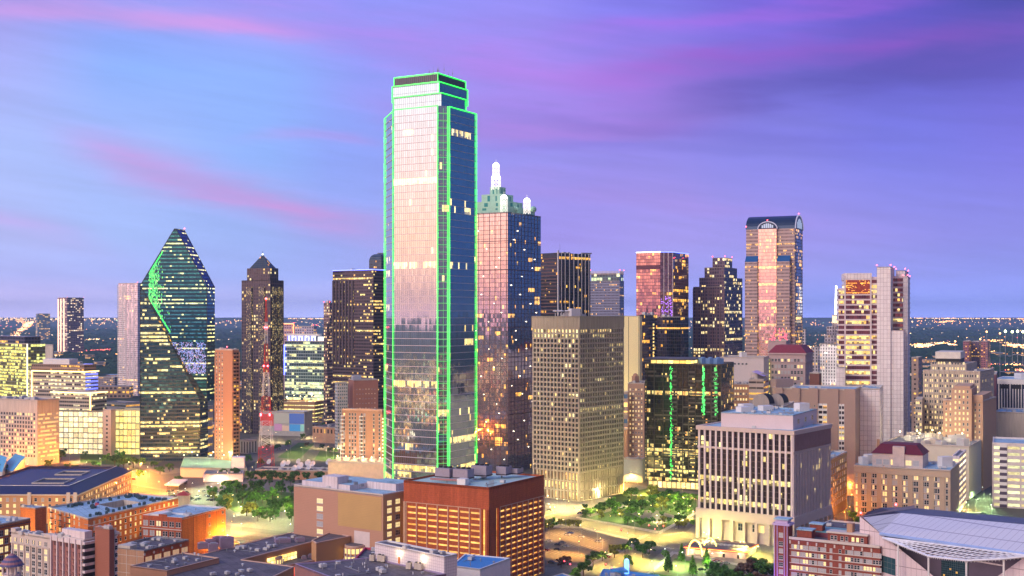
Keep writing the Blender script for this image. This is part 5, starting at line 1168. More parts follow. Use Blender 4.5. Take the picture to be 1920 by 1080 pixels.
def deco_block():
    D=1050; st=plain('deco_buff',(.52,.44,.35),.85,0,.07,.2)
    q=fp(1731,1838,1864,D,TH-12); z=zz(697,D); T=blk('buff_deco_phone_block','massive buff art-deco block stepping up to a white box penthouse at right',q,z,st,M['roof_grey'],cat='office building')
    q1=fp(1745,1812,1832,D+14,TH-12); z1=zz(682,D+14); mb=MB(); mb.prism(q1,z-.4,z1); obj('upper_storeys',mb,st,T)
    q0=fp(1755,1800,1808,D+22,TH-12); mb=MB(); mb.prism(q0,z1,z1+4,None,1); mb.prism(inset(q0,-.5),z1+4,zz(660,D+22),bottom=True); obj('white_penthouse',mb,[plain('pent_white',(.7,.66,.6),.7),M['dark']],T)
    it=wgrid(q1[3],q1[0],z+.8,4.6,2,12,1,1)
    for it_ in (it,wgrid(q[3],q[0],z-74,4.6,16,22,1,1),wgrid(q[0],q[1],z-74,4.6,16,4,3,3)): windows(T,it_,1.5,2.2,(('dark',.5),('lit',.2),('pale',.3)),1,seed=len(it_),cap=100 if len(it_)>300 else 0)
    mb=MB()
    for a,b,nn in ((q[3],q[0],12),(q1[3],q1[0],7)):
        L=(b-a).length; d=(b-a)/L; n=Vector((d.y,-d.x,0)); t0=0 if nn==12 else z
        for k in range(nn): mb.fbox(a,d,n,k*(L-1.4)/(nn-1),k*(L-1.4)/(nn-1)+1.4,t0,(z if nn==12 else z1)+.5,0,.6)
    obj('stone_piers',mb,st,T)
    ql=fp(1716,1729,1732,D-6,TH-12); zl=zz(748,D); ww=tower('x','x',ql,zl) if False else None; mb=MB(); mb.prism(ql,0,zl); obj('side_wing',mb,st,T); windows(T,wgrid(ql[3],ql[0],zl-50,4.6,11,3,.5,.5),1.4,2,(('dark',.5),('lit',.5)),1,cap=0)
    D=990; om=plain('peach_brick',(.56,.36,.24),.85,0,.07,.2)
    q=fp(1768,1843,1868,D,TH-12); z=zz(752,D); T=blk('peach_brick_tower','peach brick stepped tower with small lit windows, in front of the buff deco block',q,z,om,M['roof_grey'],cat='brick tower')
    qc=fp(1784,1822,1832,D-3,TH-12); zc=zz(729,D); mb=MB(); mb.prism(qc,0,zc); mb.prism(sub(qc,.1,.9,.1,.9),zc,zc+2); obj('central_block',mb,om,T)
    windows(T,wgrid(qc[3],qc[0],zc-56,4.4,13,4,1.5,1.5),1.2,2,(('dark',.45),('lit',.3),('pale',.25)),1,seed=3)
    windows(T,[w for w in wgrid(q[3],q[0],z-48,4.4,11,9,1,1) if True],1.1,1.9,(('dark',.45),('lit',.3),('pale',.25)),1,seed=4,cap=40)
    mb=MB(); mb.prism(fp(1824,1843,1860,D-1,TH-12),z-.4,zz(741,D)); obj('side_block',mb,om,T)
deco_block()
q=fp(1709,1722,1729,1300,TH-4); T=blk('narrow_tan_block','narrow tan block with a column of tiny windows beside the white shafts',q,zz(671,1300),facade('ntan',frame=(.46,.33,.28),glass=(.05,.04,.05),fw=.3,fh=.35,p=.3,seed=61),cell=(5,5))
q=fp(1868,1990,2000,1180,TH-20); z=zz(713,1180); T=tower('white_fin_office','low white office with tall vertical fins at the right edge',q,z)
grid(T,q,0,z-5,2.6,30,facade('fin_office_glass',frame=(.02,.02,.04),glass=(.03,.04,.08),fw=.98,fh=.99,p=.05,seed=62,pg=0,pr=0),M['white'],1.0,0,.8,name='white_fins'); mb=MB(); mb.ring(inset(q,-1),2,z-5,z); obj('cornice',mb,M['white'],T); roof(T,q,z-.5,M['roof_blue'],0); mb=MB(); mb.box(bil(q,.5,.55),24,12,z-.5,z+5,10); obj('rooftop_unit',mb,M['white'],T)
mb=MB(); a,b=q[3],q[0]; L=(b-a).length; d=(b-a)/L; n=Vector((d.y,-d.x,0))
for k in range(6): mb.fbox(a,d,n,3+k*11,12+k*11,z-9.5,z-5.4,.0,.85)
obj('top_louvre',mb,M['dark'],T)
q=fp(1864,1990,2000,1080,TH-20); T=blk('grey_annex_block','plain grey windowless block in front of the white fin office',q,zz(777,1080),M['cream'],M['roof_blue'],un=3)
q=fp(1856,1868,1870,1140,TH-10); T=blk('maroon_low_block','dull maroon block between the peach tower and the white fin office',q,zz(702,1140),plain('maroon',(.2,.09,.12),.8))
def right_garage():
    D=830; a=px(1862,905); d=-az(-68); q=[a+d*75,a+d*75+az(22)*45,a+az(22)*45,a]; z=46.5
    T=garage('white_deck_garage','white parking garage with dark stair column at the right edge',q,z,10,((1,.8,.3),(.8,.95,.5)),plain('garage_white',(.66,.6,.58),.75),cw=9,sh=2.6,pw=1.2,seed=17,rm=M['roof_blue'],s=.9)
    n=Vector((d.y,-d.x,0)); mb=MB()
    for k in range(10): mb.fbox(a,d,n,4.5,9.5,k*4.65+.3,k*4.65+2.6,0,.9,1); mb.fbox(a,d,n,4.5,9.5,k*4.65+2.6,k*4.65+4.95,0,.9,0)
    obj('stair_column',mb,[M['white'],plain('stair_slate',(.10,.08,.12),.7)],T)
right_garage()
for i,(x0,x1,x2,D,y) in enumerate(((1806,1817,1821,2600,640),(1821,1836,1839,2660,641),(1839,1852,1857,2600,640))):
    q=fp(x0,x1,x2,D,TH-8); T=blk('far_brick_tower',['distant red brick apartment tower, first of the three at right','distant dark brick apartment tower in the middle of the three at right','distant red brick apartment tower, last of the three at right'][i],q,zz(y,D),facade('farbrick%d'%i,frame=(.34,.12,.14) if i!=1 else (.14,.08,.16),glass=(.06,.04,.07),fw=.5,fh=.5,p=.25,seed=70+i,s=1.4),cell=(4,4.2),cat='apartment tower'); T['group']='far brick towers at right'
# =================== NEAR BLOCKS ALONG THE BOTTOM ===================
def brick_garage():
    D=625; q=fp(757,917,1020,D,TH+1.5); z=zz(914,D); br=M['red']
    T=tower('red_brick_garage','big red brick parking block with glowing orange deck openings and cooling plant on its roof',q,z,'parking garage')
    gl=facade('garage_amber_decks',frame=(.5,.25,.06),glass=(.5,.28,.08),fw=.995,fh=.97,p=1,pg=1,pr=1,s=1.0,lit=((1,.45,.07),(1,.6,.16)),seed=301,tilt=0,gr=.8,metal=0)
    zt=z-11.5; fl=3.05; mb=MB(); mb.prism(inset(q,1.2),0,zt,(6.2,fl),top=False); obj('lit_deck_interior',mb,gl,T)
    mb=MB(); mb.prism(q,zt,z,top=False); mb.cap([p for p in q],zt,0,True); obj('top_wall',mb,br,T)
    pier=plain('pale_pier',(.6,.36,.24),.8)
    mbb=MB(); mbp=MB()
    for i in range(4):
        a,b=q[i],q[(i+1)%4]; L=(b-a).length; d=(b-a)/L; n=Vector((d.y,-d.x,0)); m0,m1=(.19*L,.0) if i==0 else ((.03*L,.1*L) if i==3 else (0,0))
        for k in range(int(zt/fl)+1):
            z0=zt-k*fl-1.25
            if z0<0: break
            mbb.fbox(a,d,n,m0,L-m1,z0-.5,z0+1.4 if k else zt,-1.1,0)
        nb=7 if i==3 else 8
        for k in range(nb+1):
            s=m0+(L-m0-m1)*k/nb; mbp.fbox(a,d,n,s-.28,s+.28,0,zt+.3,-1.1,.18)
        mbp.fbox(a,d,n,m0,L-m1,zt-.1,zt+.35,0,.2)
        if m0>3: mbb.fbox(a,d,n,-.05,L*.125,0,zt+.01,-1.2,.05); mbb.fbox(a,d,n,L*.165,m0+.2,0,zt+.01,-1.2,.03)
        if m1>3: mbb.fbox(a,d,n,L*.955,L+.05,0,zt+.01,-1.2,.05); mbb.fbox(a,d,n,L-m1-.2,L*.92,0,zt+.01,-1.2,.03)
    obj('brick_spandrels',mbb,br,T); obj('pale_piers',mbp,pier,T)
    roof(T,q,z-1,plain('garage_roof',(.45,.62,.6),.6,var=.08),1.0,br)
    un=plain('cooling_tower_panel',(.34,.3,.36),.6,.1,.15,.8); dk=M['dark']
    for s,t,w_,h in ((.28,.70,9,6),(.30,.50,9,6),(.55,.45,9,6.5),(.72,.3,6,5.5),(.84,.22,4,4)):
        c=bil(q,s,t); mb=MB(); mb.box(c,w_,7,z+.8,z+h,-28)
        for k in range(3): mb.tube(at(c,z+h)+Vector((w_*(.3*k-.3),-w_*.15*(k-1),0)),at(c,z+h+.9)+Vector((w_*(.3*k-.3),-w_*.15*(k-1),0)),1.2,8,1)
        mb.box(c,w_+.3,7.3,z+1.2,z+1.6,-28,1); obj('cooling_unit',mb,[un,dk],T)
    mb=MB(); a=bil(q,.1,.75); b=bil(q,.16,.4); mb.tube(at(a,z+1),at(b,z+1),.7,4); mb.box(bil(q,.12,.38),5,4,z-1,z+2.4,-28,1); clutter(T,q,z-1,3,14); obj('roof_duct',mb,[plain('dusky_duct',(.4,.2,.2),.6),M['white']],T)
    for k in range(5): mb=MB(); p=bil(q,.03+.02*k,.02); mb.tube(at(p,z-1),at(p,z+3),.15,5); obj('roof_pipe',mb,M['steel'],T)
brick_garage()
def tan_museum():
    D=648; q=fp(551,718,800,D,TH+6); z=zz(929,D); tm=plain('salmon_brick',(.52,.29,.20),.85,0,.06,.06,courses=.9)
    T=blk('salmon_brick_block','plain salmon brick block with one column of lit windows and a faded yellow patch',q,z,tm,M['roof_blue'],un=0)
    a,b=q[3],q[0]; L=(b-a).length; d=(b-a)/L; n=Vector((d.y,-d.x,0))
    for k in range(6): windows(T,[(at(a+d*L*.305,z-8.2-k*4.2),d)],4.6,2.6,(('pale',.75),('blind',.25)),3,seed=k*7+1)
    mb=MB(); mb.fbox(a,d,n,L*.51,L*.985,z-19,z-1.2,0,.06); obj('faded_wall_patch',mb,plain('faded_paint',(.56,.36,.15),.85,0,.08,.1,courses=.9),T)
    mb=MB(); mb.fbox(a,d,n,L*.69,L*.86,z-38,z-20.5,0,.12); obj('white_mural_panel',mb,plain('mural_panel',(.7,.6,.58),.7,0,.12,.35),T)
    a,b=q[0],q[1]; L=(b-a).length; d=(b-a)/L; n=Vector((d.y,-d.x,0)); mb=MB(); mb.fbox(a,d,n,0,L,0,z,0,.15); obj('side_wall',mb,plain('ochre_brick',(.55,.38,.2),.85,0,.08,.1),T)
    windows(T,[(p+n*.17,dd) for p,dd in wgrid(a,b,z-5.8-4.15*8,4.15,9,5,1.5,1)],3.6,2.7,(('dark',.35),('pale',.4),('lit',.25)),3,seed=5)
    qp=sub(q,.12,.9,.42,.97); mb=MB(); mb.prism(qp,z-.4,z+2.6); mb.prism(sub(q,.1,.35,.55,.72),z,z+6.5); mb.prism(sub(q,.5,.95,.1,.42),z-.4,z+3.4); obj('penthouse_wall',mb,[M['pinkwhite']],T)
    mb=MB(); mb.cap(inset(qp,.4),z+2.65); mb.cap(inset(sub(q,.5,.95,.1,.42),.4),z+3.45); obj('penthouse_roof',mb,M['roof_blue'],T)
    for i in range(5): mb=MB(); c=bil(q,.15+.1*i,.3+.12*i); mb.box(c,2,1.4,z+2.6,z+4,30); obj('rooftop_unit',mb,M['steel'],T)
tan_museum()
def school_brick():
    D=708; q=fp(267,341,423,D,22); z=zz(971,D)
    T=tower('brick_warehouse_corner','square brick warehouse with a red front, orange side wall and white roof',q,z,'brick warehouse')
    a,b=q[3],q[0]; walls(T,q,0,z,M['orange']); L=(b-a).length; d=(b-a)/L; n=Vector((d.y,-d.x,0))
    mb=MB(); mb.fbox(a,d,n,0,L,0,z,0,.12); mb.fbox(a,d,n,L*.42,L*.62,z,z+1.2,-.4,.12); obj('red_front_wall',mb,M['red'],T)
    mb=MB(); mb.fbox(a,d,n,0,L,z-7.4,z-6.9,.12,.5); obj('stone_course',mb,M['stone_trim'],T)
    for s in range(6):
        for e in (-.9,.9): windows(T,[(at(a+d*(L*(.09+.165*s)+e)+n*.14,z-5.6),d)]+[(at(a+d*(L*(.09+.165*s)+e)+n*.14,z-11.3-j*4.3),d) for j in range(5)],1.4,2.8,(('dark',.75),('blind',.15),('pale',.1)),1,seed=s)
    mb=MB()
    for s in range(7): mb.fbox(a,d,n,L*(.01+.163*s)-.25,L*(.01+.163*s)+.25,0,z-7.4,.1,.35)
    obj('brick_piers',mb,M['red'],T)
    a,b=q[0],q[1]; L=(b-a).length; d=(b-a)/L; n=Vector((d.y,-d.x,0))
    windows(T,[(at(a+d*L*s,z-3.5-j*5.2),d) for s in (.62,.93) for j in range(5)],1.9,1.5,(('dark',1),),2)
    mb=MB()
    for s in (.25,.52,.78): mb.fbox(a,d,n,L*s,L*s+.2,0,z-1,0,.12)
    obj('side_wall_joints',mb,M['brown'],T)
    roof(T,q,z-.8,M['roof_blue'],.9,M['white']); mb=MB(); mb.prism(sub(q,.3,.33,.02,.98),z-.8,z+.1); mb.prism(sub(q,.0,.25,.55,.8),z-.8,z+1.2); obj('roof_divider',mb,M['white'],T); clutter(T,q,z-.8,2,9)
school_brick()
def ring_building(name,label,quad,zt,wm,rm,hole,z0=0):
    T=tower(name,label,quad,zt,'courtyard building'); walls(T,quad,z0,zt,wm)
    mb=MB()
    for i in range(4): mb.face([at(quad[i],zt-.5),at(quad[(i+1)%4],zt-.5),at(hole[(i+1)%4],zt-.5),at(hole[i],zt-.5)])
    obj('roof',mb,rm,T); mb=MB(); mb.ring(quad,.5,zt-.6,zt+.6); obj('parapet',mb,wm if False else M['stone_trim'],T)
    mb=MB()
    for i in range(4): mb.wall(hole[(i+1)%4],hole[i],0,zt-.5)
    obj('courtyard_wall',mb,M['cream'],T); return T
def courtyard_brick():
    z=20; A=onz(90,952,z); Bq=onz(165,974,z); Cq=onz(334,934,z); Dq=onz(252,925,z)
    q=[Bq,Cq,Dq,A]; h=sub(q,.42,.72,.3,.72)
    T=ring_building('courtyard_brick_hotel','orange brick courtyard building with a broad white roof dotted with small cooling units',q,z,M['orange'],M['roof_blue'],h)
    windows(T,wgrid(q[0],q[1],2,3.6,5,17,3,3),1.5,1.9,(('dark',.25),('blind',.35),('lit',.4)),1,seed=9)
    windows(T,wgrid(q[3],q[0],4,3.6,5,7,1,9),1.6,2.1,(('dark',.3),('blind',.4),('lit',.3)),1,seed=10,cap=15)
    a,b=q[3],q[0]; L=(b-a).length; d=(b-a)/L; n=Vector((d.y,-d.x,0)); mb=MB()
    for j in range(5):
        for s in (.08,.3,.52): mb.fbox(a,d,n,L*s,L*s+3.6,3.4+j*3.6,3.7+j*3.6,0,1.4); mb.fbox(a,d,n,L*s,L*s+3.6,4.5+j*3.6,4.6+j*3.6,1.3,1.4)
    obj('balcony_rows',mb,M['dark'],T)
    mb=MB(); mb.fbox(q[0],(q[1]-q[0]).normalized(),Vector(((q[1]-q[0]).normalized().y,-(q[1]-q[0]).normalized().x,0)),0,(q[1]-q[0]).length,z-4.2,z-3.9,0,.3); obj('stone_course',mb,M['stone_trim'],T)
    um=plain('ac_green_grey',(.05,.09,.10),.5); r=random.Random(4); base=None
    for i in range(78):
        while 1:
            s,t=r.random(),r.random()
            if (.08<s<.95 and .1<t<.93) and not (.36<s<.78 and .22<t<.8) and (abs(t-.14)<.05 or abs(t-.86)<.06 or abs(s-.3)<.045 or abs(s-.85)<.05): break
        c=bil(q,s,t)
        if base is None:
            mb=MB(); mb.box(Vector((0,0,0)),1.7,1.7,0,1.5,20); mb.tube((0,0,1.5),(0,0,1.75),.6,8); me=mesh_of(mb,'ac_unit',[um],Vector((0,0,0))); base=me
        o=bpy.data.objects.new('rooftop_ac_unit',base); COL.objects.link(o); o.parent=T; o.location=at(c,z-.5)-ORG[T.name]
    D=738; qq=fp(38,66,87,D,TH); zt=zz(953,D); Ts=blk('brick_stair_block','plain red brick block with pale roof on the near corner of the courtyard building',qq,zt,M['orange'],M['roof_blue'],par=.5); mb=MB(); mb.wall(qq[0],qq[1],0,zt)
    qq=fp(300,334,336,760,TH)
courtyard_brick()
def blue_roof_courtyard():
    D=833; q=fp(-75,145,246,D,-1,lenR=None) if False else None
    C=px(145,D); z=20; Rr=px(247,gd(881)*.86*1.0); Rr=onz(247,882,z); L=onz(-90,926,z); Bq=Rr+(L-C)
    q=[C,Rr,Bq,L]
    T=tower('navy_roof_courtyard_block','long orange-lit stone and brick block with a wide dark navy metal roof and two courtyards',q,z,'courtyard building')
    walls(T,q,0,z,plain('peach_stone',(.60,.34,.18),.8,0,.08,.15)); nv=plain('navy_metal_roof',(.03,.035,.10),.45,.3,.2,.3)
    qi=inset(q,9); h1=sub(qi,.12,.42,.35,.52); mb=MB()
    qo=inset(q,-.8)
    for i in range(4): mb.face([at(qo[i],z),at(qo[(i+1)%4],z),at(qi[(i+1)%4],z+4.2),at(qi[i],z+4.2)])
    mb.face([at(p,z+2.6) for p in inset(q,9.4)]); 
    for i in range(4): mb.wall(qi[(i+1)%4],qi[i],z+2.6,z+4.2)
    obj('roof',mb,nv,T); mb=MB(); mb.ring(qo,.8,z-.9,z); obj('cornice',mb,M['stone_trim'],T)
    for s0,s1,t0,t1 in ((.2,.42,.16,.5),(.62,.8,.2,.5)):
        hh=sub(qi,s0,s1,t0,t1); mb=MB(); mb.ring(hh,.7,z+2.6,z+3.6); mb.cap(inset(hh,.7),z+2.65,1); obj('courtyard_shade_sheet',mb,[M['cream'],M['dark']],T)  # dark sheet laid on the roof for the shaded depth of each courtyard
    mb=MB()
    for a_,b_ in ((qi[0],qi[1]),(qi[3],qi[0])): mb.tube(at(a_,z+4.6),at(b_,z+4.6),.22,4)
    obj('ridge_rail',mb,M['white'],T)
    windows(T,wgrid(q[0],q[1],2.5,4.2,4,24,2,2),1.8,2.3,(('dark',.4),('lit',.45),('pale',.15)),1,seed=3)
    windows(T,wgrid(q[3],q[0],2.5,4.2,4,17,2,2),1.8,2.3,(('dark',.5),('lit',.4),('blind',.1)),1,seed=4,cap=30)
    mb=MB(); a,b=q[3],q[0]; LL=(b-a).length; d=(b-a)/LL; n=Vector((d.y,-d.x,0))
    for s in (.32,.62,.93,.985): mb.fbox(a,d,n,LL*s-1.2,LL*s+1.2,0,z+1.3,0,.9)
    obj('stone_piers',mb,M['stone_trim'],T)
blue_roof_courtyard()
def left_brick():
    D=640; q=fp(-120,-25,57,D,24); z=zz(984,D)-1.5; T=blk('arched_brick_warehouse','red brick warehouse with tall lit arched windows at the left edge',q,z,M['orange'],M['roof_blue'],un=3,cat='brick warehouse')
    windows(T,wgrid(q[0],q[1],z-6-4.4*6,4.4,7,8,1,1),2.3,3,(('dark',.3),('pale',.4),('lit',.3)),2,seed=6)
    mb=MB(); a,b=q[0],q[1]; L=(b-a).length; d=(b-a)/L; n=Vector((d.y,-d.x,0)); mb.fbox(a,d,n,0,L,z-1.8,z-1.2,0,.4); obj('stone_course',mb,M['brown'],T)
left_brick()
def cream_near():
    D=545; q=fp(21,95,110,D,TH+4); z=zz(1009,D); st=plain('cream_facade',(.60,.52,.47),.8,0,.06,.2)
    T=blk('cream_grid_offices','cream office building with regular square windows at bottom left',q,z,st,M['roof_blue'],un=3,uh=2,cat='office building',cell=None)
    a,b=q[3],q[0]; L=(b-a).length; d=(b-a)/L; n=Vector((d.y,-d.x,0)); pitch=3.0
    windows(T,wgrid(a,b,z-7.6-pitch*11,pitch,12,6,1.2,1.2),2.1,2.2,(('dark',.62),('blind',.16),('lit',.12),('pale',.1)),2,seed=2)
    windows(T,[(at(a+d*(1.2+(L-2.4)*(i+.5)/6+e),z-4.1),d) for i in range(6) for e in (-.75,0,.75)],.45,1.9,(('dark',.6),('lit',.4)),1,seed=3,cap=18)
    mb=MB()
    for k in range(7): s=1.2+(L-2.4)*k/6; mb.fbox(a,d,n,s-.35,s+.35,0,z-4.6,0,.45)
    mb.fbox(a,d,n,0,L,z-4.9,z-4.6,0,.5); mb.fbox(a,d,n,L*.84,L,z,z+1.6,-3,.2); mb.fbox(a,d,n,0,L*.12,z,z+1.8,-3,.2); obj('stone_piers',mb,st,T)
    # rear part with pinkish ribbed front and stacked bays
    D=532; q=fp(97,158,178,D,TH+4); z2=zz(1014,D); pk=plain('dusty_rose_panel',(.34,.16,.15),.8,0,.08,.2)
    T2=blk('ribbed_rose_offices','dusty rose office block with white ribs and stacked white bay windows at bottom left',q,z2,pk,M['roof_blue'],cat='office building',un=2)
    a,b=q[3],q[0]; L=(b-a).length; d=(b-a)/L; n=Vector((d.y,-d.x,0)); mb=MB(); dk=MB()
    for k in range(6): s=.4+k*(L*.99-.4)/5.2; mb.fbox(a,d,n,s-.28,s+.28,0,z2+.2,0,.9)
    mb.fbox(a,d,n,0,L,z2-1.9,z2+.3,0,.5); obj('white_ribs',mb,M['pinkwhite'],T2)
    for k in range(5):
        s=.4+(k+.5)*(L*.99-.4)/5.2; dk.fbox(a,d,n,s-.9,s+.9,z2-3.9,z2-2.1,0,.1)
        for j in range(11): zj=z2-6.6-j*3.0; dk.fbox(a,d,n,s-.85,s+.85,zj+.7,zj+.95,0,.1); dk.fbox(a,d,n,s-.15,s+.15,zj-1,zj+.7,0,.1)
    obj('dark_panel_slots',dk,plain('slot_brown',(.1,.04,.04),.6),T2)
    a,b=q[0],q[1]; L=(b-a).length; d=(b-a)/L; n=Vector((d.y,-d.x,0)); 
    for j in range(13):
        mb=MB(); zj=z2-1.4-j*3.1; mb.fbox(a,d,n,-1,L,zj-.1,zj+1,0,1.6); mb.fbox(a,d,n,-.6,L,zj-2.1,zj-.1,0,.9,1); obj('bay_window',mb,[M['pinkwhite'],M['dark']],T2)
    mb=MB(); mb.prism(sub(q,.2,.9,.05,.75),z2-.3,z2+3.6); obj('penthouse_wall',mb,M['pinkwhite'],T2)
    D=528; q=fp(178,205,214,D,TH+6); z3=zz(991,D); T3=blk('brick_stair_shaft','tall plain reddish brick stair shaft beside the dusty rose offices',q,z3,plain('shaft_brick',(.33,.13,.09),.85,0,.06,.1,courses=.7),M['roof_blue'],par=.4)
    q=fp(213.5,216,219,D+3,TH+6); T3=blk('white_slot_stack','thin stack of white window bays behind the brick stair shaft',q,zz(1004,D),M['pinkwhite']); windows(T3,wgrid(q[0],q[1],3,3.1,15,1,.3,.3),1.5,1.7,(('dark',1),),1)
cream_near()
def art_brick():
    D=640; q=fp(205,270,354,D,TH-4); z=zz(1034,D); T=blk('lit_panel_brick_building','low brick building with pale lit window panels and stone roundels',q,z,M['red'],M['roof_dark'],cat='brick building',un=2,us=5,pm=M['roof_grey'])
    a,b=q[0],q[1]; L=(b-a).length; d=(b-a)/L; n=Vector((d.y,-d.x,0))
    for i in range(5):
        for j in range(4):
            mb=MB(); mb.fbox(a,d,n,L*(.03+.2*i),L*(.17+.2*i),z-6-j*5.3,z-3.2-j*5.3,0,.12); mb.fbox(a,d,n,L*(.1+.2*i)-.1,L*(.1+.2*i)+.1,z-6-j*5.3,z-3.2-j*5.3,.12,.2,1); obj('window_panel',mb,[plain('lit_cream_panel',(.7,.5,.35),.6,0,.2,.8,em=(1,.6,.3),es=.35) if (i+j)==0 else bpy.data.materials['lit_cream_panel'],M['stone_trim']],T)
        mb=MB(); p=at(a+d*L*(.2*i+.003)+n*.2,z-1.6); mb.tube(p,p+n*.3,.7,12); obj('stone_roundel',mb,M['stone_trim'],T)
    a,b=q[3],q[0]; L=(b-a).length; d=(b-a)/L; n=Vector((d.y,-d.x,0)); mb=MB(); mb.fbox(a,d,n,0,L,0,z+.1,0,.1); obj('rear_tan_wall',mb,M['tan'],T); mb=MB()
    for k in range(5): mb.fbox(a,d,n,0,L,z-3-k*4.6,z-2.8-k*4.6,.1,.2); 
    for s in (.2,.5,.8): mb.fbox(a,d,n,L*s,L*s+.25,0,z,.1,.22)
    mb.prism(sub(q,.0,.15,.4,.75),z-.4,z+2); obj('concrete_frame_lines',mb,M['cream'],T)
art_brick()
def cupola():
    c=px(22,455); z0=zz(1075,455); T=thing('striped_cupola_tower','small round turret with a striped dome roof at the bottom left corner','turret',(c.x,c.y,0))
    mb=MB(); mb.tube(at(c,0),at(c,z0),3.2,16); obj('shaft',mb,M['pinkwhite'],T); mb=MB()
    for k in range(8): t=2*math.pi*k/8; p=c+Vector((math.cos(t)*3.3,math.sin(t)*3.3,0)); mb.tube(at(p,z0),at(p,z0+3),.4,6)
    mb.tube(at(c,z0),at(c,z0+3),2.0,12); obj('open_lantern',mb,M['pinkwhite'],T)
    for k,(r0,r1,m) in enumerate(((4.4,3.9,0),(3.9,3.5,1),(3.5,2.9,0),(2.9,2.2,1),(2.2,1.3,0),(1.3,.3,1))):
        mb=MB(); mb.tube(at(c,z0+3+k*.75),at(c,z0+3.75+k*.75),r0,18,0,r1); obj('dome_band',mb,[plain('slate_band',(.10,.09,.2),.5),plain('clay_band',(.34,.16,.18),.6)][m] if k<2 else [bpy.data.materials['slate_band'],bpy.data.materials['clay_band']][m],T)
    mb=MB(); mb.tube(at(c,z0+7.5),at(c,z0+10),.35,6,0,.05); obj('finial',mb,M['white'],T)
cupola()
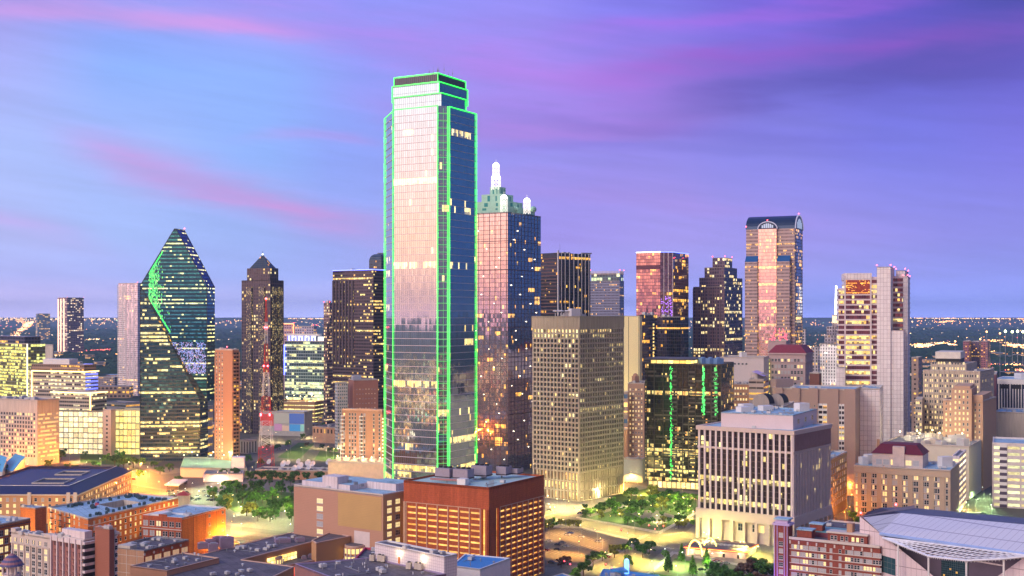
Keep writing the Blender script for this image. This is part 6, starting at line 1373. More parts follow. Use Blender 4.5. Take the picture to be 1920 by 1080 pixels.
def mall():
    z=21; tw=plain('mall_tan_wall',(.50,.28,.14),.85,0,.06,.1); ow=plain('mall_peach_wall',(.62,.32,.19),.85,0,.05,.1)
    q=[onz(313,1070,22),onz(411,1046,22),onz(345,1036,22),onz(244,1061,22)]
    T=blk('peach_wall_market_wing','low market wing with a plain peach wall and dark streaked roof at the bottom',q,22,ow,M['roof_dark'],par=.5,pm=plain('pale_coping',(.7,.45,.33),.8),cat='market building')
    P=[(300,1100),(330,1052),(420,1030),(545,999),(612,1003),(655,1006),(652,1008),(586,1016),(452,1050),(551,1063),(470,1102)]
    pts=[onz(x,y,19.5) for x,y in P][::-1]; 
    T=thing('market_hall','sprawling low market hall with dark streaked roofs and lit shop windows','market building',(px(470,600).x,600,0))
    mb=MB(); n=len(pts); PTS=pts
    area=sum(pts[i].x*pts[(i+1)%n].y-pts[(i+1)%n].x*pts[i].y for i in range(n))
    if area<0: pts.reverse()
    mb.prism(pts,0,19.5,top=False); obj('wall',mb,tw,T); mb=MB(); mb.cap(pts,19.4); obj('roof',mb,M['roof_dark'],T)
    mb=MB()
    for i in range(n): a,b=pts[i],pts[(i+1)%n]; mb.tube(at(a,19.6),at(b,19.6),.35,4)
    obj('parapet',mb,plain('pale_coping2',(.62,.42,.34),.8),T)
    q=[onz(593,1019,22.5),onz(657,1006,22.5),onz(620,998,22.5),onz(584,1014,22.5)]; mb=MB(); mb.prism(q,0,22.5,top=False); obj('upper_block_wall',mb,tw,T); roof(T,q,22.4,M['roof_dark'],.5,bpy.data.materials['pale_coping2'])
    clutter(T,[onz(470,1045,19.5),onz(585,1012,19.5),onz(545,1002,19.5),onz(400,1035,19.5)],19.4,4,16); clutter(T,[onz(380,1098,19.5),onz(500,1080,19.5),onz(450,1060,19.5),onz(400,1070,19.5)],19.4,6,9)
    # courtyard wing with lit windows
    q=[onz(530,1062,13),onz(646,1041,13),onz(600,1024,13),onz(440,1056,13)]; mb=MB(); mb.prism(q,0,13,top=False); obj('courtyard_wing_wall',mb,tw,T); roof(T,q,12.9,M['roof_dark'],.5,bpy.data.materials['pale_coping2'])
    a,b=q[0],q[1]; L=(b-a).length; d=(b-a)/L; nn=Vector((d.y,-d.x,0))
    windows(T,wgrid(a,b,8,0,1,8,1,1),3.4,3.2,(('lit',.9),('pale',.1)),3,seed=3); windows(T,wgrid(a,b,2.5,0,1,8,1,1),3.4,3.2,(('lit',.9),('pale',.1)),3,seed=4)
    cols=[(1,.08,.04),(.05,.08,.9),(.6,.25,.2),(.5,.4,.4),(.6,.3,.25),(.55,.4,.4),(.6,.3,.25)]
    for k,c in enumerate(cols):
        p=a+d*L*(.14+.135*k)+nn*1.6; mb=MB(); mb.tube(at(p,0),at(p,12),.55,8); obj('coloured_column',mb,plain('column_%d'%k,c,.5,0,0,em=c if k<2 else None,es=.8 if k<2 else 0),T)
    w2=onz(452,1050,13); w3=onz(586,1016,19.5); a,b=onz(500,1038,19.5)+nn*.0,onz(556,1024,19.5); d2=(b-a).normalized(); n2=Vector((d2.y,-d2.x,0)); mb=MB(); mb.wall(a+n2*.3,b+n2*.3,13.2,17,(2.5,1.9)); obj('clerestory_windows',mb,facade('mall_clerestory',frame=(.3,.15,.05),glass=(.4,.25,.08),fw=.9,fh=.9,p=1,pg=1,pr=1,s=1.7,lit=((1,.6,.12),(1,.85,.4)),seed=5),T)
    def rot(x,y,zt,r,h,nm):
        c=onz(x,y,zt); mb=MB(); mb.tube(at(c,0),at(c,zt),r,20); obj(nm+'_wall',mb,ow,T); mb=MB(); mb.tube(at(c,zt-1),at(c,zt+.1),r+.25,24,1); mb.tube(at(c,zt),at(c,zt+.25),r-.5,24,0); obj(nm+'_roof',mb,[M['roof_dark'],bpy.data.materials['pale_coping2']],T)
        for k in range(7):
            t=rad(-160+k*23); dd=Vector((math.cos(t),math.sin(t),0)); p=c+dd*(r+.1); tt=Vector((-dd.y,dd.x,0)); mb=MB(); 
            for zz0 in ((zt-h),(zt-2*h)): mb.fbox(p,tt,dd,-.9,.9,zz0,zz0+h*.62,0,.1)
            obj('lit_window',mb,WINM['lit'],T); 
            t2=t+rad(11.5); p2=c+Vector((math.cos(t2),math.sin(t2),0))*(r+.7); mb=MB(); mb.tube(at(p2,0),at(p2,zt-1.2),.35,6); obj('rotunda_column',mb,M['stone_trim'],T)
    rot(665,1021,19,5.2,4.2,'rotunda'); rot(518,1043,16.5,3.0,4,'small_rotunda')
    r=random.Random(9)
    for x,y in ((452,1026),(470,1031),(440,1035),(500,1020),(515,1010),(548,1032),(590,1038),(455,1061),(480,1064),(372,1052),(365,1050),(640,1015)):
        c=onz(x,y,19.5 if y<1032 or x<480 else 13); mb=MB(); zr=19.4 if (y<1032 or x<480) else 12.9
        if x in(372,365): zr=22
        mb.tube(at(c,zr),at(c,zr+1),.3,8); mb.tube(at(c,zr+1),at(c,zr+1.3),.8,8,0,.2); obj('roof_vent',mb,M['white'],T)
    for x,y,w_,h in ((395,1022,5,4),(410,1020,6,5),(380,1025,5,3),(400,1030,5,4),(425,1024,7,6),(530,1013,8,2),(562,1012,5,2),(582,1042,2.5,1.6),(570,1045,2.5,1.6)):
        c=onz(x,y+3,19.5 if y<1040 else 13); zr=19.4 if y<1040 else 12.9; mb=MB(); mb.box(c,w_,w_*.7,zr,zr+h,20); mb.box(c,w_*.6,w_*.4,zr+h,zr+h+.5,20,1); obj('rooftop_unit',mb,[plain('unit_mauve',(.3,.22,.3),.6) if w_>4 and not bpy.data.materials.get('unit_mauve') else (bpy.data.materials.get('unit_mauve') or M['unit']),M['steel']],T)
mall()
def white_tile():
    z=zz(1040,470); D=470
    m,t,b=newmat('white_glazed_tile'); uv=t.node('ShaderNodeUVMap'); uv.uv_map='UVMap'; sp=t.node('ShaderNodeSeparateXYZ'); t.l.new(uv.outputs[0],sp.inputs[0])
    j=t.m('MAXIMUM',t.m('LESS_THAN',t.m('FRACT',t.m('DIVIDE',sp.outputs[0],1.1)),.1),t.m('LESS_THAN',t.m('FRACT',t.m('DIVIDE',sp.outputs[1],1.1)),.1)); t.l.new(t.mix(j,(.72,.66,.7),(.42,.36,.42)),b.inputs['Base Color']); b.inputs['Roughness'].default_value=.45
    q=[px(833,452),px(851,462),px(722,492),px(703,480)]
    d=(q[0]-q[3]).normalized(); n=Vector((d.y,-d.x,0)); q=[q[0],q[0]-n*6.5,q[3]-n*6.5,q[3]]
    z=zz(1044,452); T=blk('white_tiled_plant_wall','white tiled rooftop block with two wall lamps and a small orange door at bottom centre',q,z,m,M['roof_dark'],par=.6,pm=M['white'])
    a,b=q[3],q[0]; L=(b-a).length; d=(b-a)/L; n=Vector((d.y,-d.x,0)); zl=z-6.2
    for s in (.37,.72):
        mb=MB(); p=at(a+d*L*s+n*.3,z-2.2); mb.ball(p,.28,6,4); f=obj('wall_lamp',mb,M['lamp'],T); l=bpy.data.lights.new('wall_lamp_light','POINT'); l.energy=420; l.color=(1,.8,.4); l.shadow_soft_size=.25; lo=bpy.data.objects.new('wall_lamp_light',l); COL.objects.link(lo); lo.parent=f; lo.location=p+n*.8-ORG[T.name]
    mb=MB(); mb.fbox(a,d,n,L*.35,L*.35+1,zl,zl+2.6,0,.12); obj('door',mb,plain('orange_door',(.5,.16,.03),.6),T)
    q2=[a+d*(L+1)+n*.0,a+n*0-d*3,a-d*14+n*28,a+d*(L-7)+n*36]; q2=[q2[3],q2[0],q2[1],q2[2]]
    c=cen(q2); T2=blk('dark_tar_roof_block','dark tarred flat roof with condenser units in front of the white tiled block',q2,zl,plain('mauve_stucco',(.25,.13,.13),.8),M['roof_dark'],par=.5,pm=plain('purple_coping',(.3,.24,.4),.6))
    for s,w_ in ((.06,1.9),(.12,1.6),(.17,1.4),(.60,1.9),(.66,1.5),(.71,1.5)):
        p=a+d*L*s+n*(3.2 if w_>1.8 else 1.6); mb=MB(); mb.box(p,w_,w_,zl,zl+2.4,-20); mb.tube(at(p,zl+2.4),at(p,zl+2.7),w_*.35,10,1); obj('condenser_unit',mb,[M['cream'],M['dark']],T2)
    r=random.Random(5)
    for i in range(9): p=bil(q2,r.uniform(.15,.85),r.uniform(.1,.8)); mb=MB(); mb.tube(at(p,zl-.4),at(p,zl+.5),.2,6); obj('roof_vent',mb,M['white'],T2)
    zq=zz(1052,500); q3=[px(706,498),px(720,520),px(684,524),px(665,500)]
    T3=blk('magenta_parapet_box','small open roof box with magenta walls behind the dark tarred roof',q3,zz(1049,500),plain('magenta_wall',(.5,.05,.12),.7),M['roof_dark'],par=.9,pm=plain('magenta_wall2',(.5,.05,.12),.7))
    z4=zz(1066,470); q4=[onz(900,1067,40),onz(957,1046,40),onz(872,1038,40),onz(846,1060,40)]; T4=blk('bright_blue_roof_hall','white walled low hall with a bright blue flat roof at bottom centre',q4,40,M['white'],plain('bright_blue_membrane',(.03,.22,.55),.5,0,.08,.3),par=.4,pm=M['white'])
white_tile()
def shed_blue():
    D=690; z=9; q=[onz(1115,1100,z),onz(1260,1100,z),onz(1235,1078,z),onz(1130,1066,z)]
    T=blk('blue_canopy_shops','low blue-lit shop roof with a glowing blue pylon at the bottom edge',q,z,M['roof_grey'],plain('blue_roof_sheet',(.05,.25,.55),.4,.1,.2,.5),un=4,us=4,uh=1.5,par=.5,pm=plain('blue_coping',(.08,.3,.6),.5))
    p=onz(1175,1074,z); mb=MB(); mb.tube(at(p,0),at(p,15),1.3,10); mb.ball(at(p,15),1.3,10,4,0,1,True); obj('glowing_pylon',mb,glow('blue_pylon_glow',(.15,.4,1),2.2),T)
    mb=MB(); mb.prism([onz(1160,1070,12),onz(1178,1070,12),onz(1168,1063,12),onz(1144,1066,12)],11,12,bottom=True); obj('raised_canopy',mb,bpy.data.materials['blue_roof_sheet'],T)
    q=[onz(1080,1100,z),onz(1112,1092,z),onz(1055,1074,z),onz(1000,1090,z)]; T=blk('small_blue_gable','small blue metal roof at the bottom edge under the brick garage',q,z,M['roof_grey'],bpy.data.materials['blue_roof_sheet'],par=.3)
shed_blue()
def purple_hotel():
    D=560; th=33; z=zz(1024,D); C=px(1650,D); v=az(th-90); L=hit(C,v,1480); q=[C,C+az(th)*60,L+az(th)*60,L]; z=31
    z=zz(1009,L.y); bm=plain('dark_red_brick',(.27,.07,.05),.85,0,.1,.15,courses=.8,fine=1)
    T=blk('purple_lit_brick_hotel','dark red brick hotel with pale string courses and purple-lit corner tower',q,z,bm,M['roof_dark'],par=.8,pm=M['stone_trim'],cat='hotel')
    a,b=L,C; LL=(b-a).length; d=(b-a)/LL; n=Vector((d.y,-d.x,0)); it=[]
    for j in range(9):
        for i in range(10):
            c=3+i*LL/10
            if i in (4,5): ee=(0,)
            else: ee=(-1.35,0,1.35)
            for e in ee: it.append((at(a+d*(c+e),z-4.6-j*3.3),d))
    windows(T,it,1.15,1.8,(('blind',.45),('dark',.3),('lit',.08),('pale',.17)),1,seed=7)
    mb=MB()
    for j in range(9): mb.fbox(a,d,n,0,LL,z-5.0-j*3.3,z-4.75-j*3.3,0,.3)
    mb.fbox(a,d,n,0,LL,z-.3,z+.9,0,.7)
    for i in range(10): mb.fbox(a,d,n,i*LL/10+.1,i*LL/10+.8,z-2.4,z-.9,0,.4)
    obj('stone_courses',mb,M['stone_trim'],T)
    qt=[L-d*.2+n*1,L-d*.2-n*5,L-d*7.3-n*5,L-d*7.3+n*1]; qt=[qt[0],qt[1],qt[2],qt[3]]; zt=zz(986,L.y); mb=MB(); mb.prism(qt,0,zt,top=False); obj('corner_tower_wall',mb,bm,T)
    mb=MB(); mb.prism([p+(p-cen(qt))*.22 for p in qt],zt,zt+1,bottom=True); mb.prism([lerp(p,cen(qt),.15) for p in qt],zt+1,zt+2.6); mb.prism([p+(p-cen(qt))*.05 for p in qt],zt+2.6,zt+3.2,bottom=True,m=1)
    a2,b2=qt[3],qt[0]; L2=(b2-a2).length; d2=(b2-a2)/L2; n2=Vector((d2.y,-d2.x,0))
    for s in (.04,.24,.74,.94): mb.fbox(a2,d2,n2,L2*s-.15,L2*s+.15,0,zt,0,.35)
    obj('tower_cornice',mb,[plain('lavender_stone',(.5,.4,.62),.7),M['roof_blue']],T)
    windows(T,[(at(a2+d2*L2*.5,zt-6.3-j*3.3+ (.9 if j==0 else 0)),d2) for j in range(9)],2.0,1.9,(('blind',.4),('dark',.6)),2,seed=3)
    for s,t,w_,h in ((.08,.85,7,4),(.25,.8,6,5.5)):
        c=bil(q,s,t); mb=MB(); mb.box(c,w_,w_*.8,z,z+h,-30); mb.box(c,w_+1,w_*.8+1,z+h,z+h+.5,-30,1); obj('roof_turret',mb,[bm,M['roof_blue']],T)
    mb=MB(); qq=sub(q,.2,.45,.45,.8); mb.prism(qq,z-.3,z+2)
    obj('skylight_base',mb,plain('maroon_box',(.18,.05,.08),.7),T); mb=MB(); e0=qq[3];dd=(qq[0]-qq[3]).normalized(); nn=Vector((dd.y,-dd.x,0)); LQ=(qq[0]-qq[3]).length; 
    for k in range(9): w_=(qq[1]-qq[0]).length/9; mb.fbox(qq[3],dd,nn,0,LQ,z+2,z+2.5,-(k+1)*w_+.5,-k*w_)
    obj('teal_skylight',mb,plain('teal_glass_roof',(.12,.34,.40),.3),T)
    mb=MB(); mb.fbox(a,d,n,LL*.42,LL*.85,z,z+4.2,-7,-1.5); obj('attic_wall',mb,bm,T); mb=MB(); mb.fbox(a,d,n,LL*.41,LL*.86,z+4.2,z+5,-7.4,-1); obj('attic_cornice',mb,M['stone_trim'],T)
    windows(T,[(at(a+d*LL*s-n*1.5,z+1.2),d) for s in (.47,.51,.58,.63,.70,.75,.8)],1.3,1.9,(('dark',.6),('lit',.4)),1,seed=12)
    mb=MB(); mb.fbox(a,d,n,LL*.62,LL*.68,z+5,z+9,-7,-3); obj('chimney_block',mb,M['tan'],T)
    for s,off in ((-.09,3),(.01,3)):
        p=a+d*LL*s+n*off; l=bpy.data.lights.new('purple_uplight','SPOT'); l.energy=60000; l.spot_size=rad(50); l.color=(.25,.06,1); l.shadow_soft_size=.2
        mb=MB(); mb.box(p,.8,.8,0,.6); f=obj('uplight_housing',mb,M['dark'],T); lo=bpy.data.objects.new('purple_uplight',l); COL.objects.link(lo); lo.parent=f; lo.location=at(p,1)-ORG[T.name]; lo.rotation_euler=(UP-n*.06).to_track_quat('-Z','Y').to_euler()
purple_hotel()
def canopy_building():
    A=px(1612,570); d=-az(47-90); n=Vector((d.y,-d.x,0))
    def on(x,y,o=0):
        k=(x-960)/F; P0=A+n*o; ray=Vector((k,1,0)); t=P0.dot(n)/ray.dot(n); return Vector((k*t,t,HC+(EY-y)/F*t))
    T=thing('metal_roof_hall','big hall with a sloping pale metal roof and white lattice canopy on columns','hall',(A.x,A.y,0))
    def panelmat(nm,c,j,sx,sy):
        m,t,b=newmat(nm); uv=t.node('ShaderNodeUVMap'); uv.uv_map='UVMap'; sp=t.node('ShaderNodeSeparateXYZ'); t.l.new(uv.outputs[0],sp.inputs[0])
        q=t.m('MAXIMUM',t.m('LESS_THAN',t.m('FRACT',t.m('DIVIDE',sp.outputs[0],sx)),.05),t.m('LESS_THAN',t.m('FRACT',t.m('DIVIDE',sp.outputs[1],sy)),.05))
        ns=t.node('ShaderNodeTexNoise'); ns.inputs['Scale'].default_value=.3; t.l.new(t.mix(q,t.mix(ns.outputs[0],tuple(x*.88 for x in c),tuple(x*1.08 for x in c)),j),b.inputs['Base Color']); b.inputs['Roughness'].default_value=.5; return m
    wm=panelmat('hall_wall_panel',(.72,.60,.63),(.35,.27,.3),2.6,7); rm=panelmat('hall_roof_panel',(.66,.66,.72),(.3,.28,.36),3.2,3.2)
    def poly(mb,P,m=0): mb.face(P,[(p.dot(d),p.z if abs((P[1]-P[0]).cross(P[2]-P[0]).normalized().z)<.2 else p.dot(n)) for p in P],m)
    def flo(p): return at(p,0)
    a1=on(1612,968); a2=on(1652,1001); a3=on(1800,1120)
    mb=MB(); poly(mb,[flo(a1),flo(a3),at(a3,20) if False else a3,a2,a1]); obj('gable_wall',mb,wm,T)
    ridge0=on(1622,966,-4); 
    f0=on(1650,999,.4); f1=on(1960,1043,.4)
    t0=on(1616,966,-8); t1=on(1960,987,-26); 
    mb=MB(); poly(mb,[on(1618,970,.1),f0,f1,t1,on(1690,962,-26)]); obj('sloping_metal_roof',mb,rm,T)
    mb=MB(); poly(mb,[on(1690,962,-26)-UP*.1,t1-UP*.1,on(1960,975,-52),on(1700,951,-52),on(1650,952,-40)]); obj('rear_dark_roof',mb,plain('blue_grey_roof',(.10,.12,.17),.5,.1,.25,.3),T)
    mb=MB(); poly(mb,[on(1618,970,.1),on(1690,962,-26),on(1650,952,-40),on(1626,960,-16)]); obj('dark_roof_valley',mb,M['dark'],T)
    mb=MB(); mb.tube(on(1650,1001,.5),on(1960,1045,.5),.75,6); obj('eaves_gutter',mb,plain('blue_gutter',(.3,.42,.7),.4),T)
    e0=on(1613,968,-.2); bk=-n*50; mb=MB(); poly(mb,[flo(e0)+bk,flo(e0),e0,e0+bk-UP*0]); obj('side_wall',mb,wm,T)
    # recess back wall
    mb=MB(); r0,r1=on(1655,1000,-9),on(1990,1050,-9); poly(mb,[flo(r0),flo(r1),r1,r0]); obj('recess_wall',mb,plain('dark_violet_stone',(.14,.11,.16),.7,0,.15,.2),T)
    mb=MB(); poly(mb,[on(1700,1028,-8.7),on(1700,1031,-8.5),on(1880,1062,-8.5),on(1880,1059,-8.7)][::-1]); poly(mb,[on(1765,1050,-8.6),on(1765,1100,-8.6),on(1815,1108,-8.6),on(1815,1053,-8.6)],1); obj('recess_trim',mb,[M['pinkwhite'],facade('recess_glass',frame=(.1,.15,.18),glass=(.02,.06,.08),fw=.9,fh=.9,p=.03,pg=.02,pr=0,seed=4,s=.6)],T)
    b1,b2,b3=on(1985,1034),on(1985,1120),on(1850,1095); mb=MB(); poly(mb,[flo(b3)+n*.2,flo(b2)+n*.2,b2+UP*12+n*.2,on(1925,1042)+n*.2,b3+n*.2]); obj('right_wall',mb,wm,T)
    # canopy lattice
    c0,c1=on(1655,1008,1),on(1935,1042,1); p1=on(1742,1043,13); p2=on(1812,1051,17); p3=on(1880,1048,9)
    out=[c0,p1,p2,p3,c1]; mb=MB(); W_=.35
    for a,b in zip(out,out[1:]): mb.tube(a,b,.5,5)
    mb.tube(c0,c1,.4,5)
    L=(c1-c0).length; N=26
    def front(t):
        # point on front polyline at fraction along d
        s=t*L; 
        for a,b in zip(out,out[1:]):
            sa,sb=(a-c0).dot(d),(b-c0).dot(d)
            if sa<=s<=sb+1e-3: return lerp(a,b,(s-sa)/(sb-sa))
        return c1
    for k in range(1,N):
        t=k/N; mb.tube(lerp(c0,c1,min(1,t+.1)),front(max(0.001,t-.02)),.28,4)
    for j in (.25,.5,.75):
        pr=None
        for k in range(0,N+1):
            t=k/N; p=lerp(lerp(c0,c1,t),front(min(max(t,.001),.999)),j)
            if pr: mb.tube(pr,p,.2,4)
            pr=p
    obj('canopy_lattice',mb,plain('canopy_white',(.75,.78,.86),.45),T)
    mb=MB(); K=60
    for k in range(K):
        a=front(k/K+.001); b=front((k+.6)/K+.001); mb.face([a,b,lerp(a,b,.5)-UP*1.1]); mb.face([b,a,lerp(a,b,.5)-UP*1.1])
    obj('canopy_fringe',mb,M['white'],T)
    for x,y,o in ((1684,1020,5),(1741,1043,12),(1812,1051,16),(1882,1048,8)):
        p=on(x,y,o); mb=MB(); mb.tube(flo(p),p,.42,10); obj('canopy_column',mb,M['white'],T)
    for x0,x1,y0,y1,mm in ((1650,1679,1040,1071,0),(1612.5,1629,1027,1055,1)):
        pts=[on(x0,y1,.1),on(x1,y1+9,.1),on(x1,y0+8,.1),on(x0,y0,.1)]; mb=MB(); mb.face(pts,[(0,0),(4,0),(4,3),(0,3)]); obj('wall_window',mb,[facade('hall_glass%d'%mm,frame=(.1,.12,.13),glass=(.03,.08,.1) if not mm else (.05,.2,.06),fw=.93,fh=.93,p=.08,pg=.05,pr=0,seed=3,s=.7,lit=WARM if not mm else YL)],T)
    mb=MB()
    for k in range(9):
        pts=[on(1614+k*5,1066+k*2.3,.15),on(1617+k*5,1067.5+k*2.3,.15)]; mb.face([flo(pts[0]),flo(pts[1]),pts[1],pts[0]])
    obj('lit_window_slot',mb,glow('slot_glow',(1,.72,.2),1.0),T)
    beacons(T,[on(1614,968,-.5),on(1680,952,-45)])
canopy_building()
def left_sheds():
    for i,(x0,x1,x2,D) in enumerate(((-30,2,13,1075),(2,22,47,1080))):
        z=12; a,b,c=px(x0,D),px(x1,D),px(x2,D+30); q=[px(x1+2,D),px(x2,D+25),px(x2-18,D+50),px(x1-20,D+25)]
        T=tower('blue_lean_to_shed',['low shed with a tilted blue roof, left of two at the left edge','low shed with a tilted blue roof, right of two at the left edge'][i],q,z,'shed'); T['group']='blue tilted-roof sheds'
        mb=MB(); hs=[4,14,14,4]; m=plain('shed_white',(.6,.55,.5),.8) if i==0 else bpy.data.materials['shed_white']
        for k in range(4): a,b=q[k],q[(k+1)%4]; mb.face([a,b,at(b,hs[(k+1)%4]),at(a,hs[k])])
        obj('wall',mb,m,T); mb=MB(); mb.face([at(q[k]+(q[k]-cen(q))*.04,hs[k]+.2) for k in range(4)]); obj('tilted_roof',mb,plain('shed_blue_roof',(.08,.35,.6),.5) if i==0 else bpy.data.materials['shed_blue_roof'],T)
left_sheds()
def green_garage():
    a=px(338,1071); D=1071; d=Vector((1,0,0)); z=8.5; q=[px(463,1066),px(505,1150)+Vector((-25,0,0)),px(345,1150),px(338,1071)]
    T=tower('green_lit_deck','low concrete parking deck washed with pale green light in front of the glass tower',q,z,'parking garage'); cm=plain('deck_concrete',(.5,.5,.42),.85,0,.06,.2); walls(T,q,0,z,cm); mb=MB(); mb.cap(q,z-1.2); obj('top_deck',mb,plain('deck_surface',(.38,.42,.33),.9,0,.1,.15),T); mb=MB(); mb.ring(q,.4,z-1.3,z); obj('parapet',mb,cm,T)
    mb=MB(); mb.fbox(px(338,1071),Vector((1,0,0)),Vector((0,-1,0)),0,58,z-4.2,z-3.8,0,.3); obj('deck_edge_line',mb,M['cream'],T)
    q2=[px(458,1075),px(460,1090),px(436,1090),px(434,1078)]; mb=MB(); mb.prism(q2,z-1.2,z+8); obj('stair_house',mb,M['white'],T)
    for i,(x,y) in enumerate(((345,868),(370,868),(395,868),(420,868),(445,870),(360,862),(400,862),(430,862))):
        p=onz(x,y,z); l=bpy.data.lights.new('deck_light','POINT'); l.energy=6500; l.color=(.62,1,.42); l.shadow_soft_size=.4
        mb=MB(); mb.tube(at(p,z-1.2),at(p,z+7),.12,5); mb.box(p,.9,.5,z+7,z+7.3,m=1); f=obj('deck_lamp_post',mb,[M['steel'],M['lampw']],T); lo=bpy.data.objects.new('deck_light',l); COL.objects.link(lo); lo.parent=f; lo.location=at(p,z+6.4)-ORG[T.name]
    q=[px(455,1042),px(459,1075),px(388,1075),px(381,1042)]; T=blk('small_white_shop','small white flat-roofed shop with a blank front near the green-lit deck',q,7,M['white'],M['roof_grey'],par=.5); 
    q=[px(404,1100),px(450,1120),px(452,1180),px(402,1180)]
    D=1050; q=fp(478,640,652,D,TH-22); z=zz(884,D); T=blk('satellite_dish_studio','low studio building with a roof full of white satellite dishes',q,z,plain('studio_tan',(.5,.32,.22),.8),M['roof_dark'],un=5,us=5,uh=2)
    dm=plain('dish_white',(.5,.5,.55),.5)
    for i,(x,y,r_) in enumerate(((505,866,3.2),(532,870,4),(541,868,3.2),(553,878,3.6),(560,865,3.2),(564,874,4.4),(578,868,4),(580,876,3.4),(587,870,3.6),(617,866,4))):
        r_*=.78; c=onz(x,y+5,z); T2=thing('satellite_dish','white satellite dish standing on the studio roof among the others','satellite dish',tuple(at(c,z)),'satellite dishes on the studio roof')
        mb=MB(); mb.tube(at(c,z-.4),at(c,z+2),.3,6); obj('mount',mb,M['steel'],T2)
        ax=Vector((-.45,-.75,.5)).normalized(); e1=ax.orthogonal().normalized(); e2=ax.cross(e1); mb=MB(); o_=at(c,z+2.4)
        for k in range(4):
            r0,r1=r_*k/4,r_*(k+1)/4
            for j in range(16):
                t0,t1=2*math.pi*j/16,2*math.pi*(j+1)/16
                P=lambda r,t:o_+e1*(r*math.cos(t))+e2*(r*math.sin(t))+ax*(r*r/r_*.28)
                mb.face([P(r0,t0),P(r0,t1),P(r1,t1),P(r1,t0)] if k else [o_,P(r1,t1),P(r1,t0)])
        obj('reflector',mb,dm,T2,smooth=True); mb=MB(); mb.tube(o_,o_+ax*r_*.8,.1,4); mb.ball(o_+ax*r_*.8,.3,6,4); obj('feed_horn',mb,M['steel'],T2)
green_garage()
def tv_mast():
    c=px(499,1107); zt=zz(560,1107); T=thing('lattice_broadcast_mast','tall red and white lattice broadcast mast with red lamps','radio mast',tuple(c))
    rm=plain('mast_red_paint',(.6,.05,.03),.6,0,.05); wm=plain('mast_white_paint',(.7,.7,.72),.6,0,.05)
    def wid(z): return 6.6*(1-z/zt*1.2) if z<zt*.62 else 1.7*(1-(z-zt*.62)/(zt*.38)*.75)
    secs=14; zs=[zt*(1-(1-k/30)**1.12) for k in range(31)]; 
    groups=[]
    for k in range(30):
        z0,z1=zs[k],zs[k+1]; w0,w1=max(.5,wid(z0)),max(.5,wid(z1)); cidx=int(z0/zt*7)%2
        if not groups or groups[-1][0]!=cidx: groups.append([cidx,MB()])
        mb=groups[-1][1]; A=[at(c+Vector((sx*w0,sy*w0,0)),z0) for sx,sy in ((-1,-1),(1,-1),(1,1),(-1,1))]; B=[at(c+Vector((sx*w1,sy*w1,0)),z1) for sx,sy in ((-1,-1),(1,-1),(1,1),(-1,1))]
        r=.2 if z0<zt*.6 else .13
        for i in range(4):
            j=(i+1)%4; mb.tube(A[i],B[i],r,5); mb.tube(A[i],B[j],r*.5,4); mb.tube(A[j],B[i],r*.5,4); mb.tube(B[i],B[j],r*.55,4)
    for cidx,mb in groups: obj('lattice_section',mb,rm if cidx==0 else wm,T)
    for y in (560,614,686,776,778):
        z=zz(y,1107); w_=max(.5,wid(z)); 
        for s in ((-1,1) if y>=614 else (0,)):
            mb=MB(); mb.ball(at(c+Vector((s*w_,-w_,0)),z),.9,8,5); obj('aviation_light',mb,M['red_lamp'],T)
tv_mast()
# =================== STREETS, PARK, TREES, LAMPS, CARS ===================
SZ=[0]
def sheet(name,pts,z,m,world=False):
    SZ[0]+=1; z=.02+.006*SZ[0]; mb=MB(); P=[at(onz(x,y,0),z) for x,y in pts] if not world else [at(p,z) for p in pts]
    n=len(P); ar=sum(P[i].x*P[(i+1)%n].y-P[(i+1)%n].x*P[i].y for i in range(n))
    if ar<0: P.reverse()
    mb.face(P); return structure(name,mb,m)
asph=plain('asphalt',(.12,.11,.10),.8,0,.16,.06,fine=.5); conc2=plain('pavement_concrete',(.20,.185,.16),.9,0,.1,.1,fine=.6); lawnm=plain('lawn_grass',(.05,.11,.02),.95,0,.2,.1,fine=.8); lotm=plain('parking_asphalt',(.15,.13,.10),.85,0,.14,.07,fine=.5); mark=plain('road_paint',(.7,.66,.5),.7,0,.1)
sheet('pavement',[(960,940),(1160,905),(1330,925),(1480,1010),(1480,1110),(960,1110)],.02,conc2)
sheet('park_lawn',[(1082,972),(1236,999),(1306,962),(1306,938),(1215,915),(1150,930)],.05,lawnm)
sheet('street',[(900,940),(1082,971),(1240,1001),(1520,1050),(1520,1070),(1215,1018),(1100,989),(1000,968),(900,949)],.06,asph)
sheet('cross_street',[(1040,1110),(1150,1110),(1316,972),(1420,905),(1390,905),(1296,962)],.065,asph)
sheet('parking_lot',[(1000,988),(1090,991),(1190,1016),(1110,1056),(1000,1066)],.06,lotm)
sheet('restaurant_lot',[(1180,1110),(1262,1036),(1330,1050),(1450,1072),(1450,1110)],.06,lotm)
sheet('park_path',[(1100,966),(1160,948),(1250,930),(1252,933),(1166,952),(1106,970)],.07,conc2)
sheet('park_plaza',[(1180,962),(1225,955),(1270,968),(1235,985)],.07,conc2)
sheet('side_street',[(1790,985),(1872,985),(1850,868),(1838,868)],.06,asph)
sheet('lofts_alley',[(1540,985),(1597,985),(1592,890),(1586,890)],.06,asph)
sheet('plaza_pavement',[(420,1040),(560,1040),(560,900),(250,870),(200,900),(330,925),(345,960),(420,975)],.02,conc2)
sheet('west_street',[(425,1000),(600,1016),(600,1035),(420,1018)],.06,asph)
sheet('west_road',[(225,905),(330,920),(520,880),(500,874),(300,890),(180,850),(60,830),(0,850),(0,880),(110,872)],.05,asph)
sheet('west_lawn',[(150,868),(225,872),(250,850),(200,842),(150,848)],.06,lawnm)
sheet('plaza_lawn',[(440,960),(560,960),(560,925),(430,915),(400,935)],.06,lawnm)
sheet('north_lot',[(470,865),(640,865),(640,822),(560,812),(470,820)],.03,lotm)
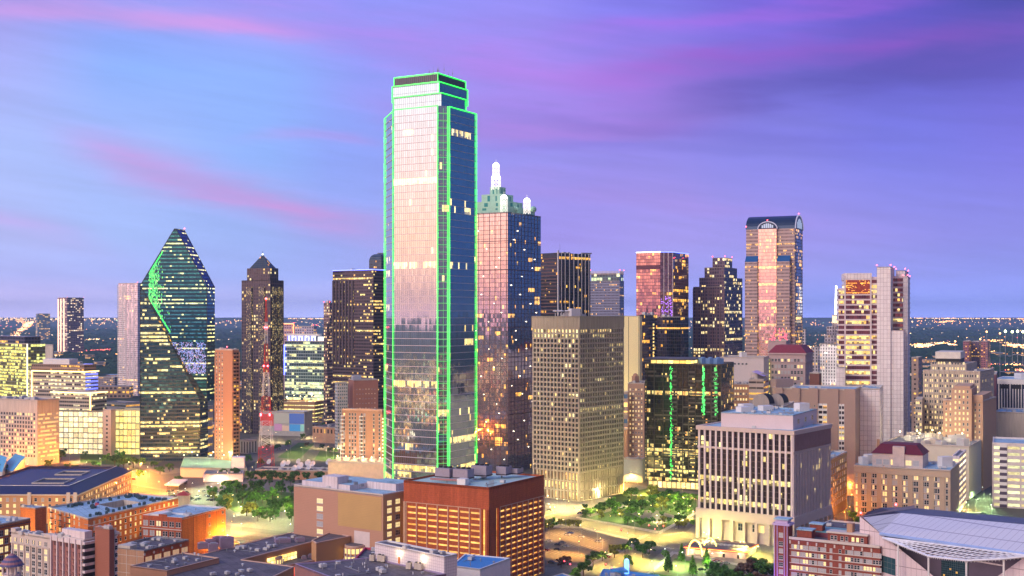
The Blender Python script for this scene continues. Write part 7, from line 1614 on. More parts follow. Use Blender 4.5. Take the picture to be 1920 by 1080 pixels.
sheet('sidewalk',[(1082,969),(1236,996),(1304,960),(1309,962),(1238,1001),(1080,971.5)],.03,plain('sidewalk_pale',(.38,.35,.31),.9,0,.12,.2,fine=1))
sheet('sidewalk',[(1000,986),(1092,988.5),(1198,1014),(1108,1060),(1100,1059),(1188,1015),(1090,991),(1000,989)],.03,bpy.data.materials['sidewalk_pale'])
sheet('sidewalk',[(1176,1108),(1260,1034),(1336,1048),(1452,1070),(1452,1073),(1334,1052),(1264,1039),(1186,1108)],.03,bpy.data.materials['sidewalk_pale'])
sheet('lot_grass_strip',[(1215,1077),(1330,1095),(1334,1092),(1220,1074)],.03,lawnm); sheet('lot_grass_strip',[(1262,1050),(1300,1058),(1304,1055),(1266,1047)],.03,lawnm)
sheet('north_road',[(470,878),(500,880),(600,800),(640,770),(625,768),(585,796)],.03,asph); sheet('north_grass',[(520,858),(560,862),(590,832),(560,830)],.03,lawnm); sheet('north_grass',[(590,862),(640,868),(640,850),(600,845)],.03,lawnm)
sheet('plaza_road',[(424,985),(560,1000),(560,1008),(424,993)],.03,asph)
# kerbs as real steps
def kerb(pts):
    mb=MB()
    for (x0,y0),(x1,y1) in zip(pts,pts[1:]):
        a,b=onz(x0,y0,0),onz(x1,y1,0); d=(b-a).normalized(); n=Vector((d.y,-d.x,0)); mb.fbox(a,d,n,0,(b-a).length,0,.28,-.2,.2)
    structure('kerb',mb,plain('kerb_stone',(.4,.38,.34),.85) if 'kerb_stone' not in bpy.data.materials else bpy.data.materials['kerb_stone'])
kerb([(1082,972),(1236,999),(1306,962)]); kerb([(1000,988),(1090,991),(1190,1016),(1110,1056)]); kerb([(1180,1104),(1262,1036),(1330,1050)])
def dashes(p0,p1,n,w=.18,L=3,z=.16):
    a,b=onz(*p0,0),onz(*p1,0); d=(b-a).normalized(); s=Vector((d.y,-d.x,0)); mb=MB(); T=(b-a).length
    for k in range(n):
        c=a+d*(T*(k+.5)/n); mb.face([at(c-d*L/2-s*w,z),at(c-d*L/2+s*w,z),at(c+d*L/2+s*w,z),at(c+d*L/2-s*w,z)])
    structure('road_markings',mb,mark)
dashes((930,955),(1225,1010),22); dashes((1235,1012),(1500,1062),16); dashes((1100,1095),(1240,1008),14); dashes((1262,995),(1400,905),16); dashes((425,1010),(600,1026),16)
mb=MB()
for (x0,y0,x1,y1) in ((1022,1000,1150,1016),(1022,1016,1140,1032),(1022,1034,1120,1046),(1040,990,1120,998)):
    a,b=onz(x0,y0,0),onz(x1,y1,0); d=(b-a).normalized(); s=az(TH); T_=(b-a).length
    for k in range(int(T_/2.9)):
        c=a+d*k*2.9; mb.face([at(c-s*4.6-d*.07,.16),at(c-s*4.6+d*.07,.16),at(c+s*4.6+d*.07,.16),at(c+s*4.6-d*.07,.16)])
structure('stall_markings',mb,mark)
def crosswalk(p0,p1,w=3.2,n=9):
    a,b=onz(*p0,0),onz(*p1,0); d=(b-a).normalized(); s_=Vector((d.y,-d.x,0)); mb=MB(); T_=(b-a).length
    for k in range(n):
        c=a+d*(T_*(k+.5)/n); mb.face([at(c-d*.35-s_*w/2,.2),at(c-d*.35+s_*w/2,.2),at(c+d*.35+s_*w/2,.2),at(c+d*.35-s_*w/2,.2)])
    structure('crosswalk',mb,mark)
for p in (((1215,1003),(1190,1014)),((1245,1005),(1285,998)),((1228,1022),(1262,1030)),((1092,974),(1078,986)),((1040,962),(1020,968))): crosswalk(*p)
for i,(x,y) in enumerate(((1150,1000),(1105,992),(1290,1015),(1330,1022),(1180,1050),(1270,985),(1340,945),(1375,925),(1010,958),(1130,990))):
    pass
# ---- trees ----
def leafmat(nm,c,tr=.0):
    m,t,b=newmat(nm); g=t.node('ShaderNodeNewGeometry'); n=t.node('ShaderNodeTexNoise'); n.inputs['Scale'].default_value=.6; n.inputs['Detail'].default_value=4; t.l.new(g.outputs['Position'],n.inputs['Vector'])
    t.l.new(t.ramp(n.outputs[0],[(.3,tuple(x*.3 for x in c)),(.5,c),(.7,tuple(x*1.9 for x in c))]),b.inputs['Base Color']); b.inputs['Roughness'].default_value=.7; b.inputs['Specular IOR Level'].default_value=.2; return m
LM=[leafmat('leaf_dark_green',(.05,.13,.025)),leafmat('leaf_mid_green',(.11,.28,.035)),leafmat('leaf_olive',(.24,.26,.04)),leafmat('leaf_russet',(.10,.06,.04))]
PROT={}
def crown_mb(kind,seed):
    r=random.Random(seed); mb=MB(); 
    if kind=='cone': lobes=[(Vector((0,0,1.5+i*1.05)),2.3*(1-i/8.5),1.0) for i in range(8)]
    else:
        lobes=[(Vector((0,0,5.4)),2.2,.9)]
        for i in range(12): t=i*2.4+r.random(); q_=r.uniform(1.5,3.5); lobes.append((Vector((math.cos(t)*q_,math.sin(t)*q_,r.uniform(3.2,8.2)-q_*.3)),r.uniform(.7,1.6),.75))
    for c,rr,sz in lobes:
        for i in range(int(60*rr)):
            v=Vector((r.gauss(0,1),r.gauss(0,1),r.gauss(0,1))).normalized(); k=rr*r.uniform(.62,1.08); p=c+Vector((v.x*k,v.y*k,v.z*k*sz)); 
            if p.z<1.1: continue
            a=Vector((r.gauss(0,1),r.gauss(0,1),r.gauss(0,1))); n=(v*1.3+a*.6).normalized(); e1=n.orthogonal().normalized(); e2=n.cross(e1); s=r.uniform(.22,.5); t=r.random()*6.28; e1,e2=e1*math.cos(t)+e2*math.sin(t),e2*math.cos(t)-e1*math.sin(t)
            mb.face([p-e1*s-e2*s*.6,p+e1*s-e2*s*.6,p+e1*s*.7+e2*s*.7,p-e1*s*.7+e2*s*.7])
    return mb
def trunk_mb(kind,seed):
    r=random.Random(seed); mb=MB(); mb.tube((0,0,0),(0,0,4),.28,7,0,.17)
    for i in range(5): t=i*1.3+r.random(); mb.tube((0,0,2.2+i*.3),(math.cos(t)*2,math.sin(t)*2,5+r.random()),.12,5,0,.04)
    return mb
def tree(x,y,h,kind=0,label='',group=None,shape='round',cat='tree',xy=None):
    r=random.Random(int(x*7+y*13)); v=r.randrange(3); key=(kind,shape,v)
    if key not in PROT:
        PROT[key]=(mesh_of(crown_mb(shape,v+11*kind),'crown',[LM[kind]],Vector((0,0,0))),mesh_of(trunk_mb(shape,v),'trunk',[M['trunk']],Vector((0,0,0))))
    p=onz(x,y,0) if xy is None else xy; s=h/9.0
    T=thing('tree',label,cat,tuple(p),group)
    T.scale=(s*r.uniform(.9,1.15),s*r.uniform(.9,1.15),s); T.rotation_euler=(0,0,r.random()*6.28)
    for nm,me in (('crown',PROT[key][0]),('trunk',PROT[key][1])):
        o=bpy.data.objects.new(nm,me); COL.objects.link(o); o.parent=T
# named trees of the foreground lots
for i,(x,y,h,k,sh,lb) in enumerate([
 (1152,1046,9.5,2,'round','bright yellow-lit broad tree at the corner of the parking lot'),(1172,1040,8,0,'round','dark round tree directly right of the yellow-lit tree'),(1190,1031,8,0,'round','small dark tree at the far end of the parking lot row'),
 (1112,1062,9.5,0,'round','broad dark tree at the near edge of the parking lot'),(1130,1052,6.5,1,'round','low green tree between parking lot and street'),(1178,1062,8,1,'round','round green tree standing alone beside the cross street'),
 (1205,1046,9.5,0,'round','full dark tree left of the restaurant lot'),(1218,1038,9,0,'round','dark tree at the corner facing the crossing'),(1094,1082,10,0,'round','dark tree at the bottom edge by the blue canopy shops'),(1078,1088,8,1,'round','mid green tree at the bottom edge near the brick garage'),
 (1052,1064,6,3,'round','small russet tree at the near left corner of the parking lot'),(1064,1060,6,3,'round','small dusky tree beside the russet tree by the lot'),
 (1253,1073,11,0,'cone','pointed dark tree, nearest the street in the restaurant lot'),(1278,1053,10,1,'cone','pointed green-lit tree in the middle of the restaurant lot'),(1299,1080,11,1,'cone','pointed bright green tree at the front of the restaurant lot'),(1325,1062,10,1,'cone','pointed green tree closest to the glowing arches'),(1247,1045,5,1,'round','small tree at the back corner of the restaurant lot')]):
    tree(x,y,h,k,lb,'trees around the two car lots',sh)
for x,y,h,k in ((1028,992,7,2),(1036,990,7.5,1),(1022,996,8,2),(1068,988,5.5,2),(1076,987,5.5,2),(1084,989,5.5,2),(1060,987,5,2),(1050,985,5,2)): tree(x,y,h,k,'small olive street tree at the top edge of the parking lot','olive trees along the parking lot')
r=random.Random(21); n=0; park=[]
while n<50:
    x,y=r.uniform(1092,1306),r.uniform(930,992)
    if y>972+(x-1082)*.175-1.5 or y<962-(x-1092)*.27-3 : continue
    if any(abs(x-a)<8 and abs(y-b)<4.5 for a,b in park): continue
    park.append((x,y)); n+=1
    k=r.choice((0,0,0,1,1,2)) if y<975 else r.choice((1,1,0,2)); tree(x,y,r.uniform(5,13) if y<975 else r.uniform(4.5,7),k,'leafy tree in the park in front of the dark bay tower','trees in the park')
for x,y in ((1340,1078),(1356,1085),(1372,1092),(1388,1080),(1404,1072),(1420,1068),(1436,1075),(1395,1100),(1420,1100),(1440,1100),(1365,1105),(1345,1100)):
    p=onz(x,y+16,0); tree(x,y,12.5,r.choice((0,0,3)),'big dark tree in the clump left of the purple-lit hotel','dark trees by the purple-lit hotel',xy=p)
n=0; pl=[]
while n<46:
    x,y=r.uniform(395,590),r.uniform(915,985)
    if y>985-(x-395)*.03 or x<415+(y-915)*.1-20 or (x<440 and y>960): continue
    if any(abs(x-a)<9 and abs(y-b)<6 for a,b in pl): continue
    pl.append((x,y)); n+=1; tree(x,y,r.uniform(8,11.5),r.choice((0,0,1,2)),'spreading dark tree on the lamplit plaza','trees on the lamplit plaza')
for x,y in ((415,898),(440,900),(470,905),(490,903),(510,903),(530,905),(552,903),(575,903),(505,910),(600,905),(620,900),(545,910)): tree(x,y,r.uniform(9,12),0,'big dark tree beside the dish-roofed studio','dark trees along the studio wall')
for x,y,h,k in ((100,868,11,0),(115,862,12,0),(90,880,10,0),(125,885,9,0),(140,888,9,0),(60,858,12,0),(35,855,12,0),(15,850,11,0),(48,870,11,0),(8,888,10,0),(215,875,13,0),(232,880,13,0),(250,878,13,0),(200,868,10,1),(180,878,8,0),(225,866,12,1),(268,872,8,1),(300,890,9,0),(318,885,9,0),(290,878,8,0),(160,855,6,1),(75,895,8,1),(20,905,8,1),(0,915,9,0),(335,905,7,0),(347,912,5,3),(312,915,4,3),(105,895,7,0),(155,895,8,0),(262,895,8,1)):
    tree(x,y,h,k,'roadside tree in the green verge at left','roadside trees at left')
for x,y,h,k in ((612,792,12,0),(620,800,12,1),(606,806,10,1),(628,796,10,0),(568,826,9,0),(540,838,9,1),(520,845,8,0),(503,842,7,0),(618,850,7,0),(628,850,7,1),(465,868,9,1),(450,872,8,0),(490,872,8,1),(575,838,6,3),(604,842,6,0),(640,805,10,0)):
    tree(x,y,h,k,'lot tree near the bright parking area in mid view','trees around the bright mid-view lot')
for x,y in ((1607,985),(1598,975),(1850,985),(1868,990)): tree(x,y,7,1,'street tree beside the buff brick lofts','street trees by the lofts')
# ---- street lamps: pole, arm, head and the light it gives ----
LP={}
def lamp(x,y,col,e,h=10,kind='lamp',label='',group=None,z=0,world=None):
    if kind not in LP:
        mb=MB(); mb.tube((0,0,0),(0,0,1),.011,6,0,.007); mp=mesh_of(mb,'pole',[M['steel']],Vector((0,0,0)))
        mb=MB(); mb.tube((0,0,0),(1.6,0,.25),.07,5); ma=mesh_of(mb,'arm',[M['steel']],Vector((0,0,0)))
        mb=MB(); mb.ball((0,0,0),.24,8,5,0,.6); mh=mesh_of(mb,'lamp_head',[M[kind]],Vector((0,0,0))); LP[kind]=(mp,ma,mh)
    p=world if world is not None else onz(x,y,z); T=thing('street_lamp',label,'street lamp',(p.x,p.y,z),group)
    rz=random.Random(int(x+y)).random()*6.28
    o=bpy.data.objects.new('pole',LP[kind][0]); COL.objects.link(o); o.parent=T; o.scale=(h,h,h)
    o=bpy.data.objects.new('arm',LP[kind][1]); COL.objects.link(o); o.parent=T; o.location=(0,0,h-.2); o.rotation_euler=(0,0,rz)
    hx,hy=math.cos(rz)*1.7,math.sin(rz)*1.7
    o=bpy.data.objects.new('lamp_head',LP[kind][2]); COL.objects.link(o); o.parent=T; o.location=(hx,hy,h+.05)
    l=bpy.data.lights.new('lamp_light','SPOT' if (kind!='lampo' and h>6.5) else 'POINT'); l.energy=e*(1.25 if kind!='lampo' else 1); l.color=col; l.shadow_soft_size=.3
    if l.type=='SPOT': l.spot_size=rad(150); l.spot_blend=.5
    lo=bpy.data.objects.new('lamp_light',l); COL.objects.link(lo); lo.parent=T; lo.location=(hx,hy,h-.6)
OR=(1,.30,.03); AM=(1,.50,.1); YE=(1,.72,.15); GR=(.6,1,.22); WH=(1,.93,.72)
K=1.5
def lamps(L,col,e,kind,label,group,h=9):
    for x,y in L: lamp(x,y,col,e*K,h,kind,label,group)
lamps([(1036,975),(1090,982),(1140,993),(1190,1004),(1235,1014),(1060,960),(1110,955),(1290,972),(1262,1003),(1330,1030),(1400,1045),(1450,1055),(1010,965),(1180,1046),(1140,1065),(1215,1060)],YE,25000,'lamp','tall street lamp along the street by the park','street lamps by the park')
lamps([(1030,1010),(1060,1000),(1090,1012),(1120,1020),(1050,1040),(1085,1045),(1130,1037)],AM,10000,'lamp','lamp in the right-hand parking lot','parking lot lamps')
lamps([(1245,1060),(1285,1066),(1330,1068),(1225,1085),(1270,1092),(1320,1090)],GR,15000,'lampw','lamp in the restaurant lot','restaurant lot lamps')
lamps([(1120,970),(1150,962),(1180,950),(1205,940),(1222,960),(1240,945),(1262,955),(1283,945),(1195,975),(1232,978),(1270,975),(1165,975),(1140,945),(1218,928),(1290,960)],(1,.88,.3),5500,'lamp','small path lamp among the park trees','park path lamps',h=4.5)
lamps([(1172,925),(1195,920),(1180,905),(1190,895),(1215,927),(1250,930),(1280,934),(1150,915)],AM,22000,'lamp','street lamp at the far end of the park street','far park street lamps')
lamps([(258,915),(246,922),(275,905),(300,925),(225,935),(165,955),(185,948),(140,962),(205,942),(60,965),(20,960),(95,962),(-10,955),(236,898),(262,888)],OR,70000,'lampo','orange street lamp beside the brick buildings at left','orange street lamps at left')
lamps([(245,1010),(262,1006),(225,1014),(208,1020),(282,1002)],(1,.5,.05),38000,'lampo','orange lamp in the lane between courtyard building and warehouse','lane lamps')
lamps([(430,1030),(432,1005),(434,990)],(1,.42,.05),36000,'lampo','orange lamp beside the orange warehouse wall','warehouse wall lamps')
lamps([(20,1010),(5,1040),(60,1010)],(1,.6,.1),12000,'lampo','orange lamp beside the arched brick warehouse','warehouse street lamps')
lamps([(320,925),(345,935),(370,940),(395,932),(410,925),(330,945),(360,925),(385,918),(400,950)],(.85,1,.5),9000,'lampw','white lamp over the car sales lot','car lot lamps',h=8)
lamps([(440,985),(453,1000),(478,985),(510,990),(540,1000),(462,965),(500,975),(530,975),(450,965)],(.9,1,.4),3800,'lampw','globe lamp on the pale plaza','plaza lamps',h=6)
lamps([(448,955),(475,942),(500,935),(520,945),(545,950),(440,940),(560,965),(575,950)],(1,.85,.3),5500,'lamp','small lamp among the plaza trees','plaza tree lamps',h=5)
lamps([(20,875),(40,868),(80,880),(130,868),(55,890),(105,878)],OR,26000,'lampo','orange road lamp in the green verge at left','orange road lamps in the verge')
lamps([(150,866),(190,878),(225,860),(160,885),(245,885),(205,895),(280,895),(140,850),(118,845),(250,868)],(1,.95,.35),11000,'lampw','pale yellow road lamp in front of the lit garages','pale road lamps at left')
lamps([(568,860),(580,822),(595,820),(502,825),(612,858),(625,862),(545,850),(590,840),(520,830),(640,845),(560,815),(540,865)],(1,.78,.35),15000,'lamp','bright lamp over the mid-view parking area','mid-view lot lamps',h=11)
lamps([(600,790),(590,800),(625,815)],AM,24000,'lamp','warm lamp on the street behind the colour panel hall','street lamps behind the hall')
lamps([(1830,960),(1845,935),(1855,950),(1838,915),(1860,970),(1815,965),(1848,900)],(.6,1,.4),15000,'lampw','greenish street lamp in the street at right','side street lamps')
lamps([(1590,975),(1593,950),(1597,930),(1585,985),(1592,912)],OR,9000,'lampo','orange lamp in the narrow street beside the lofts','narrow street lamps')
lamps([(1806,975),(1811,955),(1650,975),(1700,978),(1750,975)],AM,9000,'lamp','lamp at the foot of the buff brick lofts','loft street lamps',h=7)
lamps([(640,905),(690,915),(730,925),(665,925),(760,930)],AM,11000,'lamp','lamp in the lane behind the salmon brick block','back lane lamps')
lamps([(480,885),(470,895),(452,890),(405,905),(430,907)],(1,.7,.4),9000,'lamp','lamp by the foot of the broadcast mast','mast yard lamps')
lamps([(1025,945),(1045,950),(1070,955),(1095,948),(1120,935),(1140,925),(1158,912)],(1,.75,.3),9000,'lamp','lamp along the foot of the beige grid tower','grid tower street lamps',h=6)
lamps([(1318,1014),(1350,1024),(1385,1031),(1425,1041)],(.95,.9,.2),6500,'lamp','low wall-washing lamp at the base of the pinstriped office','base wall lamps',h=5)
lamps([(560,1062),(600,1055),(640,1050)],YE,2500,'lamp','small lamp in the market courtyard','market courtyard lamps',h=5)
# ---- traffic lights ----
TLM=None
for x,y in ((1228,1004),(1177,1012),(1086,967),(1040,962),(1244,998),(1147,1078),(1069,1072),(1300,970),(238,895),(455,918),(500,850),(1812,968)):
    p=onz(x,y,0); T=thing('traffic_light','traffic signal showing red at a street crossing','traffic light',tuple(p),'red traffic signals at the crossings')
    if TLM is None:
        mb=MB(); mb.tube((0,0,0),(0,0,6),.12,6); mb.tube((0,0,6),(-4,0,6.2),.08,5); a=mesh_of(mb,'pole',[M['steel']],Vector((0,0,0))); mb=MB(); mb.box(Vector((-4,0,0)),.5,.4,5.3,6.7,0); b=mesh_of(mb,'signal_box',[M['dark']],Vector((0,0,0))); mb=MB(); mb.ball((-4,-.25,6.3),.3,8,5); mb.ball((0,-.1,4.2),.3,8,5); c=mesh_of(mb,'red_signal_lamp',[M['red_lamp']],Vector((0,0,0))); TLM=(a,b,c)
    for nm,me in zip(('pole','signal_box','red_signal_lamp'),TLM): o=bpy.data.objects.new(nm,me); COL.objects.link(o); o.parent=T
    T.rotation_euler=(0,0,random.Random(x).uniform(-.6,.6))
# ---- cars ----
CARP={}
def car(x,y,col,rz,label,group,z=.15):
    key=col
    if key not in CARP:
        cols={'white':(.7,.7,.7),'silver':(.4,.42,.45),'black':(.02,.02,.025),'red':(.45,.02,.02),'blue':(.03,.08,.35),'grey':(.14,.15,.17)}
        pm=plain('car_paint_'+col,cols[col],.25,.3,0,spec=.6)
        body=MB(); prof=[(-2.2,.35),(-2.25,.8),(-1.5,.95),(-.9,.98),(1.0,.98),(1.9,.85),(2.25,.7),(2.25,.35)]
        for i in range(len(prof)):
            (x0,z0),(x1,z1)=prof[i],prof[(i+1)%len(prof)]; body.face([Vector((x0,-.9,z0)),Vector((x0,.9,z0)),Vector((x1,.9,z1)),Vector((x1,-.9,z1))])
        body.face([Vector((a,-.9,b)) for a,b in prof][::-1]); body.face([Vector((a,.9,b)) for a,b in prof])
        cab=MB(); A=[(-1.55,.93),(-1.0,1.42),(.45,1.42),(1.15,.95)]
        for i in range(3):
            (x0,z0),(x1,z1)=A[i],A[i+1]; w0=.85 if i==0 else .68; w1=.68 if i<2 else .85; cab.face([Vector((x0,-w0,z0)),Vector((x0,w0,z0)),Vector((x1,w1,z1)),Vector((x1,-w1,z1))],None,1 if i==1 else 0)
        for s in (-1,1): cab.face([Vector((A[0][0],s*.85,.93)),Vector((A[1][0],s*.68,1.42)),Vector((A[2][0],s*.68,1.42)),Vector((A[3][0],s*.85,.95))])
        hd=MB(); 
        hd.box(Vector((2.24,-.65,0)),.06,.3,.58,.74,0)
        tl=MB(); tl.box(Vector((-2.24,-.65,0)),.06,.3,.62,.78,0)
        wh=MB(); wh.tube((0,-.11,0),(0,.11,0),.33,12)
        CARP[key]=[('body',mesh_of(body,'body',[pm],Vector())),('cabin',mesh_of(cab,'cabin',[M['dark'] if False else WINM['dark'],pm],Vector())),('headlight',mesh_of(hd,'headlight',[M['unit']],Vector())),('tail_light',mesh_of(tl,'tail_light',[plain('tail_red',(.5,.02,.02),.4,var=0)],Vector()))]+[('wheel',mesh_of(wh,'wheel',[M['dark']],Vector()))]
    p=onz(x,y,0); T=thing('parked_car',label,'car',(p.x,p.y,z),group); T.rotation_euler=(0,0,rad(rz))
    for nm,me in CARP[key][:4]:
        o=bpy.data.objects.new(nm,me); COL.objects.link(o); o.parent=T
        if 'light' in nm: o=bpy.data.objects.new(nm,me); COL.objects.link(o); o.parent=T; o.location=(0,1.3,0)
    for sx in (-1.4,1.4):
        for sy in (-.82,.82): o=bpy.data.objects.new('wheel',CARP[key][4][1]); COL.objects.link(o); o.parent=T; o.location=(sx,sy,.33)
win_mats('dark')
for x,y,c,lb in ((1070,1001,'blue','bright blue car in the parking lot'),(1063,1004,'white','white car just left of the blue car in the lot'),(1089,1008,'white','white car alone in the middle of the lot'),(1121,1017,'silver','small silver-blue car at the right side of the lot'),(1029,1016,'white','pale car at the left side of the lot'),(1054,1019,'grey','dark grey car in the cluster, rear of the row'),(1046,1023,'black','black car in the middle of the left cluster'),(1060,1026,'silver','silver car at the right end of the cluster'),(1045,1032,'black','black car at the front of the cluster'),(1024,1033,'red','red car at the left end of the lot'),(1139,1046,'red','dark red car parked by the lot exit'),(1034,1056,'grey','grey car at the bottom left of the lot')): car(x,y,c,-32,lb,'cars in the parking lot')
for x,y,c,lb in ((1347,1053,'red','dark red car beside the restaurant wall'),(1344,1052,'red','red car tucked beside another red car at the restaurant'),(1345,1054,'white','')):
    if lb: car(x,y+ (2 if c=='red' else 0),c,-20,lb,'cars at the restaurant')
for x,y,c,lb in ((1345,1056,'white','white car in the first restaurant bay'),(1362,1058,'silver','silver car in the second restaurant bay'),(1316,1070,'black','black car standing in the restaurant lot'),(1329,1079,'white','white car leaving at the front of the restaurant lot')): car(x,y,c,10,lb,'cars at the restaurant')
r=random.Random(31)
for i in range(34):
    x,y=r.uniform(315,412),r.uniform(921,940); car(x,y,r.choice(('white','silver','grey','black','white')),r.choice((60,62,58)),'car parked in the crowded white-lit sales lot','cars in the sales lot')
for x,y,c in ((388,864,'black'),(250,900,'red'),(440,905,'red'),(405,925,'red'),(473,912,'red'),(1160,918,'white'),(1176,926,'silver'),(1145,935,'white'),(1829,935,'black'),(1843,965,'black'),(1851,968,'silver'),(1088,964,'blue'),(500,838,'white'),(530,843,'white'),(634,833,'silver'),(1190,930,'white'),(1030,958,'silver'),(50,880,'silver'),(150,873,'white'),(445,1020,'silver'),(440,1026,'white')):
    car(x,y,c,r.choice((-20,60)),'%s car on the street %s'%(c,'at far left' if x<300 else 'near the plaza' if x<480 else 'in the mid-view lot' if x<700 else 'by the park' if x<1300 else 'in the side street at right'),'cars on the streets',z=.15 if x!=388 else 7.4)
# ---- restaurant with two glowing arches ----
def restaurant():
    D=712; q=fp(1286,1398,1418,D,TH-4); z=4.6; wl=plain('restaurant_wall',(.62,.50,.40),.8); T=tower('arch_restaurant','low restaurant with orange roof-edge light and two glowing yellow arches',q,z,'restaurant')
    walls(T,q,0,z,wl); mb=MB(); qo=inset(q,-.9); mb.prism(qo,z-1.1,z-.1,bottom=True); obj('canopy_edge',mb,plain('red_fascia',(.45,.06,.03),.5),T); mb=MB(); mb.cap(inset(q,.8),z-.05); obj('roof',mb,M['roof_dark'],T)
    for i in (3,0): strip(T,at(qo[i],z-.5)+Vector((0,-.1,0)),at(qo[(i+1)%4],z-.5)+Vector((0,-.1,0)),.16,glow('orange_neon_glow',(1,.22,.04),7) if i==3 else bpy.data.materials['orange_neon_glow'],'neon_strip')
    a,b=q[3],q[0]; L=(b-a).length; d=(b-a)/L; n=Vector((d.y,-d.x,0))
    for s0,r_,off in ((.17,4.3,1.6),(.34,4.3,-9)):
        mb=MB(); K=22; c=a+d*L*s0+n*off; pv=None
        for k in range(K+1):
            t=math.pi*k/K; p=at(c+d*(-math.cos(t)*r_),max(.0,math.sin(t)*9.2-.2)); 
            if pv is not None: mb.tube(pv,p,.34,6)
            pv=p
        obj('glowing_arch',mb,glow('arch_glow',(1,.8,.12),5) if s0<.2 else bpy.data.materials['arch_glow'],T)
    for s in (.08,.2,.3): windows(T,[(at(a+d*L*s,.8),d)],3,2.4,(('lit',1),),3)
    mb=MB()
    for s in (.62,.86): mb.fbox(a,d,n,L*s,L*s+1.4,0,2.2,0,.1)
    obj('door',mb,M['dark'],T)
    for k in range(10): mb=MB(); c=bil(q,.5,.08+.07*k); mb.box(c,1.8,1.5,z,z+.9,20); obj('rooftop_unit',mb,M['unit'],T)
    for s in (.1,.35,.6,.9):
        p=a+d*L*s+n*1.6; l=bpy.data.lights.new('eave_light','POINT'); l.energy=900; l.color=(1,.62,.3); l.shadow_soft_size=.2; mb=MB(); mb.ball(at(p,z-1.4),.15,6,4); f=obj('eave_lamp',mb,M['lamp'],T); lo=bpy.data.objects.new('eave_light',l); COL.objects.link(lo); lo.parent=f; lo.location=at(p,z-2)-ORG[T.name]
restaurant()
# ---- car sales pavilion, red hipped kiosk ----
q=fp(305,330,352,gd(920),-10); q=[onz(308,920,0),onz(335,921,0),onz(352,910,0),onz(325,909,0)]; T=tower('canopy_pavilion','open white petrol-station style canopy at the edge of the car sales lot',q,4,'canopy')
mb=MB(); mb.prism([at(p,0) for p in [q[0],q[1],q[2],q[3]]],4.2,5,bottom=True); obj('canopy',mb,M['white'],T); mb=MB()
for p in q: mb.tube(at(lerp(p,cen(q),.15),0),at(lerp(p,cen(q),.15),4.2),.2,6)
obj('canopy_posts',mb,M['steel'],T)
c=onz(344,948,0); T=thing('red_hipped_kiosk','small pale kiosk with a dark red hipped roof beside the courtyard building','kiosk',tuple(c)); mb=MB(); mb.box(c,9,8,0,8,20); obj('wall',mb,M['cream'],T); mb=MB(); qq=[c+Vector((-5,-4.5,0)),c+Vector((5,-4.5,0)),c+Vector((5,4.5,0)),c+Vector((-5,4.5,0))]
for i in range(4): mb.face([at(qq[i],8),at(qq[(i+1)%4],8),at(c,11)])
obj('hipped_roof',mb,plain('kiosk_red_roof',(.3,.03,.04),.6),T)
# ---- flag pole near courtyard building ----
c=onz(186,1020,0); T=thing('flag_pole','flag on a pole in front of the courtyard brick hotel','flag pole',tuple(c)); mb=MB(); mb.tube(c,at(c,27),.16,6,0,.08); obj('pole',mb,M['steel'],T)
mb=MB(); p=at(c,26.5); mb.face([p,p+Vector((-2.6,-.4,-1.2)),p+Vector((-2.4,-.4,-3.0)),p+Vector((0,0,-1.9))],None,0); mb.face([p,p+Vector((-1.2,-.2,-.5)),p+Vector((-1.1,-.2,-1.5)),p+Vector((0,0,-1.1))][::1],None,1); obj('flag',mb,[plain('flag_red',(.6,.12,.14),.8),plain('flag_blue',(.05,.07,.3),.8)],T)
# =================== THE FAR CITY ===================
def hash_noise(x,y,s): return noise.noise(Vector((x*s,y*s,3.1)))
# woods as one mass
mb=MB(); r=random.Random(5)
for i in range(11000):
    D=2300*math.exp(r.random()*1.75); x=r.uniform(-.5,.5)*D*1.05
    if hash_noise(x,D,.0011)<-.16: continue
    if D<3000 and hash_noise(x,D,.004)<0: continue
    s=r.uniform(14,30)*(1+D/9000); h=r.uniform(8,15); c=Vector((x,D,0)); k=6
    ring=[c+Vector((math.cos(t)*s*r.uniform(.8,1.1),math.sin(t)*s*r.uniform(.8,1.1),h*.25)) for t in [2*math.pi*j/k for j in range(k)]]; top=[c+(p-c)*.5+UP*(h*.75+r.uniform(0,2)) for p in ring]
    for j in range(k): mb.face([at(ring[j],0),at(ring[(j+1)%k],0),top[(j+1)%k],top[j]])
    mb.face(top)
o=obj('distant_woods',mb,plain('woods_foliage',(.022,.05,.03),.95,0,.4,.012,spec=.05)); o['kind']='stuff'; o['label']='dark woods stretching to the horizon beyond downtown'
# scattered lights: real lamps far off, one mass
LT=[glow('far_light_warm',(1,.5,.15),5),glow('far_light_white',(1,.72,.42),4),glow('far_light_red',(1,.1,.08),5),glow('far_light_green',(.5,1,.5),4),glow('far_light_orange',(1,.33,.06),6)]
mb=MB()
def dot(x,y,z,s,m): 
    c=Vector((x,y,z)); mb.face([c+Vector((-s,0,0)),c+Vector((0,-s,0)),c+Vector((0,0,s))],None,m); mb.face([c+Vector((0,-s,0)),c+Vector((s,0,0)),c+Vector((0,0,s))],None,m); mb.face([c+Vector((s,0,0)),c+Vector((0,s,0)),c+Vector((0,0,s))],None,m); mb.face([c+Vector((0,s,0)),c+Vector((-s,0,0)),c+Vector((0,0,s))],None,m); mb.face([c+Vector((-s,0,0)),c+Vector((0,0,-s)),c+Vector((0,-s,0))],None,m); mb.face([c+Vector((0,-s,0)),c+Vector((0,0,-s)),c+Vector((s,0,0))],None,m)
def pick(): 
    t=r.random(); return 0 if t<.42 else 1 if t<.68 else 4 if t<.88 else 2 if t<.96 else 3
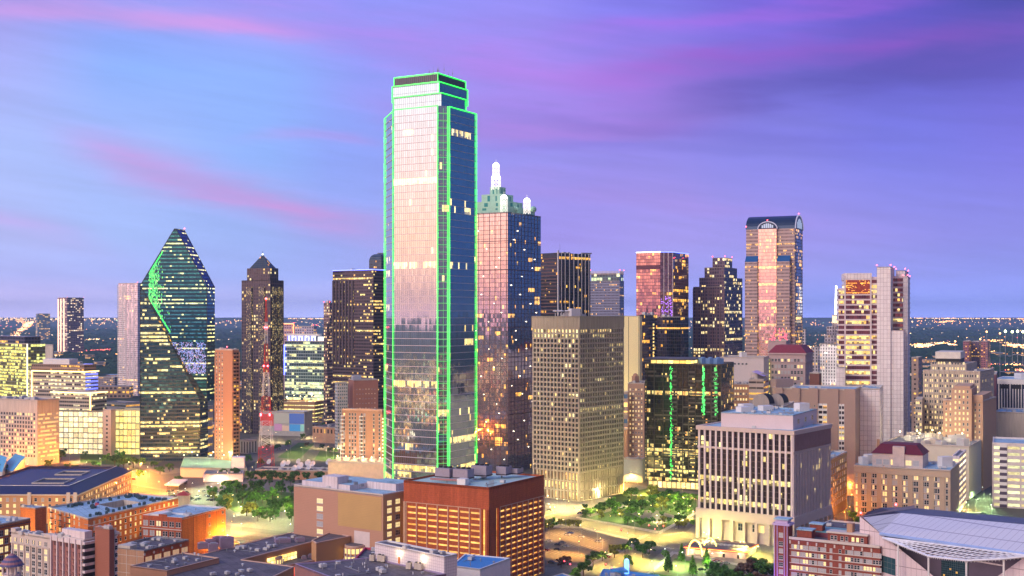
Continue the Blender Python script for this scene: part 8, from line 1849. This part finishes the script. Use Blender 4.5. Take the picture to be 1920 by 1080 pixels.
for i in range(2600):
    D=1700*math.exp(r.random()**.8*2.75); x=r.uniform(-.5,.5)*D
    f=hash_noise(x,D,.0016)+.5*hash_noise(x,D,.005)
    if f<(.2 if D<11000 else -.05): continue
    dot(x,D,r.uniform(9,16),D*.00034*r.uniform(.4,1.4),pick())
for i in range(900):   # horizon line of lights
    D=r.uniform(14000,30000); x=r.uniform(-.5,.5)*D
    if hash_noise(x,D,.0006)<-.1: continue
    dot(x,D,r.uniform(10,40),D*.00036*r.uniform(.4,1.6),pick())
def road(x0,y0,x1,y1,n,w,ms,s=1.0):
    for i in range(n):
        t=r.random(); y=y0+(y1-y0)*t; x=x0+(x1-x0)*t+r.gauss(0,w); y+=r.gauss(0,w*.12)
        if y<594: continue
        D=gd(y); p=px(x,D); dot(p.x,p.y,r.uniform(2,9),D*.00042*r.uniform(.6,1.5)*s,r.choice(ms))
road(25,634,55,606,170,5,(0,4,1,4)); road(55,606,30,600,40,8,(0,4)); road(160,662,222,658,120,3,(2,2,4)); road(1705,650,1775,645,230,6,(0,4,0,1)); road(1862,645,1880,640,60,2,(4,0)); road(1885,648,1920,650,60,2,(4,1)); road(1830,690,1925,690,330,14,(4,0,0,2,4)); road(1760,605,1790,602,50,4,(4,0)); road(150,640,225,636,60,5,(1,0)); road(404,640,452,640,40,3,(1,4)); road(1860,662,1925,670,150,9,(4,0)); road(40,660,110,668,80,9,(0,4)); road(0,600,240,600,90,3,(0,1)); road(100,672,235,668,60,4,(1,4))
road(1820,700,1925,700,420,12,(4,0,0,4,2),1.5); road(1700,652,1790,648,200,5,(4,0,1),1.4); road(20,640,58,604,180,4,(0,4,1),1.5); road(150,665,225,660,80,3,(2,4),1.4); road(1850,640,1925,655,70,8,(4,0),1.4); road(1560,660,1600,700,20,6,(1,0))
road(1520,655,1580,640,50,6,(1,0)); road(1500,632,1560,630,30,2,(4,1)); road(1700,597,1920,598,160,1.2,(0,1,4)); road(0,597,260,598,110,1.5,(0,1)); road(540,598,615,598,50,1,(0,1)); road(1290,610,1300,680,14,3,(1,))
# neighbourhoods around and behind the viewpoint (what the mirrored towers see)
for i in range(7000):
    a=r.uniform(48,312) if i%3 else r.uniform(225,285); D=120+2600*r.random()**1.3; x=math.sin(rad(a))*D-150; y=math.cos(rad(a))*D+300
    if y>300 and abs(x)<y*.52+30: continue
    dot(x,y,r.uniform(4,22),r.uniform(1.2,3.6),pick())
o=obj('distant_city_lights',mb,LT); o['kind']='stuff'; o['label']='countless tiny warm lights of the far city'
mb=MB()
for i in range(420):
    a=r.uniform(50,310); D=150+2400*r.random(); x=math.sin(rad(a))*D-150; y=math.cos(rad(a))*D+300
    if (y>260 and abs(x)<y*.52+50) or (abs(x)<40 and abs(y)<60): continue
    mb.box(Vector((x,y,0)),r.uniform(15,50),r.uniform(15,40),0,r.choice((6,9,12,18,30)),r.choice((30,30,0)))
o=obj('surrounding_low_blocks',mb,facade('surround_wall',frame=(.2,.13,.1),glass=(.1,.08,.07),fw=.5,fh=.5,p=.5,pg=.3,pr=0,s=1,seed=3)); 
for me in (o.data,): 
    ul=me.uv_layers[0]; n=len(ul.data); import array; a_=array.array('f',[0.0])*(n*2); ul.data.foreach_get('uv',a_); 
    for k in range(n*2): a_[k]/=4
    ul.data.foreach_set('uv',a_)
o['kind']='stuff'; o['label']='low city blocks around the viewpoint'
# individual low blocks beyond downtown
LB=[]
cols=[(.5,.42,.4),(.36,.16,.14),(.6,.56,.56),(.3,.25,.25),(.45,.3,.22)]
for k,c in enumerate(cols):
    mb=MB(); mb.prism([Vector((-.5,-.5,0)),Vector((.5,-.5,0)),Vector((.5,.5,0)),Vector((-.5,.5,0))],0,1,top=False)
    uvs=[]; 
    for i in range(0,len(mb.uv),4): uvs+=[(k*5+i*7,0),(k*5+i*7+10,0),(k*5+i*7+10,3),(k*5+i*7,3)]
    mb.uv=uvs; w1=mesh_of(mb,'wall',[facade('lowblock_%d'%k,frame=c,glass=(.06,.05,.07),fw=.6,fh=.5,p=.3,pg=.2,pr=.15,seed=400+k,s=1.3,tilt=0)],Vector()); mb=MB(); mb.cap([Vector((-.5,-.5,0)),Vector((.5,-.5,0)),Vector((.5,.5,0)),Vector((-.5,.5,0))],1.001); w2=mesh_of(mb,'roof',[M['roof_blue'] if k%2 else M['roof_grey']],Vector()); LB.append((w1,w2))
n=0; tries=0
while n<215 and tries<5000:
    tries+=1; D=r.uniform(1450,4200); x=r.uniform(-.47,.47)*D; X=960+x/D*F
    if D<2000 and not (X<100 or 400<X<660 or X>1650): continue
    if hash_noise(x,D,.0016)+.3*hash_noise(x,D,.005)<-.12 : continue
    T=thing('low_rise_block',['small cream low-rise block in the haze beyond downtown','small red brick low-rise block in the haze beyond downtown','small white low-rise block in the haze beyond downtown','small grey low-rise block in the haze beyond downtown','small tan low-rise block in the haze beyond downtown'][n%5],'low-rise building',(x,D,0),['cream','red brick','white','grey','tan'][n%5]+' low-rise blocks beyond downtown')
    T.rotation_euler=(0,0,rad(r.choice((30,30,5)))); T.scale=(r.uniform(22,75),r.uniform(18,40),r.choice((6,8,8,11,14,20)))
    for nm,me in zip(('wall','roof'),LB[n%5]): o=bpy.data.objects.new(nm,me); COL.objects.link(o); o.parent=T
    n+=1
for i,(x,y,h) in enumerate(((1898,622,30),(1885,621,30),(1908,621,30),(1918,622,30))):
    p=px(x,3300); T=thing('stadium_floodlight','bright yellow-green floodlight mast of the distant sports ground at far right','floodlight',tuple(p),'sports ground floodlights'); mb=MB(); mb.tube(p,at(p,zz(y,3300)),.6,5); obj('mast',mb,M['steel'],T); mb=MB(); mb.ball(at(p,zz(y,3300)),3.2,8,5); obj('lamp_cluster',mb,glow('stadium_glow',(.9,1,.45),14) if i==0 else bpy.data.materials['stadium_glow'],T)
for i,(x,y,D) in enumerate(((1850,622,2500),(1875,625,2450),(1838,636,2700),(1791,640,2600))):
    p=px(x,D); T=thing('highway_light_mast','tall orange highway light mast beyond the brick towers at right','light mast',tuple(p),'highway light masts at right'); mb=MB(); mb.tube(p,at(p,zz(y,D)),.4,5); obj('mast',mb,M['steel'],T); mb=MB(); mb.ball(at(p,zz(y,D)),1.7,8,5); obj('lamp_cluster',mb,M['lampo'],T)
# ---- haze: thin air over the whole place ----
mb=MB(); x0,x1,y0,y1,z0,z1=-15000,15000,-3000,15500,-1,300
P_=[Vector((x0,y0,0)),Vector((x1,y0,0)),Vector((x1,y1,0)),Vector((x0,y1,0))]; mb.prism(P_,z0,z1,bottom=True)
hm=bpy.data.materials.new('haze_air'); hm.use_nodes=True; hm.node_tree.nodes.clear(); vo=hm.node_tree.nodes.new('ShaderNodeVolumePrincipled'); ou=hm.node_tree.nodes.new('ShaderNodeOutputMaterial'); hm.node_tree.links.new(vo.outputs[0],ou.inputs['Volume']); vo.inputs['Density'].default_value=.00005; vo.inputs['Color'].default_value=(.5,.76,1,1); vo.inputs['Anisotropy'].default_value=.2
HAZE=True
if HAZE:
    o=obj('haze',mb,hm); o['kind']='stuff'
# ---- what stands on a roof belongs to that roof ----
for T in [o for o in list(COL.objects) if o.parent is None and o.type=='EMPTY']:
    ch=list(T.children); rf=next((c for c in ch if c.name.split('.')[0]=='roof'),None)
    if rf is None: continue
    for c in ch:
        if c.name.split('.')[0] in ('rooftop_unit','roof_vent','roof_hatch','condenser_unit','roof_pipe','roof_pipes','rooftop_antenna','cooling_unit','roof_duct','rooftop_ac_unit','rooftop_machine','chimney','aviation_light','satellite_dish','roof_turret','rooftop_turret'): c.parent=rf
